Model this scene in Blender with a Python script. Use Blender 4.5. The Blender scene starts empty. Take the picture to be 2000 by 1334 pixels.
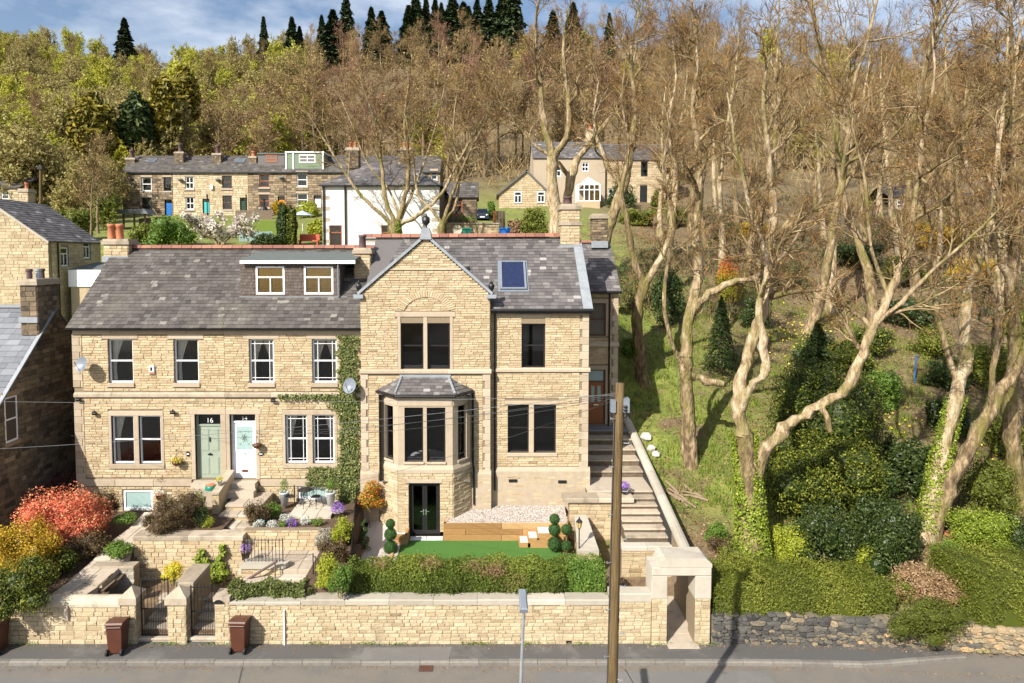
import bpy,math,random
import numpy as np
from mathutils import Vector,Matrix
# ---------------------------------------------------------------- camera, light, sky, exposure
SC=bpy.context.scene
COL=SC.collection
F_PX=1300.0
AX,AY=950.0,568.0
PITCH=math.radians(3.0)
CAM=Vector((0.0,-27.5,12.8))
cam_data=bpy.data.cameras.new('camera')
cam=bpy.data.objects.new('camera',cam_data)
COL.objects.link(cam)
cam.location=CAM
cam.rotation_euler=(math.pi/2-PITCH,0,0)
cam_data.sensor_width=36.0
cam_data.sensor_fit='HORIZONTAL'
cam_data.lens=36.0*F_PX/2000.0
cam_data.shift_x=(1000-AX)/2000.0
cam_data.shift_y=(AY-667)/2000.0
cam_data.clip_start=0.1
cam_data.clip_end=3000.0
SC.camera=cam
SUN_AZ=math.radians(37)
SUN_EL=math.radians(38)
sun_data=bpy.data.lights.new('sun','SUN')
sun_data.energy=5.0
sun_data.angle=math.radians(0.5)
sun_data.color=(1.0,0.94,0.84)
sun=bpy.data.objects.new('sun',sun_data)
COL.objects.link(sun)
sdir=Vector((math.sin(SUN_AZ)*math.cos(SUN_EL),math.cos(SUN_AZ)*math.cos(SUN_EL),-math.sin(SUN_EL)))
sun.rotation_euler=sdir.to_track_quat('-Z','Y').to_euler()
sun.location=(-30,-60,60)
world=bpy.data.worlds.new('World')
SC.world=world
world.use_nodes=True
wn,wl=world.node_tree.nodes,world.node_tree.links
bgn=wn['Background']
sky=wn.new('ShaderNodeTexSky')
sky.sky_type='NISHITA'
sky.sun_disc=False
sky.sun_elevation=SUN_EL
sky.sun_rotation=math.pi+SUN_AZ
sky.altitude=100
sky.air_density=1.0
sky.dust_density=2.0
sky.ozone_density=1.2
tc=wn.new('ShaderNodeTexCoord')
mp=wn.new('ShaderNodeMapping')
mp.inputs['Scale'].default_value=(2.2,2.2,6.0)
mp.inputs['Location'].default_value=(0.35,0.1,0.2)
cn=wn.new('ShaderNodeTexNoise')
cn.inputs['Scale'].default_value=1.6
cn.inputs['Detail'].default_value=9
cn.inputs['Roughness'].default_value=0.58
cr=wn.new('ShaderNodeValToRGB')
cr.color_ramp.elements[0].position=0.43
cr.color_ramp.elements[0].color=(0,0,0,1)
cr.color_ramp.elements[1].position=0.80
cr.color_ramp.elements[1].color=(1,1,1,1)
cmul=wn.new('ShaderNodeMath');cmul.operation='MULTIPLY';cmul.inputs[1].default_value=0.85
cmix=wn.new('ShaderNodeMix');cmix.data_type='RGBA'
cmix.inputs['B'].default_value=(8.6,8.7,9.0,1)
wl.new(tc.outputs['Generated'],mp.inputs['Vector'])
wl.new(mp.outputs['Vector'],cn.inputs['Vector'])
wl.new(cn.outputs['Fac'],cr.inputs['Fac'])
wl.new(cr.outputs['Color'],cmul.inputs[0])
wl.new(cmul.outputs[0],cmix.inputs['Factor'])
wl.new(sky.outputs['Color'],cmix.inputs['A'])
wl.new(cmix.outputs['Result'],bgn.inputs['Color'])
bgn.inputs['Strength'].default_value=0.095
vs=SC.view_settings
vs.view_transform='Standard'
vs.look='None'
vs.exposure=0.74
vs.gamma=1.0
vs.use_curve_mapping=False
SC.render.engine='CYCLES'
SC.cycles.max_bounces=6
SC.cycles.transparent_max_bounces=12
SC.cycles.diffuse_bounces=3
SC.cycles.caustics_reflective=False
SC.cycles.caustics_refractive=False
# ---------------------------------------------------------------- measuring helpers: a point of the photograph at a chosen distance
_cp,_sp=math.cos(PITCH),math.sin(PITCH)
def ray(px,py):
 a,b=(px-AX)/F_PX,(AY-py)/F_PX
 return Vector((a,_cp+_sp*b,-_sp+_cp*b))
def P(px,py,Y):
 r=ray(px,py);t=(Y-CAM.y)/r.y
 return CAM+r*t
def X(px,Y,py=800):return P(px,py,Y).x
def Z(py,Y):return P(AX,py,Y).z
def PZ(px,py,z):
 r=ray(px,py);t=(z-CAM.z)/r.z
 return CAM+r*t
def rect(px0,py0,px1,py1,Y):
 m=(py0+py1)/2
 return(P(px0,m,Y).x,P(px1,m,Y).x,Z(py1,Y),Z(py0,Y))
# ---------------------------------------------------------------- materials
MATS={}
def _new(name):
 m=bpy.data.materials.new(name);m.use_nodes=True
 MATS[name]=m
 n,l=m.node_tree.nodes,m.node_tree.links
 return m,n,l,n['Principled BSDF']
def ramp_mat(name,stops,scale=6.0,amt=0.35,rough=0.85,bump=0.0,bscale=60.0,stain=None,stain_scale=0.6,stain_lo=0.5,stain_hi=0.75,detail=5.0,metallic=0.0,spec=0.3,trans=0.0,objrand=0.0,stretch=None,bdist=0.02):
 """colour from the mesh's own 'tint' value plus noise, through a ramp; optional blotchy stains and a fine bump"""
 m,n,l,b=_new(name)
 at=n.new('ShaderNodeAttribute');at.attribute_name='tint'
 t=n.new('ShaderNodeTexCoord')
 src=t.outputs['Object']
 if stretch:
  mpn=n.new('ShaderNodeMapping');mpn.inputs['Scale'].default_value=stretch
  l.new(src,mpn.inputs['Vector']);src=mpn.outputs['Vector']
 no=n.new('ShaderNodeTexNoise');no.inputs['Scale'].default_value=scale;no.inputs['Detail'].default_value=detail
 no.inputs['Roughness'].default_value=0.6
 l.new(src,no.inputs['Vector'])
 ma=n.new('ShaderNodeMath');ma.operation='MULTIPLY_ADD';ma.inputs[1].default_value=amt*2;
 l.new(no.outputs['Fac'],ma.inputs[0])
 sb=n.new('ShaderNodeMath');sb.operation='SUBTRACT';sb.inputs[1].default_value=amt
 l.new(at.outputs['Fac'],sb.inputs[0]);l.new(sb.outputs[0],ma.inputs[2])
 val=ma.outputs[0]
 if objrand:
  oi=n.new('ShaderNodeObjectInfo')
  m2=n.new('ShaderNodeMath');m2 .operation='MULTIPLY_ADD';m2 .inputs[1].default_value=objrand
  l.new(oi.outputs['Random'],m2 .inputs[0]);l.new(val,m2 .inputs[2]);val=m2 .outputs[0]
 r=n.new('ShaderNodeValToRGB')
 els=r.color_ramp.elements
 els[0].position,els[0].color=stops[0][0],(*stops[0][1],1)
 els[1].position,els[1].color=stops[-1][0],(*stops[-1][1],1)
 for p,c in stops[1:-1]:
  e=els.new(p);e.color=(*c,1)
 l.new(val,r.inputs['Fac'])
 colr=r.outputs['Color']
 if stain:
  n2=n.new('ShaderNodeTexNoise');n2 .inputs['Scale'].default_value=stain_scale;n2 .inputs['Detail'].default_value=7
  n2 .inputs['Roughness'].default_value=0.65
  mp2=n.new('ShaderNodeMapping');mp2 .inputs['Scale'].default_value=(1,1,.35);l.new(t.outputs['Object'],mp2 .inputs['Vector'])
  l.new(mp2 .outputs['Vector'],n2 .inputs['Vector'])
  mr=n.new('ShaderNodeMapRange');mr.inputs[1].default_value=stain_lo;mr.inputs[2].default_value=stain_hi
  l.new(n2 .outputs['Fac'],mr.inputs[0])
  mx=n.new('ShaderNodeMix');mx.data_type='RGBA'
  l.new(mr.outputs[0],mx.inputs['Factor']);l.new(colr,mx.inputs['A']);mx.inputs['B'].default_value=(*stain,1)
  colr=mx.outputs['Result']
 l.new(colr,b.inputs['Base Color'])
 b.inputs['Roughness'].default_value=rough
 b.inputs['Metallic'].default_value=metallic
 b.inputs['Specular IOR Level'].default_value=spec
 if bump:
  n3=n.new('ShaderNodeTexNoise');n3 .inputs['Scale'].default_value=bscale;n3 .inputs['Detail'].default_value=4
  l.new(src,n3 .inputs['Vector'])
  bn=n.new('ShaderNodeBump');bn.inputs['Strength'].default_value=bump;bn.inputs['Distance'].default_value=bdist
  l.new(n3 .outputs['Fac'],bn.inputs['Height']);l.new(bn.outputs['Normal'],b.inputs['Normal'])
 if trans:
  out=n['Material Output']
  tr=n.new('ShaderNodeBsdfTranslucent');l.new(colr,tr.inputs['Color'])
  mxs=n.new('ShaderNodeMixShader');mxs.inputs['Fac'].default_value=trans
  l.new(b.outputs[0],mxs.inputs[1]);l.new(tr.outputs[0],mxs.inputs[2]);l.new(mxs.outputs[0],out.inputs['Surface'])
 return m
def plain(name,c,rough=0.6,amt=0.15,scale=5.0,metallic=0.0,bump=0.0,spec=0.4,**k):
 d=tuple(x*(1-amt)for x in c);e=tuple(min(1,x*(1+amt))for x in c)
 return ramp_mat(name,[(0.25,d),(0.75,e)],scale=scale,amt=0.5,rough=rough,metallic=metallic,bump=bump,spec=spec,**k)
S3=lambda a,b,c:[(0.0,a),(0.5,b),(1.0,c)]
# masonry
ramp_mat('stone_buff',[(0,(.22,.155,.09)),(.3,(.36,.275,.168)),(.6,(.455,.362,.232)),(1,(.545,.462,.318))],9,.26,bump=.65,bscale=26,stain=(.20,.15,.10),stain_scale=.9,stain_lo=.60,stain_hi=.92,bdist=.03)
ramp_mat('stone_honey',[(0,(.17,.12,.07)),(.25,(.34,.255,.148)),(.6,(.455,.362,.228)),(1,(.545,.462,.318))],9,.26,bump=.65,bscale=26,stain=(.19,.15,.10),stain_scale=.7,stain_lo=.56,stain_hi=.9,bdist=.03)
ramp_mat('stone_wall_pale',[(0,(.17,.125,.075)),(.25,(.33,.255,.155)),(.6,(.45,.365,.235)),(1,(.54,.465,.325))],9,.25,bump=.9,bscale=26,stain=(.20,.17,.12),stain_scale=.9,stain_lo=.55,stain_hi=.85,bdist=.03)
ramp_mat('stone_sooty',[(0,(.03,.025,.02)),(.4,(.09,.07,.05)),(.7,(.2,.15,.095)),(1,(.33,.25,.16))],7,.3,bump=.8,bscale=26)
ramp_mat('stone_rubble',[(0,(.035,.035,.035)),(.4,(.10,.095,.085)),(.6,(.21,.17,.11)),(.85,(.33,.26,.16)),(1,(.42,.28,.15))],7,.2,bump=.8,bscale=22)
ramp_mat('ashlar',[(0,(.28,.22,.15)),(.5,(.385,.315,.23)),(1,(.47,.40,.305))],5,.35,bump=.25,bscale=40,stain=(.2,.17,.13),stain_scale=1.2,stain_lo=.58,stain_hi=.95)
ramp_mat('coping_stone',[(0,(.23,.19,.14)),(.5,(.37,.31,.235)),(1,(.50,.43,.33))],4,.4,bump=.4,bscale=35,stain=(.13,.12,.09),stain_scale=1.6,stain_lo=.52,stain_hi=.8)
ramp_mat('coping_pale',[(0,(.29,.26,.21)),(.5,(.385,.35,.29)),(1,(.48,.44,.37))],4,.35,bump=.3,bscale=35,stain=(.25,.22,.17),stain_scale=1.3,stain_lo=.55,stain_hi=.9)
ramp_mat('mortar',[(0,(.17,.13,.085)),(1,(.28,.225,.15))],14,.5,bump=.4,bscale=80)
ramp_mat('mortar_dark',[(0,(.05,.04,.03)),(1,(.12,.10,.075))],14,.5,bump=.4,bscale=80)
ramp_mat('slate',[(0,(.065,.06,.06)),(.5,(.115,.106,.105)),(.85,(.17,.157,.152)),(1,(.32,.305,.29))],12,.2,rough=.62,bump=.35,bscale=45,spec=.4)
ramp_mat('slate_old',[(0,(.048,.043,.04)),(.5,(.086,.077,.071)),(.9,(.12,.112,.104)),(1,(.22,.205,.18))],10,.35,rough=.75,bump=.45,bscale=45,stain=(.15,.14,.11),stain_scale=.5,stain_lo=.55,stain_hi=.8)
ramp_mat('slate_blue',[(0,(.10,.11,.125)),(.5,(.16,.17,.19)),(1,(.22,.23,.25))],8,.25,rough=.6,bump=.2,bscale=45)
ramp_mat('ridge_tile',[(0,(.16,.07,.055)),(.5,(.25,.11,.08)),(1,(.36,.18,.12))],5,.3,rough=.8,bump=.3)
ramp_mat('lead',[(0,(.17,.19,.215)),(1,(.32,.345,.37))],4,.6,rough=.5,bump=.2,bscale=15,spec=.5)
ramp_mat('terracotta',[(0,(.36,.12,.06)),(1,(.52,.2,.10))],6,.5,rough=.8)
ramp_mat('pot_dark',[(0,(.06,.04,.045)),(1,(.15,.09,.09))],6,.5,rough=.8)
ramp_mat('render_white',[(0,(.60,.585,.56)),(1,(.73,.72,.70))],1.5,.6,rough=.9,bump=.2,bscale=90,stain=(.44,.42,.38),stain_scale=.5,stain_lo=.56,stain_hi=.85)
# ground
ramp_mat('asphalt',[(0,(.17,.153,.13)),(.5,(.28,.25,.212)),(1,(.40,.36,.31))],240,.32,rough=.9,bump=.5,bscale=260,stain=(.135,.13,.125),stain_scale=.9,stain_lo=.45,stain_hi=.75,detail=2)
ramp_mat('pavement_asphalt',[(0,(.095,.092,.088)),(.5,(.155,.15,.143)),(1,(.23,.222,.21))],200,.3,rough=.9,bump=.5,bscale=220,stain=(.20,.195,.185),stain_scale=.8,stain_lo=.52,stain_hi=.8,detail=2)
ramp_mat('kerb_stone',[(0,(.12,.11,.098)),(1,(.22,.205,.18))],8,.6,rough=.9,bump=.4)
ramp_mat('flagstone',[(0,(.32,.26,.20)),(.5,(.42,.36,.285)),(1,(.52,.46,.38))],5,.3,rough=.85,bump=.3,bscale=30,stain=(.2,.17,.13),stain_scale=1.8,stain_lo=.55,stain_hi=.85)
ramp_mat('slab_white',[(0,(.55,.55,.55)),(1,(.68,.68,.67))],8,.5,rough=.7)
ramp_mat('gravel',[(0,(.46,.39,.34)),(.5,(.57,.505,.455)),(1,(.74,.69,.64))],70,.6,rough=.9,bump=1.0,bscale=90)
ramp_mat('soil',[(0,(.055,.035,.022)),(1,(.15,.10,.065))],6,.6,rough=.95,bump=1.0,bscale=30)
ramp_mat('turf_fake',[(0,(.035,.10,.02)),(.5,(.065,.165,.03)),(1,(.13,.24,.055))],45,.5,rough=.9,bump=.6,bscale=160)
# timber, metal, plastic
ramp_mat('sleeper',[(0,(.22,.115,.04)),(.5,(.37,.215,.085)),(1,(.47,.32,.16))],5,.4,rough=.8,bump=.35,bscale=30,stretch=(1,6,6))
ramp_mat('pole_wood',[(0,(.03,.018,.01)),(.4,(.085,.055,.025)),(.7,(.17,.12,.05)),(1,(.27,.22,.08))],5,.5,rough=.85,bump=.5,bscale=18,stretch=(6,6,.35))
ramp_mat('old_timber',[(0,(.09,.065,.045)),(1,(.22,.165,.12))],8,.5,rough=.9,bump=.4)
plain('upvc_white',(.82,.82,.83),.35,.04)
plain('frame_black',(.018,.017,.018),.35,.2)
plain('iron_black',(.013,.013,.014),.45,.3)
plain('gutter_black',(.012,.012,.013),.4,.3)
plain('galvanised',(.42,.45,.48),.45,.2,metallic=.6)
plain('grey_plastic',(.17,.195,.23),.4,.1)
ramp_mat('bin_brown',[(0,(.05,.017,.010)),(1,(.11,.038,.022))],3,.5,rough=.38,spec=.5)
plain('rubber',(.014,.014,.015),.7)
plain('steel',(.75,.75,.76),.25,.05,metallic=.9)
plain('door_sage',(.27,.32,.255),.45,.05)
plain('door_white',(.78,.79,.81),.4,.04)
plain('door_oak',(.24,.085,.02),.45,.25,scale=9)
plain('door_blue',(.015,.13,.42),.4,.1)
plain('door_teal',(.05,.42,.43),.4,.1)
plain('door_darkgreen',(.015,.05,.035),.4,.1)
plain('door_orange',(.62,.20,.02),.4,.1)
plain('wood_red',(.33,.095,.03),.5,.2)
plain('wood_brown',(.11,.045,.022),.5,.2)
plain('blue_plastic',(.01,.14,.55),.4,.1)
plain('green_plastic',(.01,.16,.11),.4,.2)
plain('teal_glaze',(.02,.28,.34),.2,.1)
plain('planter_grey',(.50,.52,.54),.5,.06)
plain('felt_roof',(.10,.115,.11),.85,.2,bump=.3)
plain('dormer_tile',(.10,.078,.065),.8,.2)
plain('green_cladding',(.15,.20,.13),.7,.1)
plain('blind_amber',(.80,.46,.12),.7,.2,scale=3)
plain('curtain',(.62,.58,.50),.9,.08)
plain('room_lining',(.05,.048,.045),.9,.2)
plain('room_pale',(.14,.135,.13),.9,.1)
plain('car_paint',(.012,.018,.03),.2,.2,spec=.6)
plain('parasol_cloth',(.38,.45,.60),.8,.08)
plain('red_plastic',(.50,.10,.055),.5,.15)
plain('white_stone',(.5,.47,.42),.85,.12,bump=.5)
plain('plaque_black',(.015,.015,.016),.3)
plain('number_white',(.75,.75,.72),.5)
plain('blue_slate_panel',(.02,.028,.07),.15,.2)
plain('lamp_amber',(.62,.42,.14),.3,.1)
plain('frosted',(.30,.42,.41),.25,.08)
plain('log_cut',(.23,.17,.11),.85,.2)
plain('asphalt_seam',(.085,.08,.075),.9,.3)
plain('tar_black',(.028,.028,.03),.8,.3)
plain('cable',(.05,.055,.06),.5)
plain('cable_pale',(.13,.135,.14),.5)
# glass
def glass(name,tint=(.55,.6,.62),refl=1.0):
 m,n,l,b=_new(name)
 out=n['Material Output']
 tr=n.new('ShaderNodeBsdfTransparent');tr.inputs['Color'].default_value=(*tint,1)
 gl=n.new('ShaderNodeBsdfGlossy');gl.inputs['Roughness'].default_value=.03;gl.inputs['Color'].default_value=(refl,refl,refl,1)
 fr=n.new('ShaderNodeFresnel');fr.inputs['IOR'].default_value=1.42
 mx=n.new('ShaderNodeMixShader')
 l.new(fr.outputs[0],mx.inputs['Fac']);l.new(tr.outputs[0],mx.inputs[1]);l.new(gl.outputs[0],mx.inputs[2])
 l.new(mx.outputs[0],out.inputs['Surface'])
glass('glass',(.93,.95,.95));glass('glass_smoked',(.75,.76,.77))
# plants: colour by each leaf's own tint
def leafmat(name,a,b,c,trans=.25,rough=.55,spec=.3,objrand=0.0):
 return ramp_mat(name,S3(a,b,c),3,.12,rough=rough,spec=spec,trans=trans,objrand=objrand)
leafmat('leaf_hedge',(.055,.07,.010),(.14,.165,.02),(.29,.30,.05))
leafmat('leaf_front',(.04,.062,.008),(.105,.15,.018),(.25,.28,.045))
leafmat('leaf_laurel',(.016,.03,.006),(.04,.064,.012),(.11,.15,.035),rough=.42,spec=.4)
leafmat('leaf_box',(.02,.06,.015),(.045,.11,.025),(.09,.18,.04))
leafmat('leaf_lime',(.20,.24,.02),(.33,.36,.03),(.48,.46,.06))
leafmat('leaf_green',(.06,.12,.02),(.13,.22,.03),(.24,.34,.06))
leafmat('leaf_gold',(.24,.14,.01),(.46,.30,.018),(.60,.44,.05))
leafmat('leaf_conifer',(.014,.028,.008),(.038,.062,.014),(.09,.12,.025),trans=.1)
leafmat('leaf_yew',(.014,.028,.004),(.055,.075,.008),(.26,.27,.025),trans=.12)
leafmat('leaf_ivy',(.045,.065,.015),(.115,.145,.035),(.30,.31,.11),rough=.5,spec=.3)
leafmat('leaf_ivy_bright',(.07,.11,.01),(.20,.27,.02),(.40,.44,.08),rough=.5,spec=.3)
leafmat('azalea',(.42,.06,.03),(.68,.19,.10),(.74,.48,.22),trans=.15)
leafmat('photinia',(.10,.16,.02),(.42,.30,.03),(.60,.07,.025))
leafmat('purple_twig',(.05,.014,.018),(.105,.03,.035),(.18,.06,.06))
leafmat('heather',(.05,.035,.018),(.12,.075,.035),(.20,.16,.06))
leafmat('blossom',(.17,.22,.05),(.76,.66,.60),(.84,.80,.76),trans=.3)
leafmat('flower_purple',(.10,.22,.04),(.32,.10,.62),(.48,.28,.75))
leafmat('flower_white',(.12,.20,.04),(.7,.7,.66),(.82,.82,.80))
leafmat('flower_yellow',(.16,.28,.03),(.75,.56,.03),(.80,.70,.12))
leafmat('grey_leaf',(.22,.19,.13),(.38,.34,.27),(.55,.52,.46))
leafmat('olive_far',(.22,.23,.03),(.42,.43,.055),(.56,.55,.09),objrand=.45,trans=.35)
leafmat('olive_far2',(.26,.20,.075),(.37,.31,.11),(.44,.40,.15),objrand=.4,trans=.35)
leafmat('litter',(.14,.075,.035),(.23,.14,.07),(.34,.24,.13),trans=0)
leafmat('grass_blade',(.08,.13,.015),(.16,.23,.025),(.30,.34,.06))
leafmat('conifer_far',(.014,.026,.010),(.032,.055,.018),(.07,.10,.03),trans=0)
leafmat('conifer_gold',(.07,.07,.008),(.17,.14,.012),(.29,.22,.02),trans=.1)
ramp_mat('bark',[(0,(.045,.03,.015)),(.35,(.15,.105,.058)),(.62,(.33,.245,.145)),(1,(.54,.445,.31))],6,.9,bump=1.0,bscale=13,stain=(.155,.14,.035),stain_scale=1.6,stain_lo=.46,stain_hi=.66,bdist=.10,rough=.95,stretch=(1,1,.3),detail=8)
ramp_mat('twig',[(0,(.06,.04,.02)),(.3,(.16,.105,.045)),(.55,(.36,.27,.145)),(.62,(.20,.10,.032)),(.8,(.30,.165,.045)),(1,(.40,.28,.07))],3,.12,rough=.9)
ramp_mat('twig_far',[(0,(.075,.05,.024)),(.4,(.19,.13,.06)),(.6,(.275,.185,.085)),(1,(.36,.27,.12))],5,.1,rough=.95,objrand=.25)
ramp_mat('twig_red',[(0,(.11,.06,.04)),(.5,(.22,.125,.08)),(1,(.30,.18,.11))],5,.1,rough=.95,objrand=.2)
ramp_mat('bark_far',[(0,(.09,.062,.035)),(1,(.28,.205,.12))],3,.5,rough=.95)
# ---------------------------------------------------------------- object helpers
def thing(name,label,cat,loc=(0,0,0),group=None,rotz=0.0):
 o=bpy.data.objects.new(name,None)
 COL.objects.link(o)
 o.location=loc;o.rotation_euler=(0,0,rotz)
 o.empty_display_size=0.2
 return tag(o,label,cat,group,'thing')
def tag(o,label=None,cat=None,group=None,kind=None):
 if label:o['label']=label
 if cat:o['category']=cat
 if group:o['group']=group
 if kind:o['kind']=kind
 return o
def adopt(o,parent,local=False):
 if parent is not None:
  o.parent=parent
  if parent.type=='EMPTY' and not local:
   o.matrix_parent_inverse=Matrix.LocRotScale(parent.location,parent.rotation_euler,None).inverted()
 return o
def mesh_np(name,V,F,mat,parent=None,tint=None,smooth=False,local=False,kind=None):
 """V (n,3), F list of arrays (each m x k); tint per vertex"""
 me=bpy.data.meshes.new(name)
 V=np.asarray(V,dtype=np.float32)
 if not isinstance(F,(list,tuple)):F=[F]
 F=[np.asarray(f,dtype=np.int32)for f in F if len(f)]
 nl=sum(f.size for f in F);npoly=sum(len(f)for f in F)
 me.vertices.add(len(V));me.vertices.foreach_set('co',V.ravel())
 me.loops.add(nl);me.loops.foreach_set('vertex_index',np.concatenate([f.ravel()for f in F]))
 me.polygons.add(npoly)
 tot=np.concatenate([np.full(len(f),f.shape[1],dtype=np.int32)for f in F])
 st=np.concatenate([[0],np.cumsum(tot)[:-1]]).astype(np.int32)
 me.polygons.foreach_set('loop_start',st)
 me.polygons.foreach_set('loop_total',tot)
 me.polygons.foreach_set('use_smooth',np.full(npoly,bool(smooth),dtype=bool))
 if tint is not None:
  a=me.attributes.new('tint','FLOAT','POINT')
  a.data.foreach_set('value',np.asarray(tint,dtype=np.float32))
 me.update(calc_edges=True)
 me.materials.append(MATS[mat])
 o=bpy.data.objects.new(name,me)
 COL.objects.link(o)
 adopt(o,parent,local)
 if kind:o['kind']=kind
 return o
class Fr:
 """a wall's own frame: u along it, v up (world z by default), n out of it"""
 def __init__(s,O,U,N,V=(0,0,1)):
  s.O,s.U,s.N,s.V=Vector(O),Vector(U).normalized(),Vector(N).normalized(),Vector(V).normalized()
 def p(s,u,v,n=0.0):return s.O+s.U*u+s.V*v+s.N*n
def front(Y):return Fr((0,Y,0),(1,0,0),(0,-1,0))
WORLD=Fr((0,0,0),(1,0,0),(0,-1,0))
class MB:
 def __init__(s):s.v=[];s.f={};s.t=[]
 def add(s,vs_,fs,tint=0.5):
  b=len(s.v)
  s.v.extend([tuple(x)for x in vs_]);s.t.extend([tint]*len(vs_))
  for f in fs:s.f.setdefault(len(f),[]).append([i+b for i in f])
  return s
 def fbox(s,F,u0,u1,v0,v1,n0,n1,tint=0.5):
  c=[F.p(u,v,n)for n in(n0,n1)for v in(v0,v1)for u in(u0,u1)]
  return s.add(c,[(0,2,3,1),(4,5,7,6),(0,1,5,4),(2,6,7,3),(0,4,6,2),(1,3,7,5)],tint)
 def box(s,x0,x1,y0,y1,z0,z1,tint=0.5):
  return s.fbox(WORLD,x0,x1,z0,z1,-y1,-y0,tint)
 def bev(s,F,u0,u1,v0,v1,n0,n1,b=.02,tint=0.5):
  """box whose front face (n1) has bevelled edges"""
  r0=[F.p(u0,v0,n0),F.p(u1,v0,n0),F.p(u1,v1,n0),F.p(u0,v1,n0)]
  r1=[F.p(u0,v0,n1-b),F.p(u1,v0,n1-b),F.p(u1,v1,n1-b),F.p(u0,v1,n1-b)]
  r2=[F.p(u0+b,v0+b,n1),F.p(u1-b,v0+b,n1),F.p(u1-b,v1-b,n1),F.p(u0+b,v1-b,n1)]
  fs=[(3,2,1,0),(8,9,10,11)]
  for k in range(4):
   j=(k+1)%4
   fs+=[(k,j,4+j,4+k),(4+k,4+j,8+j,8+k)]
  return s.add(r0+r1+r2,fs,tint)
 def poly(s,pts,fn0,fn1,tint=0.5):
  """prism: fn0/fn1 map each 2-d point to the two ends"""
  n=len(pts)
  a=[fn0(p)for p in pts];b=[fn1(p)for p in pts]
  return s.add(a+b,[tuple(range(n))[::-1],tuple(range(n,2*n))]+[(i,(i+1)%n,n+(i+1)%n,n+i)for i in range(n)],tint)
 def extr(s,F,pts,n0,n1,tint=0.5):
  return s.poly(pts,lambda p:F.p(p[0],p[1],n0),lambda p:F.p(p[0],p[1],n1),tint)
 def tube(s,pts,rad,n=8,tint=0.5,cap=True):
  pts=[Vector(p)for p in pts]
  if not isinstance(rad,(list,tuple)):rad=[rad]*len(pts)
  rings=[]
  ref=None
  for i,p in enumerate(pts):
   t=(pts[min(i+1,len(pts)-1)]-pts[max(i-1,0)]).normalized()
   if ref is None:
    ref=Vector((1,0,0))if abs(t.x)<.8 else Vector((0,1,0))
   a=(ref-t*ref.dot(t)).normalized();ref=a;b=t.cross(a)
   rings+=[p+(a*math.cos(2*math.pi*k/n)+b*math.sin(2*math.pi*k/n))*rad[i]for k in range(n)]
  fs=[(i*n+k,i*n+(k+1)%n,(i+1)*n+(k+1)%n,(i+1)*n+k)for i in range(len(pts)-1)for k in range(n)]
  if cap:
   fs+=[tuple(range(n))[::-1],tuple(range((len(pts)-1)*n,len(pts)*n))]
  return s.add(rings,fs,tint)
 def lathe(s,c,prof,n=14,tint=0.5,axis=None):
  c=Vector(c);rings=[]
  for r,z in prof:
   rings+=[c+Vector((r*math.cos(2*math.pi*k/n),r*math.sin(2*math.pi*k/n),z))for k in range(n)]
  m=len(prof)
  fs=[(i*n+k,i*n+(k+1)%n,(i+1)*n+(k+1)%n,(i+1)*n+k)for i in range(m-1)for k in range(n)]
  fs+=[tuple(range(n))[::-1],tuple(range((m-1)*n,m*n))]
  return s.add(rings,fs,tint)
 def build(s,name,mat,parent=None,smooth=False,local=False,kind=None):
  o=mesh_np(name,np.array([tuple(x)for x in s.v]),[np.array(f)for f in s.f.values()],mat,parent,s.t,smooth,local,kind)
  return o
def rnd(seed):return np.random.default_rng(seed)
# ---------------------------------------------------------------- stonework
def stones_mesh(F,R,rng,proud=.028,bev=.012,rough=.010,gap=.005,tints=None):
 """R (n,4) rectangles u0,u1,v0,v1 -> rock-faced blocks, 12 verts each"""
 R=np.asarray(R,float);n=len(R)
 g=gap
 u0,u1,v0,v1=R[:,0]+g,R[:,1]-g,R[:,2]+g,R[:,3]-g
 j=lambda a:rng.uniform(-a,a,n)
 ring=lambda b,jj:(np.stack([u0+b+j(jj),u1-b+j(jj),u1-b+j(jj),u0+b+j(jj)],1),np.stack([v0+b+j(jj),v0+b+j(jj),v1-b+j(jj),v1-b+j(jj)],1))
 pr=proud*rng.uniform(.6,1.25,n)
 U0,V0=ring(0,.003);N0=np.full((n,4),-.03)
 N1=np.repeat((pr-bev)[:,None],4,1)
 U2,V2=ring(bev*1.1,.004);N2=pr[:,None]+rng.uniform(-rough,rough,(n,4))
 U=np.concatenate([U0,U0,U2],1);V=np.concatenate([V0,V0,V2],1);N=np.concatenate([N0,N1,N2],1)
 O,Uv,Vv,Nv=(np.array(x)for x in(F.O,F.U,F.V,F.N))
 W=O+U[...,None]*Uv+V[...,None]*Vv+N[...,None]*Nv
 base=[]
 for k in range(4):
  q=(k+1)%4
  base+=[(k,q,4+q,4+k),(4+k,4+q,8+q,8+k)]
 base.append((8,9,10,11))
 base=np.array(base)
 Fc=(base[None]+(np.arange(n)*12)[:,None,None]).reshape(-1,4)
 if tints is None:tints=np.clip(rng.normal(.56,.13,n),0,1)
 return W.reshape(-1,3),Fc,np.repeat(tints,12),W
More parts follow.
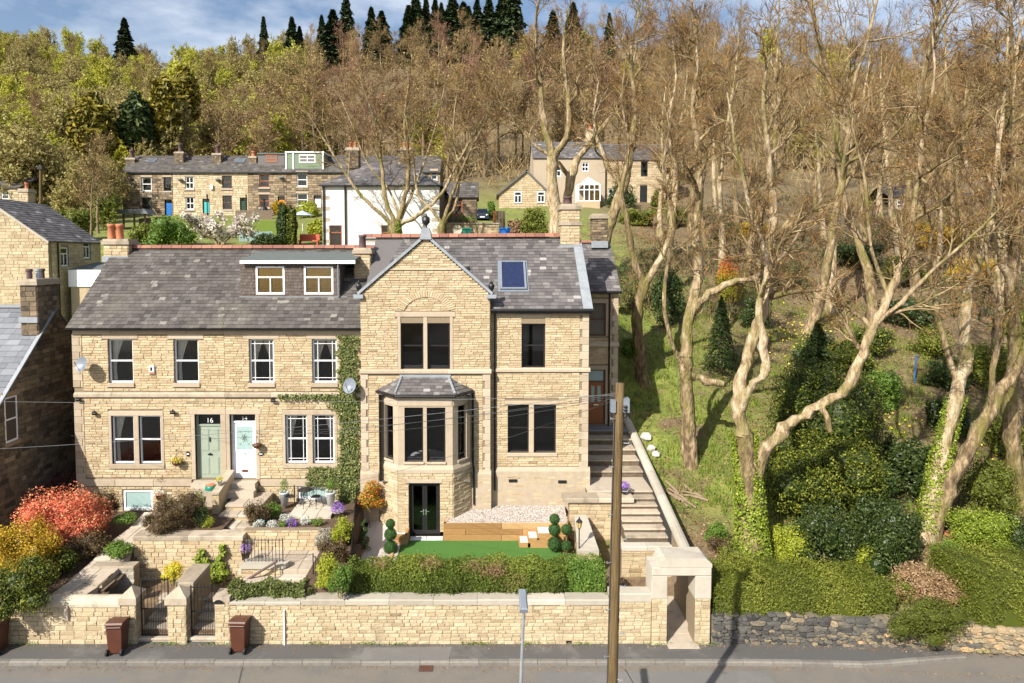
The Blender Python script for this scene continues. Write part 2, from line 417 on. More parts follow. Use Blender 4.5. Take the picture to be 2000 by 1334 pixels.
def courses(u0,u1,v0,v1,h,lens,rng,holes=(),clip=None,hvar=.09):
 """coursed rectangles round the holes; clip(v)->(ua,ub)"""
 out=[];v=v0
 while v<v1-h*.35:
  hh=h*(1+rng.uniform(-hvar,hvar))
  if v+hh>v1-h*.4:hh=v1-v
  a,b=(u0,u1)if clip is None else clip(v+hh*.6)
  iv=[(max(a,u0),min(b,u1))]
  for(p,q,r,s)in holes:
   if min(s,v+hh)-max(r,v)>hh*.12:
    nx=[]
    for(x,y)in iv:
     if q<=x or p>=y:nx.append((x,y));continue
     if p-x>.04:nx.append((x,p))
     if y-q>.04:nx.append((q,y))
    iv=nx
  for(x,y)in iv:
   if y-x<.05:continue
   u=x
   while u<y-1e-6:
    L=rng.uniform(*lens)
    if y-(u+L)<lens[0]*.6:L=y-u
    out.append((u,u+L,v,v+hh));u+=L
  v+=hh
 return out
BUDGET={}
def lay_stones(F,R,parent,owner,mat,rng,name='stone',each=150,**k):
 """the largest stones of a wall as pieces of their own (300 at most for one thing), the rest joined"""
 if not len(R):return
 R=np.asarray(R)
 left=300-BUDGET.get(owner,0)
 e=max(0,min(each,left,len(R)))
 order=np.argsort(-(R[:,1]-R[:,0])*(R[:,3]-R[:,2]))
 W,Fc,T,_=stones_mesh(F,R,rng,**k)
 f1=Fc[:9]
 for i in order[:e]:
  mesh_np(name,W[i*12:i*12+12],f1,mat,parent,T[i*12:i*12+12])
 BUDGET[owner]=BUDGET.get(owner,0)+e
 rest=order[e:]
 if len(rest):
  idx=(rest[:,None]*12+np.arange(12)).ravel()
  Fr_=(f1[None]+(np.arange(len(rest))*12)[:,None,None]).reshape(-1,4)
  mesh_np(name+'work',W[idx],Fr_,mat,parent,T[idx],kind='stuff')
def wall_core(F,u0,u1,v0,v1,holes,thick,mat,parent,name='wall',top=None):
 """backing wall with real openings, front face at n=0"""
 us=sorted({u0,u1,*[min(max(h[i],u0),u1)for h in holes for i in(0,1)]})
 vv=sorted({v0,v1,*[min(max(h[i],v0),v1)for h in holes for i in(2,3)]})
 m=MB()
 for a,b in zip(us,us[1:]):
  run=None
  for c,d in zip(vv,vv[1:]):
   mu,mv=(a+b)/2,(c+d)/2
   solid=not any(h[0]<mu<h[1]and h[2]<mv<h[3]for h in holes)
   if solid:run=(run[0],d)if run else(c,d)
   if(not solid)and run:m.fbox(F,a,b,run[0],run[1],-thick,0);run=None
  if run:m.fbox(F,a,b,run[0],run[1],-thick,0)
 if top:m.extr(F,top,-thick,0)
 return m.build(name,mat,parent)
def stone_wall(parent,owner,F,u0,u1,v0,v1,h,lens,mat,rng,holes=(),thick=.3,core='mortar',clip=None,top=None,each=150,name='wall',core_holes=None,skip=(),**k):
 w=wall_core(F,u0,u1,v0,v1 if not top else min(v1,top[0][1]),core_holes if core_holes is not None else holes,thick,core,parent,name,top)
 lay_stones(F,courses(u0,u1,v0,v1,h,lens,rng,list(holes)+list(skip),clip),w,owner,mat,rng,each=each,**k)
 return w
# ---------------------------------------------------------------- windows and doors
def window(parent,F,r,style='sash',fm='upvc_white',gm='glass',rec=.10,fw=.065,room='room_lining',curtain=None,deep=1.3,name='window',lining=True,blind=None):
 u0,u1,v0,v1=r
 m=MB()
 n0,n1=-rec-.07,-rec
 m.fbox(F,u0,u0+fw,v0,v1,n0,n1);m.fbox(F,u1-fw,u1,v0,v1,n0,n1)
 m.fbox(F,u0+fw,u1-fw,v0,v0+fw*1.15,n0,n1);m.fbox(F,u0+fw,u1-fw,v1-fw,v1,n0,n1)
 a0,a1,b0,b1=u0+fw,u1-fw,v0+fw*1.15,v1-fw
 mid=(b0+b1)/2+(b1-b0)*(.0 if style!='casement' else.18)
 panes=[]
 t=fw*.32
 if style in('sash','margin','four'):
  m.fbox(F,a0,a1,mid-fw*.45,mid+fw*.45,n0,n1+.004)
  lo,hi=(b0,mid-fw*.45),(mid+fw*.45,b1)
  panes=[(a0,a1,*lo,-.012),(a0,a1,*hi,.0)]
  if style=='margin':
   g=(a1-a0)*.16
   for q in(a0+g,a1-g):
    m.fbox(F,q-t/2,q+t/2,b0,b1,n1-.035,n1-.008)
   for q in(b0+g*.9,b1-g):
    m.fbox(F,a0,a1,q-t/2,q+t/2,n1-.034,n1-.010)
  if style=='four':
   q=(a0+a1)/2
   m.fbox(F,q-t,q+t,b0,b1,n1-.035,n1-.006)
 elif style=='dormer':
  q=b0+(b1-b0)*.62
  m.fbox(F,a0,a1,q-fw*.4,q+fw*.4,n0,n1+.004)
  m.fbox(F,(a0+a1)/2-t,(a0+a1)/2+t,b0,q-fw*.4,n1-.035,n1-.006)
  panes=[(a0,a1,b0,q-fw*.4,0),(a0,a1,q+fw*.4,b1,0)]
 elif style=='casement':
  m.fbox(F,a0,a1,mid-fw*.4,mid+fw*.4,n0,n1+.004)
  q=(a0+a1)/2
  m.fbox(F,q-t*1.2,q+t*1.2,b0,mid-fw*.4,n1-.04,n1-.004)
  panes=[(a0,a1,b0,mid-fw*.4,0),(a0,a1,mid+fw*.4,b1,0)]
 elif style=='tophung':
  q=b1-(b1-b0)*.3
  m.fbox(F,a0,a1,q-fw*.4,q+fw*.4,n0,n1+.004)
  panes=[(a0,a1,b0,q-fw*.4,0),(a0,a1,q+fw*.4,b1,0)]
 else:
  panes=[(a0,a1,b0,b1,0)]
 w=m.build(name,fm,parent)
 for(p,q,r_,s,dn)in panes:
  MB().fbox(F,p,q,r_,s,n0+.02+dn,n0+.032+dn).build('pane',gm,w)
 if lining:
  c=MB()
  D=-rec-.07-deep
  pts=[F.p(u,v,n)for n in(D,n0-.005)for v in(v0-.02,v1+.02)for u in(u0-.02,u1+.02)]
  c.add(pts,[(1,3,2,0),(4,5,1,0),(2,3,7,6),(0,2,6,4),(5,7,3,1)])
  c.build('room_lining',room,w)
 if curtain:
  for side in(-1,1):
   if curtain=='left' and side>0 or curtain=='right' and side<0:continue
   c=MB();rows=9;cols=12
   W0=(a1-a0)*.5
   vs_=[]
   for i in range(rows):
    tv=i/(rows-1)
    tie=.62
    spread=1.0 if tv>.97 else(.30+.70*max(0,(tv-.35)/.65)**1.3 if tv>.35 else.30+.12*(.35-tv))
    for k_ in range(cols):
     tu=k_/(cols-1)
     uu=tu*W0*spread
     u=a0+uu if side<0 else a1-uu
     vs_.append(F.p(u,b0+(b1-b0)*tv,n0-.09+.03*math.sin(tu*18+i*.4)))
   c.add(vs_,[(i*cols+k_,i*cols+k_+1,(i+1)*cols+k_+1,(i+1)*cols+k_)for i in range(rows-1)for k_ in range(cols-1)])
   c.build('curtain','curtain',w,smooth=True)
 if blind:
  v_lo=b0 if blind=='full' else mid
  c=MB()
  nb=12
  for i in range(nb):
   a=b0+(b1-b0)*i/nb;bb=b0+(b1-b0)*(i+.93)/nb
   c.fbox(F,a0,a1,a,bb,n0-.05,n0-.04+.004*(i%2),.3+.05*i)
  c.build('blind','blind_amber',w)
 return w
def stone_bar(F,parent,name,r,n1=.045,n0=-.1,mat='ashlar',b=.012,tint=.5):
 return MB().bev(F,r[0],r[1],r[2],r[3],n0,n1,b,tint).build(name,mat,parent)
def text(s,F,u,v,n,size,mat,parent,name='number'):
 cu=bpy.data.curves.new(name,'FONT');cu.body=s;cu.size=size;cu.extrude=.004;cu.align_x='CENTER'
 cu.materials.append(MATS[mat])
 tmp=bpy.data.objects.new(name,cu);COL.objects.link(tmp)
 bpy.context.view_layer.update()
 me=bpy.data.meshes.new_from_object(tmp.evaluated_get(bpy.context.evaluated_depsgraph_get()))
 bpy.data.objects.remove(tmp)
 if not me.materials:me.materials.append(MATS[mat])
 o=bpy.data.objects.new(name,me);COL.objects.link(o)
 M=Matrix((F.U,F.V,F.N)).transposed().to_4x4();M.translation=F.p(u,v,n)
 o.matrix_world=M
 o.parent=parent
 return o
# ---------------------------------------------------------------- roofs
def slates(F,L,S,parent,owner,mat,rng,w=.3,e=.21,each=150,clip=None,name='slate',holes=(),edge=True,thick=.012,wvar=.12):
 """rows of slates on a slope: frame F has u along the eave, v up the slope, n out of it"""
 R=[];rows=int(S/e)
 e=S/rows
 for i in range(rows):
  v=i*e
  a,b=(0,L)if clip is None else clip(v+e*.5)
  u=a-(w*.5 if i%2 else 0)-rng.uniform(0,.05)
  while u<b:
   ww=w*(1+rng.uniform(-wvar,wvar))
   p,q=max(u,a),min(u+ww,b)
   if q-p>.04 and not any(h[0]<(p+q)/2<h[1]and h[2]<v+e/2<h[3]for h in holes):
    R.append((p,q,v,v+e))
   u+=ww
 R=np.array(R);n=len(R)
 g=.0035
 u0,u1,v0,v1=R[:,0]+g,R[:,1]-g,R[:,2]-.008+rng.uniform(-.006,.006,n),R[:,3]+.03
 lo=.022+rng.uniform(0,.01,n);hi=.004
 t=thick
 tw=rng.uniform(-.003,.003,n)
 U=np.stack([u0,u1,u1,u0,u0,u1],1);V=np.stack([v0,v0,v1,v1,v0,v0],1)
 N=np.stack([lo+tw,lo-tw,np.full(n,hi),np.full(n,hi),lo-t-.012,lo-t-.012],1)
 O,Uv,Vv,Nv=(np.array(x)for x in(F.O,F.U,F.V,F.N))
 W=(O+U[...,None]*Uv+V[...,None]*Vv+N[...,None]*Nv).reshape(-1,3)
 f1=np.array([(0,1,2,3),(4,5,1,0)])
 ft=np.array([(0,3,4),(1,5,2)])
 T=np.repeat(np.clip(rng.normal(.5,.22,n),0,1),6)
 left=300-BUDGET.get(owner+'_slate',0)
 k=max(0,min(each,left,n))
 order=rng.permutation(n)if False else np.argsort(R[:,2]*1.0+rng.uniform(0,.2,n))
 for i in order[:k]:
  mesh_np(name,W[i*6:i*6+6],[f1,ft],mat,parent,T[i*6:i*6+6])
 BUDGET[owner+'_slate']=BUDGET.get(owner+'_slate',0)+k
 rest=order[k:]
 if len(rest):
  idx=(rest[:,None]*6+np.arange(6)).ravel()
  off=(np.arange(len(rest))*6)[:,None,None]
  mesh_np(name+'s',W[idx],[(f1[None]+off).reshape(-1,4),(ft[None]+off).reshape(-1,3)],mat,parent,T[idx],kind='stuff')
def slope(eave_l,eave_r,ridge_l):
 U=(Vector(eave_r)-Vector(eave_l));Sv=Vector(ridge_l)-Vector(eave_l)
 L=U.length;U.normalize();Sv=Sv-U*Sv.dot(U);S=Sv.length;Sv.normalize()
 return Fr(eave_l,U,U.cross(Sv),Sv),L,S
def ridge_tiles(parent,a,b,rad=.17,step=.45,mat='ridge_tile',rng=None,name='ridge_tile'):
 a,b=Vector(a),Vector(b);n=max(1,int((b-a).length/step));d=(b-a)/n
 side=Vector((0,0,1)).cross(d.normalized())
 for i in range(n):
  p=a+d*i+d*.02;q=a+d*(i+.98)
  m=MB();pr=[]
  for k in range(6):
   an=math.pi*(k/5.0);pr.append(side*math.cos(an)*rad*1.15+Vector((0,0,math.sin(an)*rad*.95-.02)))
  vs_=[p+x for x in pr]+[q+x for x in pr]
  m.add(vs_,[(k,k+1,7+k,6+k)for k in range(5)]+[tuple(range(6)),tuple(range(11,5,-1))],rng.uniform(.2,.9))
  m.build(name,mat,parent)
def chimney(parent,owner,x0,x1,y0,y1,z0,z1,mat,rng,pots=(),potmat='terracotta',cap='coping_stone',core='mortar',each=20,h=.14,name='chimney',potr=.13,poth=.5,mid=None):
 b=MB().box(x0,x1,y0,y1,z0,z1-.2).build(name,core,parent)
 lay_stones(Fr((0,y0,0),(1,0,0),(0,-1,0)),courses(x0,x1,z0,z1-.2,h,(.2,.45),rng),b,owner,mat,rng,each=each)
 lay_stones(Fr((x1,0,0),(0,1,0),(1,0,0)),courses(y0,y1,z0,z1-.2,h,(.2,.45),rng),b,owner,mat,rng,each=0)
 lay_stones(Fr((x0,0,0),(0,-1,0),(-1,0,0)),courses(-y1,-y0,z0,z1-.2,h,(.2,.45),rng),b,owner,mat,rng,each=0)
 m=MB();o=.09
 m.box(x0-o,x1+o,y0-o,y1+o,z1-.26,z1-.1,.4)
 m.box(x0-o*.4,x1+o*.4,y0-o*.4,y1+o*.4,z1-.1,z1,.6)
 m.build('chimney_cap',cap,b)
 if mid:MB().box(x0-.07,x1+.07,y0-.07,y1+.07,mid,mid+.16).build('chimney_band',cap,b)
 for(px_,py_)in pots:
  MB().lathe((px_,py_,z1-.02),[(potr*1.05,0),(potr,.06),(potr*.88,poth*.8),(potr*1.08,poth*.84),(potr*1.08,poth),(potr*.8,poth),(potr*.75,poth*.7)],12).build('chimney_pot',potmat,b,smooth=True)
 return b
# ---------------------------------------------------------------- plants
def unit(v):return v/np.maximum(np.linalg.norm(v,axis=-1,keepdims=True),1e-9)
def leaves(Pts,Nrm,size,rng,aspect=.55,tilt=.7,tints=None,var=.35,fold=.18):
 """one small folded leaf (two quads' worth as 2 triangles) at each point, roughly facing Nrm"""
 n=len(Pts)
 N=unit(Nrm+rng.normal(0,tilt,(n,3)))
 a=unit(np.cross(N,rng.normal(0,1,(n,3))))
 b=np.cross(N,a)
 s=(size*(1+rng.uniform(-var,var,n)))[:,None]
 V=np.stack([Pts-a*s*.5,Pts+b*s*aspect*.5+N*s*fold*.5,Pts+a*s*.5,Pts-b*s*aspect*.5+N*s*fold*.5],1).reshape(-1,3)
 F=np.arange(n*4).reshape(n,4)
 F=np.concatenate([F[:,[0,1,2]],F[:,[0,2,3]]])
 if tints is None:tints=np.clip(rng.normal(.5,.24,n),0,1)
 return V,F,np.repeat(tints,4)
def lobes(rng,rx,ry,h,k,base=.06):
 """irregular crown: k overlapping ellipsoids inside an rx, ry, h envelope standing on z=0"""
 out=[((0,0,h*.5),(rx*.78,ry*.78,h*.5))]
 for i in range(k):
  a=rng.uniform(0,2*math.pi);t=rng.uniform(.4,.82);z=rng.uniform(base,.78)*h
  s=rng.uniform(.2,.46)
  out.append(((rx*t*math.cos(a),ry*t*math.sin(a),z),(rx*s,ry*s,min(h*s*.7,h-z))))
 return out
def sample_lobes(lb,n,rng,shell=(.66,1.08)):
 C=np.array([l[0]for l in lb]);R=np.array([l[1]for l in lb])
 w=R[:,0]*R[:,1]+R[:,0]*R[:,2];w=w/w.sum()
 k=rng.choice(len(lb),n,p=w)
 d=unit(rng.normal(0,1,(n,3)))
 ph=rng.uniform(0,6,3)
 r=(rng.uniform(*shell,n)*(1+.13*np.sin(d[:,0]*5+k+ph[0])*np.sin(d[:,1]*6+ph[1])+.09*np.sin(d[:,2]*9+k*2+ph[2])))[:,None]
 Pp=C[k]+d*R[k]*r
 Nn=unit(d/np.maximum(R[k],.05))
 depth=np.min(np.linalg.norm((Pp[:,None]-C[None])/np.maximum(R[None],1e-3),axis=2),axis=1)
 keep=(depth>.52)&(Pp[:,2]>.01)
 return Pp[keep],Nn[keep]
def blob(lb,seg=10,scale=.57):
 """solid inner mass of a shrub, the same lobes a little smaller"""
 m=MB()
 for c,r in lb:
  c=Vector(c);vs_=[];n=seg;k=6
  for i in range(1,k):
   th=math.pi*i/k
   for j in range(n):
    ph=2*math.pi*j/n
    vs_.append((c.x+r[0]*scale*math.sin(th)*math.cos(ph),c.y+r[1]*scale*math.sin(th)*math.sin(ph),max(-.15,c.z+r[2]*scale*math.cos(th))))
  vs_+=[(c.x,c.y,c.z+r[2]*scale),(c.x,c.y,max(-.15,c.z-r[2]*scale))]
  fs=[(i*n+j,(i+1)*n+j,(i+1)*n+(j+1)%n,i*n+(j+1)%n)for i in range(k-2)for j in range(n)]
  T=len(vs_)-2
  fs+=[(T,j,(j+1)%n)for j in range(n)]+[(T+1,(k-2)*n+(j+1)%n,(k-2)*n+j)for j in range(n)]
  m.add(vs_,fs,.15)
 return m
def shrub(name,label,cat,loc,rx,ry,h,mat,n=1800,size=.08,seed=1,k=9,group=None,aspect=.55,stem='bark',tintfn=None,tilt=.7,solid=True,lb=None,shell=(.66,1.1),up=0.0):
 rng=rnd(seed)
 t=thing(name,label,cat,loc,group)
 if lb is None:lb=lobes(rng,rx,ry,h,k)
 Pp,Nn=sample_lobes(lb,int(n*1.35),rng,shell)
 if up:Nn=unit(Nn+np.array([0,0,up]))
 tn=None if tintfn is None else np.clip(tintfn(Pp,rng),0,1)
 V,F,T=leaves(Pp,Nn,size,rng,aspect,tilt,tn)
 if solid:
  b=blob(lb)
  B=np.array(b.v);nb=len(B)
  mesh_np('foliage',np.concatenate([V,B]),[F]+[np.array(f)+len(V)for f in b.f.values()],mat,t,np.concatenate([T,np.full(nb,.15)]),local=True)
 else:
  mesh_np('foliage',V,F,mat,t,T,local=True)
 m=MB()
 for i in range(4):
  a=rng.uniform(0,6.28);m.tube([(0.05*math.cos(a),.05*math.sin(a),-.1),(rx*.25*math.cos(a),ry*.25*math.sin(a),h*.35),(rx*.45*math.cos(a),ry*.45*math.sin(a),h*.6)],[.03,.02,.01],5)
 m.build('stem',stem,t,local=True)
 return t
def hedge(name,label,x0,x1,y0,y1,z0,z1,mat,n,size=.055,seed=1,wob=.06,cat='hedge',tintfn=None,topfn=None,group=None):
 """clipped hedge: leaves over an uneven box, with a solid middle"""
 rng=rnd(seed)
 t=thing(name,label,cat,((x0+x1)/2,(y0+y1)/2,z0),group)
 ax,ay,az=x1-x0,y1-y0,z1-z0
 areas=np.array([ax*az,ax*az*.4,ay*az,ay*az,ax*ay])
 k=rng.choice(5,n,p=areas/areas.sum())
 u,v=rng.uniform(0,1,n),rng.uniform(0,1,n)
 xs=np.where(k==2,x0,np.where(k==3,x1,x0+ax*u))
 ys=np.where(k==0,y0,np.where(k==1,y1,y0+ay*np.where(k==4,v,u)))
 tz=np.where(k==4,1.0,v)
 Nn=np.zeros((n,3));Nn[k==0,1]=-1;Nn[k==1,1]=1;Nn[k==2,0]=-1;Nn[k==3,0]=1;Nn[k==4,2]=1
 top=np.zeros(n)if topfn is None else topfn(xs)
 zs=z0+(az+top)*tz
 ph=rng.uniform(0,6,6)
 bump=wob*(np.sin(xs*2.3+ph[0])*np.sin(zs*3.1+ph[1])+.7*np.sin(xs*5.7+ph[2]+ys*4)+.5*np.sin(xs*11+zs*9+ph[3]))
 rad=.12*(np.minimum(1,tz*3)-1)
 Pp=np.stack([xs,ys,zs],1)+Nn*(bump+rng.uniform(-.09,.04,n)+(rng.uniform(0,1,n)<.06)*rng.uniform(0,.16,n)+rad*(k<4))[:,None]
 edge=np.minimum(1,np.abs(1-tz)*az/.18)
 Pp[:,1]+=np.where(k==0,(1-edge)*.1,0)
 tn=np.clip(rng.normal(.5,.22,n),0,1)if tintfn is None else np.clip(tintfn(Pp,rng),0,1)
 V,F,T=leaves(Pp,Nn+np.array([0,0,.25]),size,rng,.6,.75,tn)
 m=MB();N=max(2,int(ax/.5));i_=.13
 for i in range(N):
  a,b=x0+i_+(ax-2*i_)*i/N,x0+i_+(ax-2*i_)*(i+1)/N
  tt=0 if topfn is None else float(topfn(np.array([(a+b)/2]))[0])
  m.box(a,b,y0+i_,y1-i_,z0-.05,z1-i_+tt,.2)
 B=np.array(m.v)
 mesh_np('foliage',np.concatenate([V,B]),[F]+[np.array(f)+len(V)for f in m.f.values()],mat,t,np.concatenate([T,np.full(len(B),.2)]))
 s=MB()
 for i in range(int(ax/.45)):
  x=x0+.2+i*.45;s.tube([(x,(y0+y1)/2,z0-.1),(x+.05,(y0+y1)/2,z0+az*.6)],[.025,.012],5)
 s.build('stem','bark',t)
 return t
# ---- branching
JR=rnd(999)
def tubes_np(br,sides):
 """br: list of (pts (n,3), rad (n,), tint); groups equal lengths and builds all tubes at once"""
 Vs,Fs,Ts,base=[],[],[],0
 groups={}
 for p,r,t in br:groups.setdefault(len(p),[]).append((p,r,t))
 for n,g in groups.items():
  Pt=np.array([x[0]for x in g]);Rd=np.array([x[1]for x in g]);tt=np.array([x[2]for x in g]);m=len(g)
  tan=unit(Pt[:,-1]-Pt[:,0])
  ref=np.where(np.abs(tan[:,:1])<.8,np.array([[1.,0,0]]),np.array([[0,1.,0]]))
  a=unit(ref-tan*np.sum(ref*tan,1,keepdims=True));b=np.cross(tan,a)
  ang=2*np.pi*np.arange(sides)/sides
  ring=a[:,None]*np.cos(ang)[None,:,None]+b[:,None]*np.sin(ang)[None,:,None]
  jit=1+(JR.uniform(-.10,.10,(m,n,sides))if sides>=7 else 0)*np.ones((m,n,sides))
  V=Pt[:,:,None]+ring[:,None]*(Rd[:,:,None]*jit)[...,None]
  V=V.reshape(-1,3)
  f=[]
  for i in range(n-1):
   for k in range(sides):
    q=(k+1)%sides
    f.append((i*sides+k,i*sides+q,(i+1)*sides+q,(i+1)*sides+k))
  f=np.array(f)
  F=(f[None]+(np.arange(m)*n*sides)[:,None,None]).reshape(-1,4)+base
  Vs.append(V);Fs.append(F);Ts.append(np.repeat(tt,n*sides));base+=len(V)
 return np.concatenate(Vs),np.concatenate(Fs),np.concatenate(Ts)
def spikes_np(Pt,D,L,r,rng,tint):
 """fine twigs: slender 3-sided points"""
 n=len(Pt)
 a=unit(np.cross(D,rng.normal(0,1,(n,3))));b=np.cross(D,a)
 V=np.stack([Pt+a*r,Pt+(-.5*a+.87*b)*r,Pt+(-.5*a-.87*b)*r,Pt+D*L[:,None]],1).reshape(-1,3)
 i=np.arange(n)*4
 F=np.concatenate([np.stack([i,i+1,i+3],1),np.stack([i+1,i+2,i+3],1),np.stack([i+2,i,i+3],1)])
 return V,F,np.repeat(tint,4)
class Tree:
 def __init__(s,seed,counts=(7,6,6),ratio=.62,angle=.85,wig=.16,trop=.06,twigs=5,twig_len=.9,r_min=.008,seg=.7):
  s.rng=rnd(seed);s.rr=random.Random(seed);s.b={};s.counts=counts;s.ratio=ratio;s.angle=angle;s.wig=wig;s.trop=trop
  s.twigs=twigs;s.twig_len=twig_len;s.r_min=r_min;s.seg=seg;s.tw=[]
 def limb(s,pts,rad,lvl=0,grow=True,t0=.3,n=None,L=None):
  """a given limb (list of points and radii) with growth along it"""
  pts=np.array([tuple(p)for p in pts],float);rad=np.array(rad,float)
  m=len(pts);ts=np.linspace(0,m-1,(m-1)*4+1)
  sm=np.empty((len(ts),3))
  for k in range(3):
   q=np.concatenate([[2*pts[0,k]-pts[1,k]],pts[:,k],[2*pts[-1,k]-pts[-2,k]]])
   i=np.clip(ts.astype(int),0,m-2);f=ts-i
   p0,p1,p2,p3=q[i],q[i+1],q[i+2],q[i+3]
   sm[:,k]=.5*(2*p1+(p2-p0)*f+(2*p0-5*p1+4*p2-p3)*f**2+(3*p1-p0-3*p2+p3)*f**3)
  r=np.interp(ts,np.arange(m),rad)
  sm[1:-1]+=s.rng.normal(0,1,(len(sm)-2,3))*np.minimum(r[1:-1]*.24,.035)[:,None]
  r[0]*=1.25 if lvl==0 and r[0]>.25 else 1
  s.b.setdefault(lvl,[]).append((sm,r*(1+s.rng.uniform(-.12,.12,len(r))),s.rng.uniform(.35,.75)))
  if grow:s.children(sm,r,lvl,t0,n,L)
 def children(s,pts,rad,lvl,t0=.3,n=None,L=None):
  if lvl>=len(s.counts):return
  R=s.rr
  n=s.counts[lvl]if n is None else n
  total=float(np.sum(np.linalg.norm(np.diff(pts,axis=0),axis=1)))
  for i in range(n):
   t=t0+(1-t0)*(i+R.uniform(.2,1.0))/n
   x=min(t,.999)*(len(pts)-1);j=int(x);f=x-j
   p=pts[j]*(1-f)+pts[j+1]*f
   d=pts[j+1]-pts[j];d=d/np.linalg.norm(d)
   q=np.array([R.gauss(0,1),R.gauss(0,1),R.gauss(0,1)]);q-=d*q.dot(d);q/=np.linalg.norm(q)
   an=s.angle*R.uniform(.6,1.25)
   if i==n-1 and t>.85:an*=.4
   nd=d*math.cos(an)+q*math.sin(an)
   r0=(rad[j]*(1-f)+rad[j+1]*f)*R.uniform(.5,.75)
   ll=(total if L is None else L)*s.ratio*R.uniform(.6,1.15)*(1.15-.45*t)
   s.grow(p,nd,ll,max(r0,s.r_min),lvl+1)
 def grow(s,p,d,L,r,lvl):
  R=s.rr
  n=max(2,min(9,int(L/s.seg)+2))if lvl<len(s.counts)else 3
  pts=[p]
  for i in range(n):
   d=d+np.array([R.gauss(0,s.wig),R.gauss(0,s.wig),R.gauss(0,s.wig)+s.trop])
   d=d/np.linalg.norm(d)
   p=p+d*(L/n);pts.append(p)
  pts=np.array(pts);rad=np.linspace(r,max(r*.35,s.r_min*.8),n+1)
  s.b.setdefault(lvl,[]).append((pts,rad,R.uniform(.34,.56)if lvl<3 else R.uniform(.08,.42)))
  if lvl<len(s.counts):s.children(pts,rad,lvl,.2)
  else:s.tw.append(pts)
 def finish(s,root,split=1,barkm='bark',twigm='twig',buds=0,bud_size=.05,bud_lo=.6,bud_hi=.95,twr=.008,sides=(12,7,5,3,3),local=True,leafm=None):
  rng=s.rng
  lv=sorted(s.b)
  A=[tubes_np(s.b[k],sides[min(k,4)])for k in lv if k<=split]
  B=[tubes_np(s.b[k],sides[min(k,4)])for k in lv if k>split]
  def cat(parts):
   V,F4,F3,T,base=[],[],[],[],0
   for v,f,t in parts:
    (F4 if f.shape[1]==4 else F3).append(f+base);V.append(v);T.append(t);base+=len(v)
   fs=[]
   if F4:fs.append(np.concatenate(F4))
   if F3:fs.append(np.concatenate(F3))
   return np.concatenate(V),fs,np.concatenate(T)
  V,F,T=cat(A);mesh_np('trunk',V,F,barkm,root,T,smooth=True,local=local)
  if s.tw:
   ends=np.array(s.tw)
   m=len(ends);k=s.twigs
   i=np.repeat(np.arange(m),k);t=rng.uniform(.1,1,m*k)*(ends.shape[1]-1.001);j=t.astype(int);f=(t-j)[:,None]
   Pp=ends[i,j]*(1-f)+ends[i,j+1]*f
   D=unit(unit(ends[i,j+1]-ends[i,j])+rng.normal(0,.36,(m*k,3))+np.array([0,0,.12]))
   L=s.twig_len*rng.uniform(.4,1.2,m*k)
   B.append(spikes_np(Pp,D,L,twr,rng,np.where(rng.uniform(0,1,m*k)<.28,rng.uniform(.62,.8,m*k),rng.uniform(.0,.4,m*k))))
   if buds:
    q=rng.integers(0,m*k,buds)
    bp=Pp[q]+D[q]*(L[q]*rng.uniform(.2,1,buds))[:,None]
    lf=leaves(bp,rng.normal(0,1,(buds,3)),bud_size,rng,.6,1,rng.uniform(bud_lo,bud_hi,buds))
    if leafm:mesh_np('leaf_spray',lf[0],lf[1],leafm,root,lf[2],local=local)
    else:B.append(lf)
  V,F,T=cat(B);mesh_np('crown',V,F,twigm,root,T,local=local)
def copy_tree(o,loc,rotz,scale,label=None,group=None):
 r=o.copy();COL.objects.link(r)
 r.location=loc;r.rotation_euler=(0,0,rotz);r.scale=scale if isinstance(scale,tuple)else(scale,)*3
 if label:r['label']=label
 if group:r['group']=group
 for ch in KIDS[o.name]:
  c=ch.copy();COL.objects.link(c);c.parent=r
  for g in KIDS.get(ch.name,[]):
   gg=g.copy();COL.objects.link(gg);gg.parent=c
 return r
KIDS={}
def remember(o):
 """list a thing's parts once, so that copies need no search"""
 KIDS[o.name]=[c for c in bpy.data.objects if c.parent==o]
 for c in KIDS[o.name]:KIDS[c.name]=[g for g in bpy.data.objects if g.parent==c]
 return o
def spruce(root,rng,h,r,n,leafm,size=.3,layers=16,droop=.35,dens=1.0,trunk='bark_far',trunk_r=.02):
 """tiered conifer: whorls of drooping sprays round a tapering trunk"""
 Pp,Nn=[],[]
 for i in range(n):
  t=rng.uniform(.06,1)**.85
  z=h*t
  lay=(t*layers)%1
  rr=r*(1-t)**.85*(1-.42*lay)+.02
  a=rng.uniform(0,6.283);rad=rr*rng.uniform(.35,1.05)**.6
  rad*=1+.22*math.sin(a*3+t*31)
  Pp.append((rad*math.cos(a),rad*math.sin(a),z-droop*rad))
  Nn.append((math.cos(a)*.4,math.sin(a)*.4,.9))
 V,F,T=leaves(np.array(Pp),np.array(Nn),size,rng,.38,.35,np.clip(rng.normal(.45,.25,n),0,1))
 mesh_np('crown',V,F,leafm,root,T,local=True)
 MB().tube([(0,0,-.3),(0,0,h*.5),(0,0,h*.99)],[h*trunk_r,h*trunk_r*.6,.01],7).build('trunk',trunk,root,local=True)
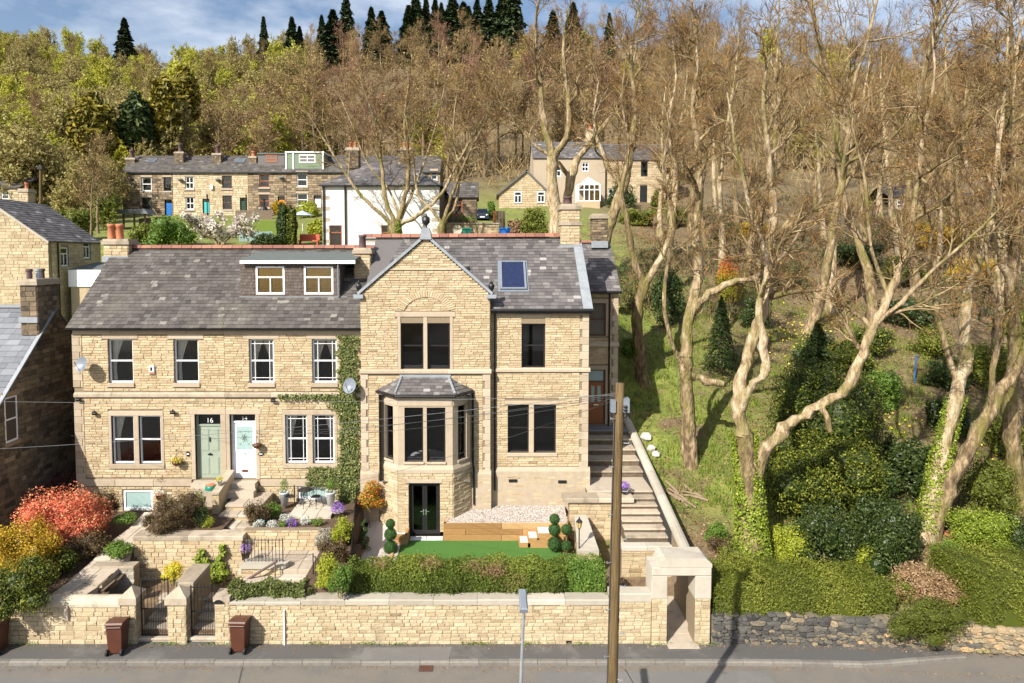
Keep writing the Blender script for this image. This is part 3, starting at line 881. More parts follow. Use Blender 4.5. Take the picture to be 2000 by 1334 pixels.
# ---------------------------------------------------------------- the setting: terrain, road, pavement
PLd=[-60,19.4,21.2,21.5,27,31,33.5,36,39,51,66,93,100,150,220,330,372,520,900]
PLz=[-.45,-.45,-.45,.35,1.3,2.2,3.6,6.2,8.3,12.4,14.6,18.4,20,38,66,106,110,100,60]
PRd=[-60,19.4,20.5,21.0,21.8,24.5,30,36,45,56,75,90,130,190,250,300,340,520,900]
PRz=[-.45,-.45,-.45,-.3,1.05,1.6,3.5,6.0,8.8,12.5,16.6,19.6,32,58,84,95,96,85,60]
def hz(x,y):
 x=np.asarray(x,float);d=np.asarray(y,float)+27.5
 zl,zr=np.interp(d,PLd,PLz),np.interp(d,PRd,PRz)
 k=np.clip((d-42)/50,0,1)
 xa=7.02*(1-k)+(-.35*d)*k;xb=7.12*(1-k)+(-.10*d)*k
 xb=np.where(d>34,np.maximum(xb,xa+2.5),xb)
 s=np.clip((x-xa)/np.maximum(xb-xa,.05),0,1);s=s*s*(3-2*s)
 z=zl*(1-s)+zr*s
 far=np.clip((d-100)/120,0,1)
 z=z+far*(4*np.sin(x*.021+.7)+3*np.sin(x*.047+y*.02)+2*np.sin(y*.05+x*.013))
 z=z-5.5*np.clip((-x-17.5)/3,0,1)*np.clip((d-29)/5,0,1)*np.clip((58-d)/9,0,1)
 nr=np.clip((d-23)/4,0,1)*s
 z=z+nr*.10*(np.sin(x*1.3+y*.7)+np.sin(x*.6-y*1.1)+.5*np.sin(x*2.9+y*2.1))
 return np.where((x>4.5)&(x<7.0)&(d<24.2),np.minimum(z,-.3),z)
def hz1(x,y):return float(hz(x,y))
def onground(px,py,lo=-5,hi=330):
 """where the line of sight through a point of the photograph meets the terrain"""
 r=ray(px,py);prev=None
 for i in range(4000):
  Y=lo+i*.1 if lo+i*.1<60 else 60+(i-(60-lo)/.1)*.5
  if Y>hi:break
  t=(Y-CAM.y)/r.y;p=CAM+r*t
  if p.z<hz1(p.x,p.y):return Vector((p.x,p.y,hz1(p.x,p.y)))
 return p
gy=np.concatenate([np.arange(-60,-8,4.0),np.arange(-8,12,.25),np.arange(12,40,.6),np.arange(40,110,2),np.arange(110,400,6),np.arange(400,901,40)])
gxp=np.concatenate([np.arange(0,20,.35),np.arange(20,60,1.2),np.arange(60,160,5),np.arange(160,620,25)])
gx=np.unique(np.concatenate([-gxp,gxp,[6.98,7.03,7.08,7.14,7.3]]))
GX,GY=np.meshgrid(gx,gy)
GZ=hz(GX,GY)
nx_,ny_=len(gx),len(gy)
idx=np.arange(nx_*ny_).reshape(ny_,nx_)
GF=np.stack([idx[:-1,:-1],idx[:-1,1:],idx[1:,1:],idx[1:,:-1]],-1).reshape(-1,4)
m,n,l,b=_new('ground')
t=n.new('ShaderNodeTexCoord')
def nz(scale,detail=6,rough=.6):
 q=n.new('ShaderNodeTexNoise');q.inputs['Scale'].default_value=scale;q.inputs['Detail'].default_value=detail;q.inputs['Roughness'].default_value=rough
 l.new(t.outputs['Object'],q.inputs['Vector']);return q.outputs['Fac']
def rp(src,stops):
 r=n.new('ShaderNodeValToRGB');e=r.color_ramp.elements
 e[0].position,e[0].color=stops[0][0],(*stops[0][1],1);e[1].position,e[1].color=stops[-1][0],(*stops[-1][1],1)
 for p,c in stops[1:-1]:e.new(p).color=(*c,1)
 l.new(src,r.inputs['Fac']);return r.outputs['Color']
def mixc(f,a,c):
 x=n.new('ShaderNodeMix');x.data_type='RGBA';l.new(f,x.inputs['Factor']);l.new(a,x.inputs['A']);l.new(c,x.inputs['B']);return x.outputs['Result']
grass_c=rp(nz(2.2),[(.3,(.085,.10,.018)),(.5,(.14,.175,.028)),(.7,(.22,.23,.055))])
soil_c=rp(nz(3,8,.7),[(.3,(.07,.045,.026)),(.5,(.145,.095,.055)),(.7,(.20,.155,.08))])
wood_c=rp(nz(.35,8,.7),[(.3,(.075,.055,.03)),(.55,(.15,.11,.055)),(.75,(.13,.14,.045))])
patch=n.new('ShaderNodeMapRange');l.new(nz(.55,5),patch.inputs[0]);patch.inputs[1].default_value=.53;patch.inputs[2].default_value=.66
sx=n.new('ShaderNodeSeparateXYZ');l.new(t.outputs['Object'],sx.inputs[0])
# bare earth beside the side wall, woodland floor beyond the gardens
e1=n.new('ShaderNodeMapRange');l.new(sx.outputs['Y'],e1 .inputs[0]);e1 .inputs[1].default_value=1.0;e1 .inputs[2].default_value=-3.0
e2=n.new('ShaderNodeMapRange');l.new(sx.outputs['X'],e2 .inputs[0]);e2 .inputs[1].default_value=11.0;e2 .inputs[2].default_value=8.6
e3=n.new('ShaderNodeMapRange');l.new(sx.outputs['X'],e3 .inputs[0]);e3 .inputs[1].default_value=10.0;e3 .inputs[2].default_value=17.0;e3 .inputs[4].default_value=.9
em=n.new('ShaderNodeMath');em.operation='MULTIPLY';l.new(e1 .outputs[0],em.inputs[0]);l.new(e2 .outputs[0],em.inputs[1])
ad=n.new('ShaderNodeMath');ad.operation='MAXIMUM';l.new(patch.outputs[0],ad.inputs[0]);l.new(em.outputs[0],ad.inputs[1])
ad2=n.new('ShaderNodeMath');ad2 .operation='MAXIMUM';l.new(ad.outputs[0],ad2 .inputs[0]);l.new(e3 .outputs[0],ad2 .inputs[1]);ad=ad2
wd=n.new('ShaderNodeMapRange');l.new(sx.outputs['Y'],wd.inputs[0]);wd.inputs[1].default_value=55;wd.inputs[2].default_value=80
l.new(mixc(wd.outputs[0],mixc(ad.outputs[0],grass_c,soil_c),wood_c),b.inputs['Base Color'])
b.inputs['Roughness'].default_value=.95
bn=n.new('ShaderNodeBump');bn.inputs['Strength'].default_value=.8;bn.inputs['Distance'].default_value=.05
l.new(nz(14,6),bn.inputs['Height']);l.new(bn.outputs['Normal'],b.inputs['Normal'])
tag(mesh_np('ground',np.stack([GX,GY,GZ],-1).reshape(-1,3),GF,'ground',smooth=True),kind='structure')
# the road runs along X; on the right it swings a little towards the camera
def bend(x):return-np.maximum(0,np.asarray(x,float)-7.0)**2*.0052
xs_r=np.arange(-70,70.1,1.0)
KERB_Y,WALL_Y=-7.32,-6.33
def strip(name,ya,yb,z,mat):
 V,F=[],[]
 for i,x in enumerate(xs_r):
  bd=float(bend(x))
  V+=[(x,ya+bd,z),(x,yb+bd,z)]
  if i:F.append((2*i-2,2*i,2*i+1,2*i-1))
 return tag(mesh_np(name,np.array(V),np.array(F),mat),kind='structure')
strip('road',-13.0,WALL_Y+.35,0.0,'asphalt')
# pavement with its kerb stones; it tapers out on the right
PAVE_END=15.2
V,F=[],[]
for i,x in enumerate(np.arange(-70,PAVE_END+.01,.6)):
 bd=float(bend(x));w=KERB_Y+.14 if x<12 else KERB_Y+.14+(x-12)/(PAVE_END-12)*.62
 V+=[(x,w+bd,.12),(x,WALL_Y+.2+bd,.12)]
 if i:F.append((2*i-2,2*i,2*i+1,2*i-1))
pav=tag(mesh_np('pavement',np.array(V),np.array(F),'pavement_asphalt'),kind='structure')
rg=rnd(5)
x=-26.0
while x<PAVE_END:
 L=.92
 y=lambda q:float(bend(q))+KERB_Y+(0 if q<12 else(q-12)/(PAVE_END-12)*.62)
 a,c=x+.006,min(x+L,PAVE_END)-.006
 jz=rg.uniform(-.008,.008)
 m_=MB();F0=Fr((a,y(a),0),(c-a,y(c)-y(a),0),(0,-1,0))
 LL=math.hypot(c-a,y(c)-y(a))
 m_.add([F0 .p(u,v,nn)for(v,nn)in((-.05,0),(.09,0),(.125+jz,-.03),(.125+jz,-.15),(-.05,-.15))for u in(0,LL)],[(0,1,3,2),(2,3,5,4),(4,5,7,6),(6,7,9,8),(0,2,4,6,8),(1,9,7,5,3)],rg.uniform(.2,.8))
 m_.build('kerb_stone','kerb_stone',pav)
 x+=L
for i,(a,c,y0,y1,zz)in enumerate(((-16,-11.2,-9.6,-7.9,.004),(1.5,8.6,-10.2,-7.6,.004),(-4,-1.2,-7.26,-6.5,.124))):
 tag(MB().add([(a,y0,zz),(c,y0+.05,zz),(c+.1,y1,zz),(a+.05,y1-.06,zz)],[(0,1,2,3)]).build('road_patch','pavement_asphalt'),kind='structure')
strip('verge',-60.0,-13.0,.10,'pavement_asphalt')
for i,pl_ in enumerate((((-18,-8.6),(-12,-8.45),(-5,-8.7),(2,-8.5),(9,-8.9),(17,-9.6)),((-7.5,-10.5),(-7.2,-9.2),(-7.6,-7.4)),((4.2,-10.8),(4.6,-9.4),(4.3,-7.5)))):
 V,F=[],[]
 for k_,(x_,y_)in enumerate(pl_):
  o_=(.02,0)if i else(0,.025)
  V+=[(x_-o_[0],y_-o_[1],.006),(x_+o_[0],y_+o_[1],.006)]
  if k_:F.append((2*k_-2,2*k_,2*k_+1,2*k_-1))
 tag(mesh_np('road_seam',np.array(V),np.array(F),'asphalt_seam'),kind='structure')
rd_=rnd(55);n_d=2600;xd=rd_.uniform(-20,17,n_d);ed=rd_.uniform(0,1,n_d)<.5
yd_=np.where(ed,WALL_Y-np.abs(rd_.normal(.02,.12,n_d))-.08,KERB_Y-np.abs(rd_.normal(.03,.14,n_d))-.04)+bend(xd)
Vd,Fd,Td=leaves(np.stack([xd,yd_,np.where(ed,.128,.008)],1),np.tile([0,0,1.],(n_d,1)),.045,rd_,.7,.25)
tag(mesh_np('street_debris',Vd,Fd,'litter',tint=Td),'dry leaves and grit along the wall foot and the gutter','debris',kind='stuff')
n_d=900;xd=np.concatenate([rd_.normal(c_,.25,45)for c_ in rd_.uniform(-20,16,20)]);n_d=len(xd)
Vd,Fd,Td=leaves(np.stack([xd,WALL_Y-.06-np.abs(rd_.normal(0,.04,n_d))+bend(xd),rd_.uniform(.13,.22,n_d)],1),np.tile([0,-.5,.6],(n_d,1)),.06,rd_,.4,.6)
tag(mesh_np('weeds',Vd,Fd,'leaf_green',tint=Td),'small weeds growing at the foot of the roadside walls','weeds',kind='stuff')
# a gully grate set in the road
g=thing('drain_grate','rusty iron gully grate set in the road surface beside the kerb','drain',(X(832,-7.2),-7.0,0))
p0=PZ(832,1306,0.0)
mm=MB().box(p0 .x-.22,p0 .x+.22,p0 .y-.16,p0 .y+.16,-.05,.012,.2)
mm.build('grate_frame','pot_dark',g)
for i in range(6):
 MB().box(p0 .x-.19+i*.066,p0 .x-.15+i*.066,p0 .y-.13,p0 .y+.13,.012,.022).build('grate_bar','wood_brown',g)
# ---------------------------------------------------------------- the pair of terraced houses on the left
YL=.30
FL=front(YL)
XL0,XL1,XLM=-17.36,-5.2,X(441,YL)
ZE_L=Z(641,YL);RIDGE_L=Vector((0,4.0,Z(484,4.0)))
def sill(F,parent,r,d=.075,h=.10,over=.06):
 return stone_bar(F,parent,'sill',(r[0]-over,r[1]+over,r[2]-h,r[2]),d)
def pair_house(name,label,x0,x1,seed):
 rng=rnd(seed)
 t=thing(name,label,'house',((x0+x1)/2,YL,2.3))
 left=x0==XL0
 W=[]
 if left:
  ups=[rect(212,662,260,748,YL),rect(340,662,388,748,YL)]
  lows=[rect(219,812,262,906,YL),rect(272,812,315,906,YL)]
  door=rect(382,809,432,937,YL);base=rect(240,957,299,997,YL)
 else:
  ups=[rect(487,662,535,748,YL),rect(610,662,658,748,YL)]
  lows=[rect(558,810,600,905,YL),rect(611,810,653,905,YL)]
  door=rect(450,809,500,937,YL);base=rect(582,950,640,976,YL)
 holes=ups+lows+[door,base]
 zs0,zs1=Z(777,YL),Z(766,YL)
 zf0=Z(653,YL)
 zp0,zp1=Z(949,YL),Z(936,YL)
 lint=[]
 for r in ups:lint.append((r[0]-.24,r[1]+.24,r[3],r[3]+.21))
 lint.append((lows[0][0]-.12,lows[1][1]+.12,lows[0][3],lows[0][3]+.20))
 lint.append((door[0]-.20,door[1]+.20,door[3],door[3]+.22))
 if left:lint[-1]=(door[0]-.22,XLM,door[3],door[3]+.22)
 else:lint[-1]=(XLM+.004,door[1]+.25,door[3],door[3]+.22)
 jamb=[(lows[0][0]-.13,lows[0][0],lows[0][2],lows[0][3]),(lows[0][1],lows[1][0],lows[0][2],lows[0][3]),(lows[1][1],lows[1][1]+.13,lows[1][2],lows[1][3]),(door[0]-.17,door[0],zp1,door[3]),(door[1],door[1]+.17,zp1,door[3])]
 if left:jamb[-1]=(door[1],XLM,zp1,door[3])
 else:jamb[-2]=(XLM+.004,door[0],zp1,door[3])
 sills=[(r[0]-.05,r[1]+.05,r[2]-.17,r[2])for r in ups]+[(lows[0][0]-.14,lows[1][1]+.14,lows[0][2]-.2,lows[0][2])]
 bands=[(x0,x1,zs0,zs1),(x0,x1,zf0,ZE_L),(x0,x1,zp0,zp1)]
 quoin=[(x0,x0+.38,1.8,zf0)]if left else[]
 w=stone_wall(t,name+str(seed),FL,x0,x1,1.6,ZE_L,.108,(.2,.5),'stone_honey',rng,holes=holes,skip=lint+jamb+sills+bands+quoin,each=270)
 for q in lint:stone_bar(FL,t,'lintel',q,.04,tint=rng.uniform(.3,.8))
 for q in jamb:stone_bar(FL,t,'jamb',q,.035 if q!=jamb[1]else.03,tint=rng.uniform(.3,.7))
 for q in sills:stone_bar(FL,t,'sill',q,.075,tint=rng.uniform(.2,.6))
 for(a,b_,c,d),nm,pr in((bands[0],'string_course',.10),(bands[1],'frieze',.05),(bands[2],'plinth_band',.07)):
  segs=[(a,b_)]
  if nm=='plinth_band':
   segs=[(a,door[0]-.17),(door[1]+.17,b_)]
  for(p,q)in segs:
   n_=max(1,int((q-p)/1.5))
   for i in range(n_):
    u0,u1=p+(q-p)*i/n_+.004,p+(q-p)*(i+1)/n_-.004
    if nm=='string_course':
     MB().poly([(0,c),(pr,c+.05),(pr,d-.07),(.02,d)],lambda z,u=u0:FL.p(u,z[1],z[0]),lambda z,u=u1:FL.p(u,z[1],z[0]),rng.uniform(.2,.7)).build(nm,'coping_stone',t)
    else:stone_bar(FL,t,nm,(u0,u1,c,d),pr,tint=rng.uniform(.3,.8))
 if left:
  z=1.8;i=0
  while z<zf0-.1:
   h=rng.uniform(.26,.34);ww=.38 if i%2 else.28
   top=min(z+h,zf0)
   if not(z<zs1 and top>zs0):
    stone_bar(FL,t,'quoin',(x0-.03,x0+ww,z+.004,top-.004),.045,tint=rng.uniform(.1,.6))
    if ww<.38:stone_bar(FL,t,'quoin',(x0+ww+.006,x0+.376,z+.004,top-.004),.03,mat='stone_honey',tint=rng.uniform(.3,.7))
   z=top;i+=1
 for i,r in enumerate(ups):window(t,FL,r,'sash' if left else 'margin',curtain='left' if left else 'both',room='room_lining',rec=.09)
 for i,r in enumerate(lows):window(t,FL,r,'sash' if left else 'margin',curtain=('left' if i==0 else 'right')if not left else('left' if i==0 else None),rec=.09)
 window(t,FL,base,'single',rec=.03,fw=.10,name='basement_window',gm='frosted',deep=.1)
 zt=door[3]-(.5 if left else.36)
 dm='door_sage' if left else 'door_white'
 fr_=MB()
 fw=.07
 fr_.fbox(FL,door[0],door[0]+fw,door[2],door[3],-.25,-.15);fr_.fbox(FL,door[1]-fw,door[1],door[2],door[3],-.25,-.15)
 fr_.fbox(FL,door[0]+fw,door[1]-fw,door[3]-.05,door[3],-.25,-.15);fr_.fbox(FL,door[0]+fw,door[1]-fw,zt-.04,zt+.03,-.25,-.148)
 fr_.build('door_frame',dm,t)
 fl=MB().fbox(FL,door[0]+fw,door[1]-fw,zt+.03,door[3]-.05,-.22,-.21).build('fanlight','glass_smoked',t)
 MB().fbox(FL,door[0],door[1],zt,door[3],-.5,-.46).build('room_lining','room_lining',t)
 text('16' if left else '14',FL,(door[0]+door[1])/2,zt+(.09 if left else.055),-.205,.30 if left else.25,'number_white',fl,'house_number')
 a,b_,c,d=door[0]+fw,door[1]-fw,door[2]+.02,zt-.04
 lf=MB().fbox(FL,a,b_,c,d,-.24,-.19)
 wd,hh=b_-a,d-c
 if left:
  for(p,q,r_,s)in((.10,.46,.52,.94),(.54,.90,.52,.94),(.10,.46,.07,.40),(.54,.90,.07,.40)):
   lf.fbox(FL,a+wd*p,a+wd*q,c+hh*r_,c+hh*s,-.19,-.178)
   lf.fbox(FL,a+wd*p+.03,a+wd*q-.03,c+hh*r_+.03,c+hh*s-.03,-.178,-.168)
 else:
  lf.fbox(FL,a+wd*.08,a+wd*.92,c+hh*.48,c+hh*.96,-.19,-.175)
  for(p,q)in((.14,.46),(.54,.86)):
   lf.fbox(FL,a+wd*p,a+wd*q,c+hh*.08,c+hh*.40,-.19,-.176)
 dr=lf.build('door',dm,t)
 if left:
  MB().fbox(FL,a+wd*.40,a+wd*.60,c+hh*.44,c+hh*.465,-.168,-.155).build('letterbox','iron_black',dr)
  MB().tube([FL.p(a+wd*.5,c+hh*.47,-.168),FL.p(a+wd*.5,c+hh*.47,-.12)],.035,8).build('door_knob','iron_black',dr)
  MB().fbox(FL,a+wd*.47,a+wd*.53,c+hh*.70,c+hh*.78,-.168,-.14).build('knocker','iron_black',dr)
 else:
  pn=MB().fbox(FL,a+wd*.14,a+wd*.86,c+hh*.52,c+hh*.93,-.175,-.168).build('door_glass','frosted',dr)
  mo=MB()
  cu,cv=a+wd*.5,c+hh*.725
  for k in range(12):
   an=2*math.pi*k/12
   R1=.12 if k%2 else.17
   p=[FL.p(cu+R1*tt*math.cos(an+.5*math.sin(tt*3)),cv+R1*1.15*tt*math.sin(an+.5*math.sin(tt*3)),-.165)for tt in(.15,.45,.75,1)]
   mo.tube(p,[.006,.009,.006,.011],4)
  for sx_ in(-1,1):
   for sy in(-1,1):
    p=[FL.p(cu+sx_*(.21-.05*q),cv+sy*(.24+.06*math.sin(q*3)),-.165)for q in(0,.4,.8,1.2)]
    mo.tube(p,.006,4)
  mo.build('etched_pattern','leaf_conifer',pn)
  MB().fbox(FL,a+wd*.36,a+wd*.64,c+hh*.11,c+hh*.15,-.176,-.16).build('letterbox','wood_brown',dr)
  MB().tube([FL.p(a+wd*.5,c+hh*.44,-.19),FL.p(a+wd*.5,c+hh*.44,-.15)],.03,8).build('door_knob','steel',dr)
 e0,e1=(x0-(.16 if left else 0)),x1
 F,L,S=slope((e0,YL-.22,ZE_L+.02),(e1,YL-.22,ZE_L+.02),(e0,4.0,RIDGE_L.z))
 rf=MB().fbox(F,0,L,0,S,-.10,-.004).build('roof','slate_old',t)
 bk=MB();bk.add([(e0,4.0,RIDGE_L.z-.02),(e1,4.0,RIDGE_L.z-.02),(e1,8.2,ZE_L),(e0,8.2,ZE_L)],[(0,1,2,3)]);bk.build('rear_roof','slate_old',t)
 hol=[]
 slates(F,L,S,rf,name+str(seed),'slate_old',rng,.27,.205,each=290)
 ridge_tiles(rf,(e0+.35 if left else e0,4.0,RIDGE_L.z),(e1,4.0,RIDGE_L.z),rng=rng)
 bd=MB();bd.box(x0,x1,7.7,8.0,1.6,ZE_L);
 if left:bd.poly([(YL+.31,1.6),(YL+.31,ZE_L),(4.0,RIDGE_L.z-.12),(7.7,ZE_L),(7.7,1.6)],lambda p:Vector((x0+.01,p[0],p[1])),lambda p:Vector((x0+.3,p[0],p[1])))
 bd.build('side_wall','stone_sooty',t)
 gt=MB()
 prof=[(.07*math.cos(a_),.07*math.sin(a_))for a_ in np.linspace(math.pi,2*math.pi,7)]
 gt.poly(prof+[(.055,0),(-.055,0)],lambda p:Vector((e0,YL-.27+p[0],ZE_L+.0+p[1])),lambda p:Vector((e1,YL-.27+p[0],ZE_L+.0+p[1])))
 gt.build('gutter','gutter_black',t)
 return t,F,L,S,rng
H16,*_=pair_house('terraced_house','buff stone house with sage green door numbered 16 and two plain white sash windows upstairs',XL0,XLM,11)
chimney(H16,'c16',X(216,3.7),X(262,3.7),3.55,4.35,11.6,Z(467,3.9),'stone_honey',rnd(3),[(X(229,3.9),3.85),(X(243,3.9),3.95)],poth=.72,potr=.17,each=12)
MB().box(X(214,3.7),X(264,3.7),3.46,3.60,Z(512,3.6),Z(500,3.6)).build('chimney_flashing','lead',H16)
H14,FR14,L14,S14,rg14=pair_house('terraced_house','buff stone house with white door numbered 14, margin-paned windows and a flat dormer',XLM,XL1,12)
# dormer on number 14
def roofY(py,F,lo=0.1,hi=4.0):
 sl=F.V.z/F.V.y
 for _ in range(60):
  m_=(lo+hi)/2
  if Z(py,m_)>F.O.z+(m_-F.O.y)*sl:lo=m_
  else:hi=m_
 return(lo+hi)/2
YD=roofY(579,FR14)
FD=front(YD)
dx0,dx1=X(470,YD,550),X(664,YD,550)
dz0,dz1=Z(580,YD),Z(514,YD)
dw=[rect(500,520,556,575,YD),rect(594,520,651,575,YD)]
dn=wall_core(FD,dx0,dx1,dz0,dz1,dw,.12,'dormer_tile',H14,'dormer')
slates(Fr((dx0,YD,dz0),(1,0,0),(0,-1,0)),dx1-dx0,dz1-dz0,dn,'dormer','dormer_tile',rg14,.15,.13,each=0,holes=[(r[0]-dx0-.05,r[1]-dx0+.05,r[2]-dz0-.05,r[3]-dz0+.05)for r in dw],name='hung_tile')
MB().poly([(YD,dz0),(YD,dz1),(4.0,dz1),(4.0,dz1-.1)],lambda p:Vector((dx0,p[0]+.13,p[1])),lambda p:Vector((dx0+.1,p[0]+.13,p[1]))).build('dormer_cheek','dormer_tile',H14)
MB().poly([(YD,dz0),(YD,dz1),(4.0,dz1),(4.0,dz1-.1)],lambda p:Vector((dx1-.1,p[0]+.13,p[1])),lambda p:Vector((dx1,p[0]+.13,p[1]))).build('dormer_cheek','dormer_tile',H14)
for i,r in enumerate(dw):window(dn,FD,r,'dormer',rec=-.02,fw=.075,blind='full',deep=.5)
drx0,drx1=X(467,YD-.3,500),X(693,YD-.3,500)
MB().poly([(YD-.2,dz1+.05),(YD-.2,dz1+.16),(4.25,Z(489,4.1)),(4.25,Z(489,4.1)-.15)],lambda p:Vector((drx0,p[0],p[1])),lambda p:Vector((drx1,p[0],p[1]))).build('dormer_roof','felt_roof',H14)
MB().box(drx0,drx1,YD-.24,YD-.205,dz1-.02,dz1+.12).build('fascia','upvc_white',H14)
MB().box(dx0-.05,dx1+.3,YD-.05,YD-.005,dz0-.07,dz0+.02).build('dormer_sill','lead',H14)
MB().tube([(X(662,YD,550),YD-.15,dz1+.03),(X(662,YD,550),YD-.12,dz0)],.035,8).build('downpipe','grey_plastic',H14)
# stack between the houses
chimney(H14,'c14',X(697,2.6),X(727,2.6),2.4,3.2,10.6,Z(484,2.6),'stone_honey',rnd(4),[(X(711,2.8),2.8)],potmat='pot_dark',poth=.6,potr=.17,each=12)
# ---------------------------------------------------------------- the tall gabled house
HM=thing('gabled_house','tall buff stone house with front gable, canted bay and black framed windows','house',(-.5,0,2))
rm=rnd(21)
FW=front(0.0);YR=.38;FRW=front(YR)
WX0,WX1=X(705,0,700),X(957,0,700);WXC=X(832,0,500)
ZK,ZA=Z(574,0),Z(462,0)
RX1=X(1149,YR,700)
ZER=Z(606,YR)
zs0,zs1=Z(731,0),Z(721,0)
zp=Z(925,0)
up2=[rect(783,631,827,721,0),rect(835,631,879,721,0)]
gclip=lambda v:(WX0,WX1)if v<ZK else(WXC-(WXC-WX0-.0)*(ZA-v)/(ZA-ZK)+.04,WXC+(WX1-WXC)*(ZA-v)/(ZA-ZK)-.04)
# bay plan
BY=-.86
bA,bB,bC,bD=Vector((X(741.5,0,850),0,0)),Vector((X(777.5,BY,850),BY,0)),Vector((X(884,BY,850),BY,0)),Vector((X(921,0,850),0,0))
bay_hole=(bA.x+.02,bD.x-.02,1.5,Z(760,0))
arch_c,arch_v=WXC,Z(617,0)
lint_up=(up2[0][0]-.22,up2[1][1]+.22,up2[0][3]+.26,up2[0][3]+.47)
inf=[(r[0],r[1],r[3],r[3]+.26)for r in up2]
mull=(up2[0][1],up2[1][0],up2[0][2],up2[0][3]+.26)
jm=[(up2[0][0]-.13,up2[0][0],up2[0][2],up2[0][3]+.26),(up2[1][1],up2[1][1]+.13,up2[0][2],up2[0][3]+.26)]
hh_=(WXC-1.30,WXC+1.30,arch_v,arch_v+1.28)
wt=stone_wall(HM,'main',FW,WX0,WX1,1.6,ZA-.05,.10,(.2,.5),'stone_buff',rm,holes=up2+[bay_hole],thick=.36,clip=gclip,top=[(WX0,ZK),(WX1,ZK),(WXC,ZA-.08)],skip=[lint_up,mull]+inf+jm+[(WX0,WX1,zs0,zs1),(WX0,WX0+.3,1.6,zs0),(WX1-.3,WX1,1.6,zs0)],each=170)
for q in[lint_up]:stone_bar(FW,HM,'lintel',q,.04,tint=.6)
for q in inf:stone_bar(FW,HM,'infill_panel',(q[0]+.004,q[1]-.004,q[2],q[3]),-.03,n0=-.2,mat='stone_buff',tint=.75)
stone_bar(FW,HM,'mullion',(mull[0]+.003,mull[1]-.003,mull[2],mull[3]),.02,n0=-.3,tint=.6)
for q in jm:stone_bar(FW,HM,'jamb',q,.036,tint=.55)
for r in up2:window(HM,FW,r,'sash','frame_black','glass_smoked',rec=.16,fw=.06)
# relieving arch: two-course voussoirs standing proud of the coursing
for k in range(27):
 a0,a1=math.radians(18+k*144/27),math.radians(18+(k+1)*144/27-.9)
 R0,R1=.96,1.26
 cc=Vector((WXC,arch_v-.02))
 pts=[(cc.x+R*math.cos(a),cc.y+R*.84*math.sin(a))for R,a in((R0,a0),(R1,a0),(R1,a1),(R0,a1))]
 MB().extr(FW,pts,0,.06+rm.uniform(-.006,.012),rm.uniform(.4,.9)).build('voussoir','stone_buff',wt)
# string course, quoins below it, gable band
def string(F,parent,a,b,z0,z1,rng,n0=0.0,pr=.10):
 k=max(1,int((b-a)/1.6))
 for i in range(k):
  u0,u1=a+(b-a)*i/k+.003,a+(b-a)*(i+1)/k-.003
  MB().poly([(n0-.05,z0),(pr,z0+.05),(pr,z1-.06),(.01,z1),(n0-.05,z1)],lambda z,u=u0:F.p(u,z[1],z[0]),lambda z,u=u1:F.p(u,z[1],z[0]),rng.uniform(.4,.9)).build('string_course','ashlar',parent)
string(FW,HM,WX0-.05,WX1+.06,zs0,zs1,rm)
zg=Z(529,0);gw=gclip(zg+.05)
string(FW,HM,gw[0]+.05,gw[1]-.05,zg,zg+.11,rm,pr=.07)
def quoins(F,parent,a,b,z0,z1,rng,other=None):
 z=z0;i=0
 while z<z1-.1:
  h=rng.uniform(.26,.36);top=min(z+h,z1)
  ww=(b-a)*(1.0 if i%2 else.72)
  stone_bar(F,parent,'quoin',(a if other is None else b-ww,a+ww if other is None else b,z+.003,top-.003),.04,tint=rng.uniform(.4,.9))
  z=top;i+=1
quoins(FW,HM,WX0-.02,WX0+.3,1.6,zs0,rm);quoins(FW,HM,WX1-.3,WX1+.02,1.6,zs0,rm,1)
# right return of the front wing
MB().box(WX1-.3,WX1,.36,1.2,1.6,ZK+.2).build('return_wall','stone_buff',HM)
lay_stones(Fr((WX1,0,0),(0,1,0),(1,0,0)),courses(.0,.38,1.6,ZK,.115,(.15,.38),rm),wt,'main','stone_buff',rm,each=0,proud=.02)
# battered plinth of the front wing
for(a,b_)in((WX0-.06,bA.x-.05),(bD.x+.03,WX1+.05)):
 MB().poly([(-.02,1.6),(.09,1.6),(.09,zp),(.0,zp+.17)],lambda p,u=a:FW.p(u,p[1],p[0]),lambda p,u=b_:FW.p(u,p[1],p[0])).build('plinth','ashlar',HM)
 lay_stones(Fr((0,-.06,0),(1,0,0),(0,-1,0)),courses(a,b_,1.6,zp-.02,.12,(.2,.45),rm),wt,'main','stone_buff',rm,each=6)
# gable coping, kneelers, finials
for sx_,xe in((-1,WX0-.08),(1,WX1+.08)):
 a=Vector((xe,0,ZK-.02));c=Vector((WXC,0,ZA+.02))
 F_,L_,_s=slope(a,c,a+Vector((0,0,1)))
 d=(c-a).normalized();up_=Vector((-d.z,0,d.x))if d.x>0 else Vector((d.z,0,-d.x))
 m_=MB()
 Lc=(c-a).length
 Fc_=Fr(a,d,Vector((0,-1,0)),up_)
 n_=5
 for i in range(n_):
  m_=MB();m_.fbox(Fc_,Lc*i/n_+.004,Lc*(i+1)/n_-.004,-.02,.09,-.42,.12)
  m_.build('gable_coping','lead',HM)
 kx=xe-sx_*.02
 k_=MB();k_.box(kx-.2,kx+.2,-.16,.40,ZK-.18,ZK-.02,.5);k_.build('kneeler','lead',HM)
 fz=ZK-.02;fx=kx-sx_*-.0
 MB().box(kx-.11,kx+.11,-.11,.11,fz,fz+.08).lathe((kx,0,fz+.08),[(.05,0),(.045,.06),(.07,.09),(.12,.2),(.13,.28),(.10,.34),(.05,.38),(.07,.41),(.03,.46),(.0,.52)],12).build('finial','iron_black',HM)
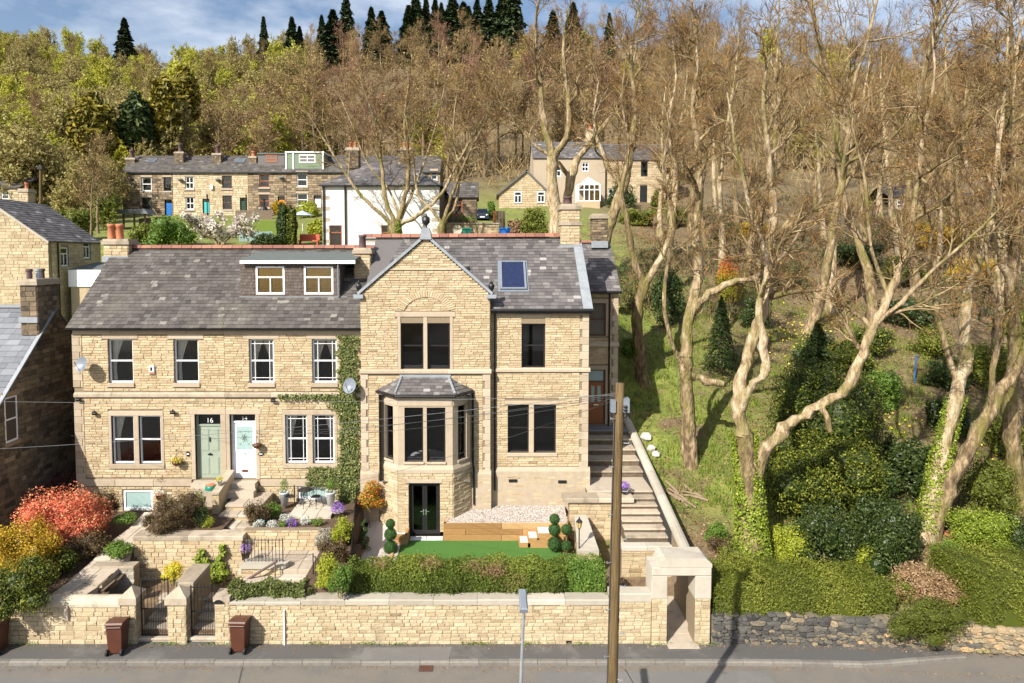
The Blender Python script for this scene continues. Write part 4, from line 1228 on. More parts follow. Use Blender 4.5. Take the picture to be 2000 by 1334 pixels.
m_=MB();m_.extr(FW,[(WXC-.24,ZA-.12),(WXC+.24,ZA-.12),(WXC+.2,ZA+.2),(WXC+.12,ZA+.36),(WXC-.12,ZA+.36),(WXC-.2,ZA+.2)],-.34,.16);m_.build('apex_stone','lead',HM)
MB().lathe((WXC,.05,ZA+.36),[(.07,0),(.05,.08),(.06,.11),(.15,.20),(.17,.30),(.14,.42),(.06,.49),(.05,.53),(.02,.6)],12).build('finial','iron_black',HM)
# --- the bay
zb_door=Z(1046,BY)
zP2=Z(912,BY)
zSill=Z(902,BY);zHead=Z(796,BY);zBe=Z(772,BY)
FB1,FB2,FB3=Fr(bA,bB-bA,Vector((bB.y-bA.y,-(bB.x-bA.x),0))),Fr(bB,bC-bB,(0,-1,0)),Fr(bC,bD-bC,Vector((bD.y-bC.y,-(bD.x-bC.x),0)))
L1,L2,L3=(bB-bA).length,(bC-bB).length,(bD-bC).length
fu=lambda px:X(px,BY,850)-bB.x
bw2=[(fu(790),fu(826.5),zSill,zHead),(fu(833.5),fu(870),zSill,zHead)]
bw1=[(L1*.29,L1*.74,zSill,zHead)];bw3=[(L3*.28,L3*.73,zSill,zHead)]
for F_,L_,hs in((FB1,L1,bw1),(FB2,L2,bw2),(FB3,L3,bw3)):
 wall_core(F_,0,L_,zP2-.1,zBe,hs,.24,'ashlar',HM,'bay_wall')
 stone_bar(F_,HM,'bay_lintel',(.02,L_-.02,zHead+.06,zHead+.30),.025,tint=.6)
 for r in hs:
  window(HM,F_,r,'sash' if F_ is not FB2 else 'single','frame_black','glass_smoked',rec=.13,fw=.06,lining=False)
  stone_bar(F_,HM,'sill',(r[0]-.03,r[1]+.03,r[2]-.1,r[2]-.0),.05,tint=.7)
 MB().poly([(-.02,zP2-.24),(.075,zP2-.24),(.075,zP2-.1),(.0,zP2+.06)],lambda p,F_=F_:F_.p(-.02,p[1],p[0]),lambda p,F_=F_,L_=L_:F_.p(L_+.02,p[1],p[0]),.6).build('plinth','ashlar',HM)
fd=(fu(798),fu(859),zb_door,Z(943,BY))
for F_,L_,hs in((FB1,L1,[]),(FB2,L2,[fd]),(FB3,L3,[])):
 sk=[(fd[0]-.10,fd[1]+.10,fd[3],fd[3]+.16)]if hs else[]
 stone_wall(HM,'main',Fr(F_.O+F_.N*.03,F_.U,F_.N),-.01,L_+.01,1.55,zP2-.24,.118,(.2,.5),'stone_buff',rm,holes=hs,skip=sk,each=26,name='bay_base')
stone_bar(Fr(FB2 .O+FB2 .N*.03,FB2 .U,FB2 .N),HM,'lintel',(fd[0]-.10,fd[1]+.10,fd[3],fd[3]+.16),.035,tint=.7)
# french doors
u0,u1,v0,v1=fd
m_=MB();f_=.07
m_.fbox(FB2,u0,u0+f_,v0,v1,-.2,-.1);m_.fbox(FB2,u1-f_,u1,v0,v1,-.2,-.1);m_.fbox(FB2,u0+f_,u1-f_,v1-f_,v1,-.2,-.1);m_.fbox(FB2,u0+f_,u1-f_,v0,v0+.04,-.2,-.1)
m_.build('door_frame','frame_black',HM)
um=(u0+u1)/2
for(a,c,hx)in((u0+f_,um-.004,um-.05),(um+.004,u1-f_,um+.05)):
 q=MB();s_=.095
 q.fbox(FB2,a,a+s_,v0+.045,v1-f_-.005,-.19,-.12);q.fbox(FB2,c-s_,c,v0+.045,v1-f_-.005,-.19,-.12)
 q.fbox(FB2,a+s_,c-s_,v0+.045,v0+.045+.13,-.19,-.12);q.fbox(FB2,a+s_,c-s_,v1-f_-.1,v1-f_-.005,-.19,-.12)
 d_=q.build('french_door','frame_black',HM)
 MB().fbox(FB2,a+s_,c-s_,v0+.175,v1-f_-.1,-.165,-.155).build('pane','glass_smoked',d_)
 h=MB();h.fbox(FB2,hx-.018,hx+.018,v0+.82,v0+1.06,-.12,-.105);sg=-1 if hx<um else 1
 h.fbox(FB2,min(hx,hx+sg*.13),max(hx,hx+sg*.13),v0+.965,v0+.99,-.08,-.06);h.fbox(FB2,hx-.01,hx+.01,v0+.967,v0+.988,-.105,-.06)
 h.build('handle','steel',d_)
# rooms behind bay and french doors
def room(x0,x1,y0,y1,z0,z1,mat,parent,name='room_lining'):
 return MB().add([(x,y,z)for z in(z0,z1)for y in(y0,y1)for x in(x0,x1)],[(0,1,3,2),(4,6,7,5),(2,3,7,6),(0,2,6,4),(1,5,7,3)]).build(name,mat,parent)
room(bA.x+.05,bD.x-.05,-.5,3.4,zSill-.95,zBe-.05,'room_pale',HM)
room(bB.x+.05,bC.x-.05,BY+.26,2.4,1.95,zSill-1.0,'room_lining',HM)
# window boards and the laid table seen through the bay
for F_,r in[(FW,r)for r in up2]+[(FB2,r)for r in bw2]:
 MB().fbox(F_,r[0]+.06,r[1]-.06,r[2]+.075,r[2]+.11,-.42,-.245).build('window_board','upvc_white',HM)
dtb=thing('dining_table','laid dining table with white plates seen through the bay window','table',((bB.x+bC.x)/2,.9,zSill-.9))
tx_=(bB.x+bC.x)/2;tz_=zSill-.12
MB().lathe((tx_,.5,tz_-.04),[(.75,0),(.76,.03),(.75,.04)],20).build('top','upvc_white',dtb)
for k in range(4):MB().tube([(tx_+.45*math.cos(k*1.57+.8),.5+.45*math.sin(k*1.57+.8),tz_-.04),(tx_+.5*math.cos(k*1.57+.8),.5+.5*math.sin(k*1.57+.8),tz_-.8)],.03,6).build('leg','wood_brown',dtb)
for k in range(6):MB().lathe((tx_+.5*math.cos(k*1.047),.5+.5*math.sin(k*1.047),tz_),[(.08,0),(.13,.02),(.14,.03)],12).build('plate','upvc_white',dtb)
for sx_,lab in((-1,'left teal dining chair behind the bay window'),(1,'right teal dining chair behind the bay window')):
 c_=thing('dining_chair',lab,'chair',(tx_+sx_*.5,-.32,tz_-.8))
 MB().box(tx_+sx_*.5-.2,tx_+sx_*.5+.2,-.40,-.02,tz_-.34,tz_-.26).build('seat','teal_glaze',c_);MB().box(tx_+sx_*.5-.2,tx_+sx_*.5+.2,-.44,-.405,tz_-.3,tz_+.12).build('backrest','teal_glaze',c_)
 for q_ in(-.16,.16):
  for y_ in(-.36,-.06):MB().tube([(tx_+sx_*.5+q_,y_,tz_-.34),(tx_+sx_*.5+q_*1.1,y_,tz_-.8)],.015,5).build('leg','wood_red',c_)
# bay roof
zr0,zr1=Z(771,BY-.12),Z(736,0)
E0,E1,E2,E3=Vector((X(735,0,765),.0,zr0)),Vector((X(771,BY-.14,771),BY-.14,zr0)),Vector((X(889,BY-.14,771),BY-.14,zr0)),Vector((X(925,0,765),.0,zr0))
T1,T2=Vector((X(785,0,735),0,zr1)),Vector((X(876,0,735),0,zr1))
br=MB().add([E0,E1,E2,E3,T1,T2],[(0,1,4),(1,2,5,4),(2,3,5)]).build('bay_roof','slate',HM)
for(a,c,t1,t2)in((E0,E1,T1,T1),(E1,E2,T1,T2),(E2,E3,T2,T2)):
 F_,L_,S_=slope(a,c,t1)
 p,q=(t1-a).dot(F_.U),(t2-a).dot(F_.U)
 slates(F_,L_,S_,br,'bayroof','slate',rm,.26,.17,each=40,clip=lambda v,p=p,q=q,L_=L_,S_=S_:(p*v/S_,L_+(q-L_)*v/S_))
for(a,c)in((E1,T1),(E2,T2)):
 for i in range(6):
  p,q=a+(c-a)*(i/6),a+(c-a)*((i+1.06)/6)
  MB().tube([p+Vector((0,0,.045)),q+Vector((0,0,.03))],[.06,.05],6).build('hip_tile','lead',br)
m_=MB().fbox(FW,T1 .x-.1,T2 .x+.1,zr1-.02,zr1+.10,-.02,.05);m_.build('flashing','lead',HM)
for(a,c)in((E0,E1),(E1,E2),(E2,E3)):
 d=(c-a).normalized();MB().tube([a+Vector((0,-.03,-.06)),c+Vector((0,-.03,-.06))],.055,8).build('gutter','gutter_black',HM)
MB().tube([(bD.x+.06,-.06,zr0-.08),(bD.x+.06,-.06,zP2-.1),(bD.x+.10,-.13,zP2-.35),(bD.x+.10,-.13,2.4)],.04,8).build('downpipe','gutter_black',HM)
# --- right wing
rw=[rect(1019,632,1065,719,YR)];rl=[rect(992,790,1033,884,YR),rect(1043,790,1086,884,YR)]
vents=[rect(993,934,1010,940,YR),rect(1089,936,1106,942,YR)]
r0=rw[0]
lin=(r0[0]-.25,r0[1]+.25,r0[3]+.24,r0[3]+.42)
lin2=(rl[0][0]-.12,rl[1][1]+.12,rl[0][3],rl[0][3]+.16)
sil2=(rl[0][0]-.06,rl[1][1]+.06,rl[0][2]-.16,rl[0][2])
stone_wall(HM,'main',FRW,WX1,RX1,1.6,ZER,.10,(.2,.5),'stone_buff',rm,holes=rw+rl+vents,skip=[lin,lin2,sil2,(r0[0],r0[1],r0[3],r0[3]+.24),(rl[0][1],rl[1][0],rl[0][2],rl[0][3]),(WX1,RX1,zs0,zs1),(RX1-.36,RX1,1.6,ZER),(WX1,RX1,zp-.1,zp+.12)],thick=.36,each=60)
stone_bar(FRW,HM,'lintel',lin,.035,tint=.6);stone_bar(FRW,HM,'lintel',lin2,.035,tint=.6);stone_bar(FRW,HM,'sill',sil2,.07,tint=.7)
stone_bar(FRW,HM,'infill_panel',(r0[0],r0[1],r0[3],r0[3]+.24),-.03,n0=-.2,mat='stone_buff',tint=.75)
stone_bar(FRW,HM,'mullion',(rl[0][1]+.003,rl[1][0]-.003,rl[0][2],rl[0][3]),.02,n0=-.3,tint=.6)
for r in rw+rl:window(HM,FRW,r,'sash','frame_black','glass_smoked',rec=.16,fw=.06,room='room_pale' if r in rl else 'room_lining')
for r in vents:MB().fbox(FRW,r[0],r[1],r[2],r[3],-.2,-.15).build('vent','iron_black',HM)
string(FRW,HM,WX1+.05,RX1+.08,zs0,zs1,rm)
quoins(FRW,HM,RX1-.36,RX1+.02,1.6,zs0,rm,1);quoins(FRW,HM,RX1-.36,RX1+.02,zs1,ZER,rm,1)
MB().poly([(-.02,1.6),(.10,1.6),(.10,zp),(.0,zp+.17)],lambda p:FRW.p(WX1+.06,p[1],p[0]),lambda p:FRW.p(RX1+.10,p[1],p[0])).build('plinth','ashlar',HM)
ph=[(a[0],a[1],a[2],a[3])for a in vents]
lay_stones(Fr((0,YR-.07,0),(1,0,0),(0,-1,0)),courses(WX1+.06,RX1+.08,1.6,zp-.14,.125,(.25,.6),rm,ph),wt,'main','stone_buff',rm,each=30)
for r in vents:MB().fbox(FRW,r[0]+.01,r[1]-.01,r[2]+.01,r[3]-.01,.10,.14).build('vent','iron_black',HM)
MB().tube([(WX1+.21,YR-.08,ZER-.05),(WX1+.21,YR-.08,zp),(WX1+.21,YR-.2,zp-.2),(WX1+.21,YR-.2,2.9)],.042,8).build('downpipe','gutter_black',HM)
MB().box(RX1-.02,RX1+.0,YR+.36,5.3,1.6,ZER).build('side_wall','stone_buff',HM)
# main roof, front wing roof
ZRG=Z(464,4.05)
e0=(WX0+.0,YR-.22,ZER+.06);e1=(RX1+.16,YR-.22,ZER+.06)
FM,LM,SM=slope(e0,e1,(e0[0],4.05,ZRG))
mr=MB().fbox(FM,0,LM,0,SM,-.10,-.004).build('roof','slate',HM)
lead_w=.42
slates(FM,LM-lead_w,SM,mr,'main','slate',rm,.29,.215,each=250,clip=lambda v:(max(0,(v/SM)*(WXC-WX0)*.5),LM-lead_w))
for i in range(4):
 MB().fbox(FM,LM-lead_w+.004,LM-.01,SM*i/4+.004,SM*(i+1)/4+.02,.0,.035-.0*i).build('lead_sheet','lead',mr)
MB().add([(WX0,4.05,ZRG-.02),(RX1+.1,4.05,ZRG-.02),(RX1+.1,8.3,ZER),(WX0,8.3,ZER)],[(0,1,2,3)]).build('rear_roof','slate',HM)
ridge_tiles(mr,(WX0-.6,4.05,ZRG+.02),(X(1098,4.05),4.05,ZRG+.06),.19,.43,rng=rm)
MB().box(WX0-.6,RX1,3.98,4.12,ZRG-.25,ZRG-.03).build('ridge_bed','coping_pale',mr)
gt=MB();gt.tube([(WX1+.02,YR-.28,ZER+.02),(RX1+.16,YR-.28,ZER+.02)],.07,8);gt.box(WX1,RX1+.1,YR-.24,YR-.21,ZER-.12,ZER+.06);gt.build('gutter','gutter_black',HM)
for sx_,xe in((-1,WX0),(1,WX1)):
 a=Vector((xe,.3,ZK-.03));b_=Vector((xe,4.4,ZK-.03))
 if sx_>0:F_,L_,S_=slope(a,b_,(WXC,.3,ZA-.02))
 else:F_,L_,S_=slope(b_,a,(WXC,4.4,ZA-.02))
 wr=MB().fbox(F_,0,L_,0,S_,-.08,-.004).build('wing_roof','slate',HM)
 slates(F_,L_,S_,wr,'wing','slate',rm,.29,.215,each=0)
# skylight
sk=[PZ_ for PZ_ in()]
ys0,ys1=roofY(568,FM),roofY(513,FM)
su0,su1=X(977,ys0,568)-e0[0],X(1029,ys0,568)-e0[0]
sv0,sv1=(ys0-e0[1])/FM.V.y,(ys1-e0[1])/FM.V.y
m_=MB();f_=.09
for(a,c,p,q)in((su0,su0+f_,sv0,sv1),(su1-f_,su1,sv0,sv1),(su0+f_,su1-f_,sv0,sv0+f_),(su0+f_,su1-f_,sv1-f_,sv1)):m_.fbox(FM,a,c,p,q,0,.13)
m_.fbox(FM,su0-.09,su1+.09,sv0-.10,sv1+.1,.0,.045)
sl_=m_.build('skylight','grey_plastic',mr)
MB().fbox(FM,su0+f_,su1-f_,sv0+f_,sv1-f_,.05,.09).build('skylight_pane','blue_slate_panel',sl_)
# chimneys of the gabled house
cx0,cx1=X(1096,3.7,440),X(1132,3.7,440)
chimney(HM,'cm',cx0,cx1,3.6,4.5,12.2,Z(399,3.8),'stone_buff',rm,[((cx0+cx1)/2-.1,4.0)],potmat='pot_dark',potr=.2,poth=.38,cap='coping_stone',each=24,mid=Z(440,3.6))
MB().box(cx0-.1,cx1+.02,3.42,3.62,Z(497,3.5),Z(478,3.5)).build('chimney_flashing','lead',HM)
# rear wing on the right with side door
YB=5.3;FBk=front(YB)
BX0,BX1=RX1-.2,X(1206,YB,700)
ZEB=Z(571,YB)
bwn=rect(1150,592,1183,656,YB);bdr=rect(1147,722,1182,829,YB)
stone_wall(HM,'rear',FBk,BX0,BX1,3.0,ZEB,.13,(.22,.5),'stone_buff',rm,holes=[bwn,bdr],skip=[(BX0,bwn[1]+.14,bwn[3],bwn[3]+.2),(BX0,bdr[1]+.14,bdr[3],bdr[3]+.2),(bwn[1],bwn[1]+.14,bwn[2],bwn[3]),(bdr[1],bdr[1]+.14,bdr[2],bdr[3]),(BX1-.3,BX1,3,ZEB)],each=20,name='rear_wing_wall')
stone_bar(FBk,HM,'lintel',(BX0+.22,bwn[1]+.14,bwn[3],bwn[3]+.2),.03);stone_bar(FBk,HM,'lintel',(BX0+.22,bdr[1]+.14,bdr[3],bdr[3]+.2),.03)
stone_bar(FBk,HM,'jamb',(bwn[1],bwn[1]+.14,bwn[2],bwn[3]),.03);stone_bar(FBk,HM,'jamb',(bdr[1],bdr[1]+.14,bdr[2],bdr[3]),.03)
quoins(FBk,HM,BX1-.3,BX1+.02,3.0,ZEB,rm,1)
string(FBk,HM,BX0+.2,BX1+.06,Z(678,YB),Z(668,YB),rm)
window(HM,FBk,bwn,'sash','wood_brown','glass_smoked',rec=.1,fw=.07)
m_=MB();a,c,p,q=bdr;zt=q-.62
m_.fbox(FBk,a,a+.07,p,q,-.2,-.1);m_.fbox(FBk,c-.07,c,p,q,-.2,-.1);m_.fbox(FBk,a+.07,c-.07,zt-.03,zt+.04,-.2,-.1);m_.fbox(FBk,a+.07,c-.07,q-.06,q,-.2,-.1);m_.build('door_frame','wood_brown',HM)
MB().fbox(FBk,a+.07,c-.07,zt+.04,q-.06,-.17,-.16).build('fanlight','frosted',HM)
m_=MB().fbox(FBk,a+.075,c-.075,p+.01,zt-.035,-.18,-.13)
for(u_,w_)in((.18,.44),(.56,.82)):
 W_=c-a;H_=zt-p
 m_.fbox(FBk,a+W_*u_,a+W_*w_,p+H_*.08,p+H_*.36,-.13,-.115)
d_=m_.build('side_door','door_oak',HM)
for(u_,w_)in((.24,.42),(.58,.76)):MB().fbox(FBk,a+(c-a)*u_,a+(c-a)*w_,p+(zt-p)*.52,p+(zt-p)*.9,-.13,-.12).build('door_glass','frosted',d_)
MB().fbox(FBk,a+(c-a)*.38,a+(c-a)*.62,p+(zt-p)*.44,p+(zt-p)*.47,-.13,-.11).build('letterbox','steel',d_)
YBR=8.2;ZBR=Z(474,YBR)
FBr,LB,SB=slope((BX0-.0,YB-.2,ZEB+.06),(BX1+.12,YB-.2,ZEB+.06),(BX0,YBR,ZBR))
rr_=MB().fbox(FBr,0,LB,0,SB,-.1,-.004).build('rear_wing_roof','slate',HM)
slates(FBr,LB,SB,rr_,'rearw','slate',rm,.29,.22,each=40)
MB().add([(BX0,YBR,ZBR-.02),(BX1+.1,YBR,ZBR-.02),(BX1+.1,11.2,ZEB),(BX0,11.2,ZEB)],[(0,1,2,3)]).build('rear_roof','slate',HM)
ridge_tiles(rr_,(BX0,YBR,ZBR+.02),(X(1160,YBR),YBR,ZBR+.02),.15,.43,rng=rm)
MB().tube([(BX0,YB-.26,ZEB+.02),(BX1+.14,YB-.26,ZEB+.02)],.07,8).build('gutter','gutter_black',HM)
MB().tube([(X(1189,YB,700),YB-.1,ZEB),(X(1189,YB,700),YB-.1,4.2)],.045,8).build('downpipe','gutter_black',HM)
MB().box(BX0,BX1-.02,YB+.31,11,3.0,ZEB).build('rear_body','stone_buff',HM)
chimney(HM,'crear',X(1157,8.0,440),X(1185,8.0,440),7.8,8.6,12.4,Z(418,8.1),'stone_sooty',rm,[],cap='coping_stone',each=10)
MB().box(X(1155,7.7,470),X(1187,7.7,470),7.6,7.8,Z(484,7.7),Z(471,7.7)).build('chimney_flashing','lead',HM)
# ---------------------------------------------------------------- front boundary: walls, pillars, gates, porch
rw_=rnd(31)
FF=front(WALL_Y)
def coping_run(parent,x0,x1,y0,y1,z0,h,step,mat='coping_pale',rng=rw_,over=.05,rnded=False,name='coping_stone'):
 n=max(1,round((x1-x0)/step))
 for i in range(n):
  a,b=x0+(x1-x0)*i/n+.005,x0+(x1-x0)*(i+1)/n-.005
  j=rng.uniform(-.008,.008);ya,yb=y0-over,y1+over
  if rnded:
   pr=[(ya,z0)]+[((ya+yb)/2-(yb-ya)/2*math.cos(t),z0+h*.35+(h*.65+j)*math.sin(t))for t in np.linspace(0,math.pi,7)]+[(yb,z0)]
  else:
   pr=[(ya,z0),(ya,z0+h-.03+j),(ya+.03,z0+h+j),(yb-.03,z0+h+j),(yb,z0+h-.03+j),(yb,z0)]
  MB().poly(pr,lambda p,a=a:Vector((a,p[0],p[1])),lambda p,b=b:Vector((b,p[0],p[1])),rng.uniform(.2,.9)).build(name,mat,parent)
def garden_wall(name,label,x0,x1,Y,z0,z1,thick,mat='stone_wall_pale',h=.13,lens=(.22,.5),cop=None,each=300,seed=1,copmat='coping_pale',rnded=False,step=1.3,core='mortar',holes=(),group=None,cat='wall'):
 rng=rnd(seed)
 t=thing(name,label,cat,((x0+x1)/2,Y,z0),group)
 stone_wall(t,name+str(seed),front(Y),x0,x1,z0,z1,h,lens,mat,rng,thick=thick,each=each,core=core,holes=holes,name='wall_core')
 if cop:coping_run(t,x0,x1,Y,Y+thick,z1,cop,step,copmat,rng,rnded=rnded)
 return t,rng
ZB=.1
gA0,gA1=X(237,WALL_Y,1200),X(266,WALL_Y,1200)
gB0,gB1=X(327,WALL_Y,1200),X(364,WALL_Y,1200)
gC0,gC1=X(419,WALL_Y,1200),X(449,WALL_Y,1200)
garden_wall('garden_wall','pale rough stone roadside wall with rounded weathered coping left of the iron gates',-22,gA0,WALL_Y,ZB,1.36,.4,'stone_wall_pale',.15,(.2,.5),.28,220,41,'coping_stone',True,2.4)
pW0,pW1=X(1272,WALL_Y,1200),X(1386,WALL_Y,1200)
t_,_=garden_wall('garden_wall','long coursed stone roadside wall below the clipped hedge',gC1,X(1190,WALL_Y,1200),WALL_Y,ZB,1.44,.4,'stone_wall_pale',.117,(.2,.42),None,300,42,holes=[rect(1106,1252,1117,1258,WALL_Y)])
coping_run(t_,X(588,WALL_Y,1170),X(1190,WALL_Y,1170),WALL_Y,WALL_Y+.42,1.44,.17,1.35)
coping_run(t_,gC1,X(588,WALL_Y,1170)-.01,WALL_Y,WALL_Y+.42,1.44,.10,1.35)
MB().tube([(X(556,WALL_Y,1200),WALL_Y-.07,.12),(X(556,WALL_Y,1200),WALL_Y-.07,1.28)],.028,8).build('white_pipe','upvc_white',t_)
t_,_=garden_wall('garden_wall','short coursed stone wall with pale coping joining the arched porch by the pole',X(1190,WALL_Y,1200)+.01,pW0,WALL_Y+.02,ZB,1.54,.4,'stone_wall_pale',.117,(.2,.42),.28,120,43)
# gate pillars
def pillar(x0,x1,zt,label,pyr,seed):
 rng=rnd(seed)
 t=thing('gate_pillar',label,'pillar',((x0+x1)/2,WALL_Y,ZB),'stone pillars of the front gates')
 y0,y1=WALL_Y-.04,WALL_Y+.52
 b=MB().box(x0+.02,x1-.02,y0+.02,y1,ZB,zt).build('core','mortar',t)
 lay_stones(Fr((0,y0+.02,0),(1,0,0),(0,-1,0)),courses(x0+.02,x1-.02,ZB,zt,.14,(.18,.35),rng),b,'pil%d'%seed,'stone_wall_pale',rng,each=60)
 lay_stones(Fr((x1-.02,0,0),(0,1,0),(1,0,0)),courses(y0,y1,ZB,zt,.14,(.18,.35),rng),b,'pil%d'%seed,'stone_wall_pale',rng,each=40)
 m=MB();o=.05
 if pyr:
  m.box(x0-o,x1+o,y0-o,y1+o,zt,zt+.22)
  xc,yc=(x0+x1)/2,(y0+y1)/2
  m.add([(x0-o,y0-o,zt+.22),(x1+o,y0-o,zt+.22),(x1+o,y1+o,zt+.22),(x0-o,y1+o,zt+.22),(xc,yc-.03,zt+.5),(xc,yc+.03,zt+.5)],[(0,1,4),(1,2,5,4),(2,3,5),(3,0,4,5)])
 else:m.box(x0-.02,x1+.02,y0-.02,y1+.02,zt,zt+.15)
 m.build('cap','coping_stone',t)
 return t
pillar(gA0,gA1,1.45,'stone gate pillar with pyramid cap at the end of the left roadside wall',True,51)
pillar(gB0,gB1,1.45,'broad stone gate pillar with pyramid cap standing between the two iron gates',True,52)
pc=pillar(gC0,gC1,1.55,'flat topped stone gate pillar with a small black name plaque',False,53)
MB().extr(front(WALL_Y-.08),[(gC0+.17+.16*math.cos(a),1.50+.13*math.sin(a))for a in np.linspace(0,math.pi,9)],0,.015).build('plaque','plaque_black',pc)
def gate(x0,x1,z0,z1,label,seed,sheet=.55):
 t=thing('iron_gate',label,'gate',((x0+x1)/2,WALL_Y+.2,z0),'black iron garden gates')
 y=WALL_Y+.22
 n=max(6,int((x1-x0)/.105));zm=z0+(z1-z0)*sheet
 fr_=MB()
 for z in(z0+.06,zm,z1-.06):fr_.box(x0,x1,y-.012,y+.012,z-.018,z+.018)
 fr_.box(x0,x0+.035,y-.017,y+.017,z0,z1);fr_.box(x1-.035,x1,y-.017,y+.017,z0,z1)
 fr_.build('frame','iron_black',t)
 for i in range(1,n):
  x=x0+(x1-x0)*i/n
  MB().tube([(x,y-.015,z0+.03),(x,y-.015,z1+.06)],.009,5).build('bar','iron_black',t)
 for i in range(1,n):
  x=x0+(x1-x0)*(i+.5)/n
  if i<n-1:MB().tube([(x,y-.015,z0+.03),(x,y-.015,zm)],.008,5).build('dog_bar','iron_black',t)
 sc=MB();xc=(x0+x1)/2;zc=(zm+z1)/2
 for s_ in(-1,1):
  for s2 in(-1,1):
   sc.tube([(xc+s_*(.06+.1*math.cos(a)*a/6),y-.03,zc+s2*(.10+.1*math.sin(a)*a/6))for a in np.linspace(0,6,12)],.008,4)
 sc.build('scroll','iron_black',t)
 return t
gate(gA1+.05,gB0-.05,.22,Z(1135,WALL_Y),'taller black iron gate with scrollwork beside the left roadside wall',1,.48)
gate(gB1+.05,gC0-.05,.22,Z(1150,WALL_Y),'lower black iron gate under the lime green climber',2,.50)
# steps behind the two gates
def steps(name,label,x0,x1,y0,dy,z0,dz,n,mat='flagstone',seed=1,cat='steps',group=None,base=-.2):
 rng=rnd(seed)
 t=thing(name,label,cat,((x0+x1)/2,y0,z0),group)
 for i in range(n):
  j=rng.uniform(-.006,.006)
  m=MB().box(x0,x1,y0+dy*i+.004,y0+dy*n,z0+dz*i+base*(i==0),z0+dz*(i+1)-.07)
  m.build('riser','coping_stone',t)
  MB().bev(Fr((0,0,z0+dz*(i+1)-.07),(1,0,0),(0,0,1),(0,1,0)),x0-.02,x1+.02,y0+dy*i-.03,y0+dy*(i+1)+.02,0,.07+j,.012,rng.uniform(.2,.9)).build('tread',mat,t)
 return t
steps('garden_steps','shaded stone steps climbing behind the taller iron gate',gA1+.02,gB0-.02,WALL_Y+.1,.34,.1,.16,5,seed=3)
steps('garden_steps','shaded stone steps climbing behind the lower iron gate',gB1+.02,gC0-.02,WALL_Y+.1,.34,.1,.16,5,seed=4)
t_,_=garden_wall('dividing_wall','short stone dividing wall with flat coping behind the middle gate pillar',gB0+.05,gB1+.05,WALL_Y+.5,ZB,1.8,1.3,'stone_wall_pale',.14,(.15,.3),.14,20,44,'coping_stone',False,.6)
# arched porch of the side steps
PT=thing('gate_porch','stone gateway porch with heavy pale lintel and stepped shoulder over the side steps','gateway',((pW0+pW1)/2,WALL_Y,ZB))
po0,po1=X(1302,WALL_Y,1200),X(1356,WALL_Y,1200)
zo,zl0,zl1=Z(1123,WALL_Y),Z(1128,WALL_Y),Z(1100,WALL_Y)
FP=front(WALL_Y-.05)
pm=rnd(45)
def pier(x0,x1,z1,y1):
 b=MB().box(x0,x1,WALL_Y-.05,y1,ZB,z1).build('pier','mortar',PT)
 lay_stones(FP,courses(x0,x1,ZB,z1,.135,(.16,.36),pm),b,'porch','stone_wall_pale',pm,each=60)
 return b
pl=pier(pW0,po0-.0,Z(1168,WALL_Y),WALL_Y+.65)
pr_=pier(po1,pW1,Z(1168,WALL_Y),WALL_Y+.65)
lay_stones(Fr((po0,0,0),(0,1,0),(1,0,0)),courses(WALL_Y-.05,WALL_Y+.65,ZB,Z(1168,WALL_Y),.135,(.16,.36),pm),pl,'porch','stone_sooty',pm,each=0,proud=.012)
for(a,b_,c,d)in((pW0-.02,po0+.0,Z(1168,WALL_Y),zo),(po1,pW1+.02,Z(1168,WALL_Y),zo)):
 MB().bev(FP,a,b_,c,d,-.75,.03,.02,.7).build('impost','coping_pale',PT)
MB().bev(FP,pW0-.02,pW1+.02,zo+.004,zl1-.1,-.78,.05,.03,.8).build('lintel','coping_pale',PT)
MB().extr(FP,[(pW0+.22,zl1-.1),(pW0+.28,zl1+.1),(pW0+.42,zl1+.2),(pW1-.18,zl1+.2),(pW1+.02,zl1+.02),(pW1+.02,zl1-.1)],-.82,.06,.7).build('cap','coping_pale',PT)
MB().box(po0,po1+.1,WALL_Y-.3,WALL_Y+1.9,ZB-.1,ZB+.06).build('threshold','flagstone',PT)
# passage behind the porch, right-hand wall and the sloping boundary wall
BWX=6.93
BW=thing('boundary_wall','long stone side wall with pale coping sloping up beside the steps','wall',(BWX+.15,0,1))
zA_,zB_=2.38,4.62;yA_,yB_=WALL_Y+.6,5.9
fz=lambda y:zA_+(zB_-zA_)*np.clip((y-(-4.3))/(yB_+4.3),-0.1,1)
m=MB();m.poly([(yA_,-.2),(yA_,fz(yA_)),(yB_,fz(yB_)),(yB_,-.2)],lambda p:Vector((BWX,p[0],p[1])),lambda p:Vector((BWX+.26,p[0],p[1])))
bwc=m.build('wall_core','mortar',BW)
Rr=[q for q in courses(-yB_,-yA_,.1,4.4,.16,(.25,.5),rw_)if q[3]<fz(-(q[0]+q[1])/2)-.02]
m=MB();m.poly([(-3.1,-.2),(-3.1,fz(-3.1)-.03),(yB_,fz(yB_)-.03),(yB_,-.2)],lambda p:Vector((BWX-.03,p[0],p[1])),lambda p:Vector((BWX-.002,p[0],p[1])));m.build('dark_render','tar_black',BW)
Rr=[q for q in courses(yA_,yB_,.1,4.4,.16,(.25,.5),rw_)if q[3]<fz((q[0]+q[1])/2)-.02]
lay_stones(Fr((BWX+.26,0,0),(0,1,0),(1,0,0)),Rr,bwc,'bw','stone_honey',rw_,each=40,proud=.02)
nseg=13
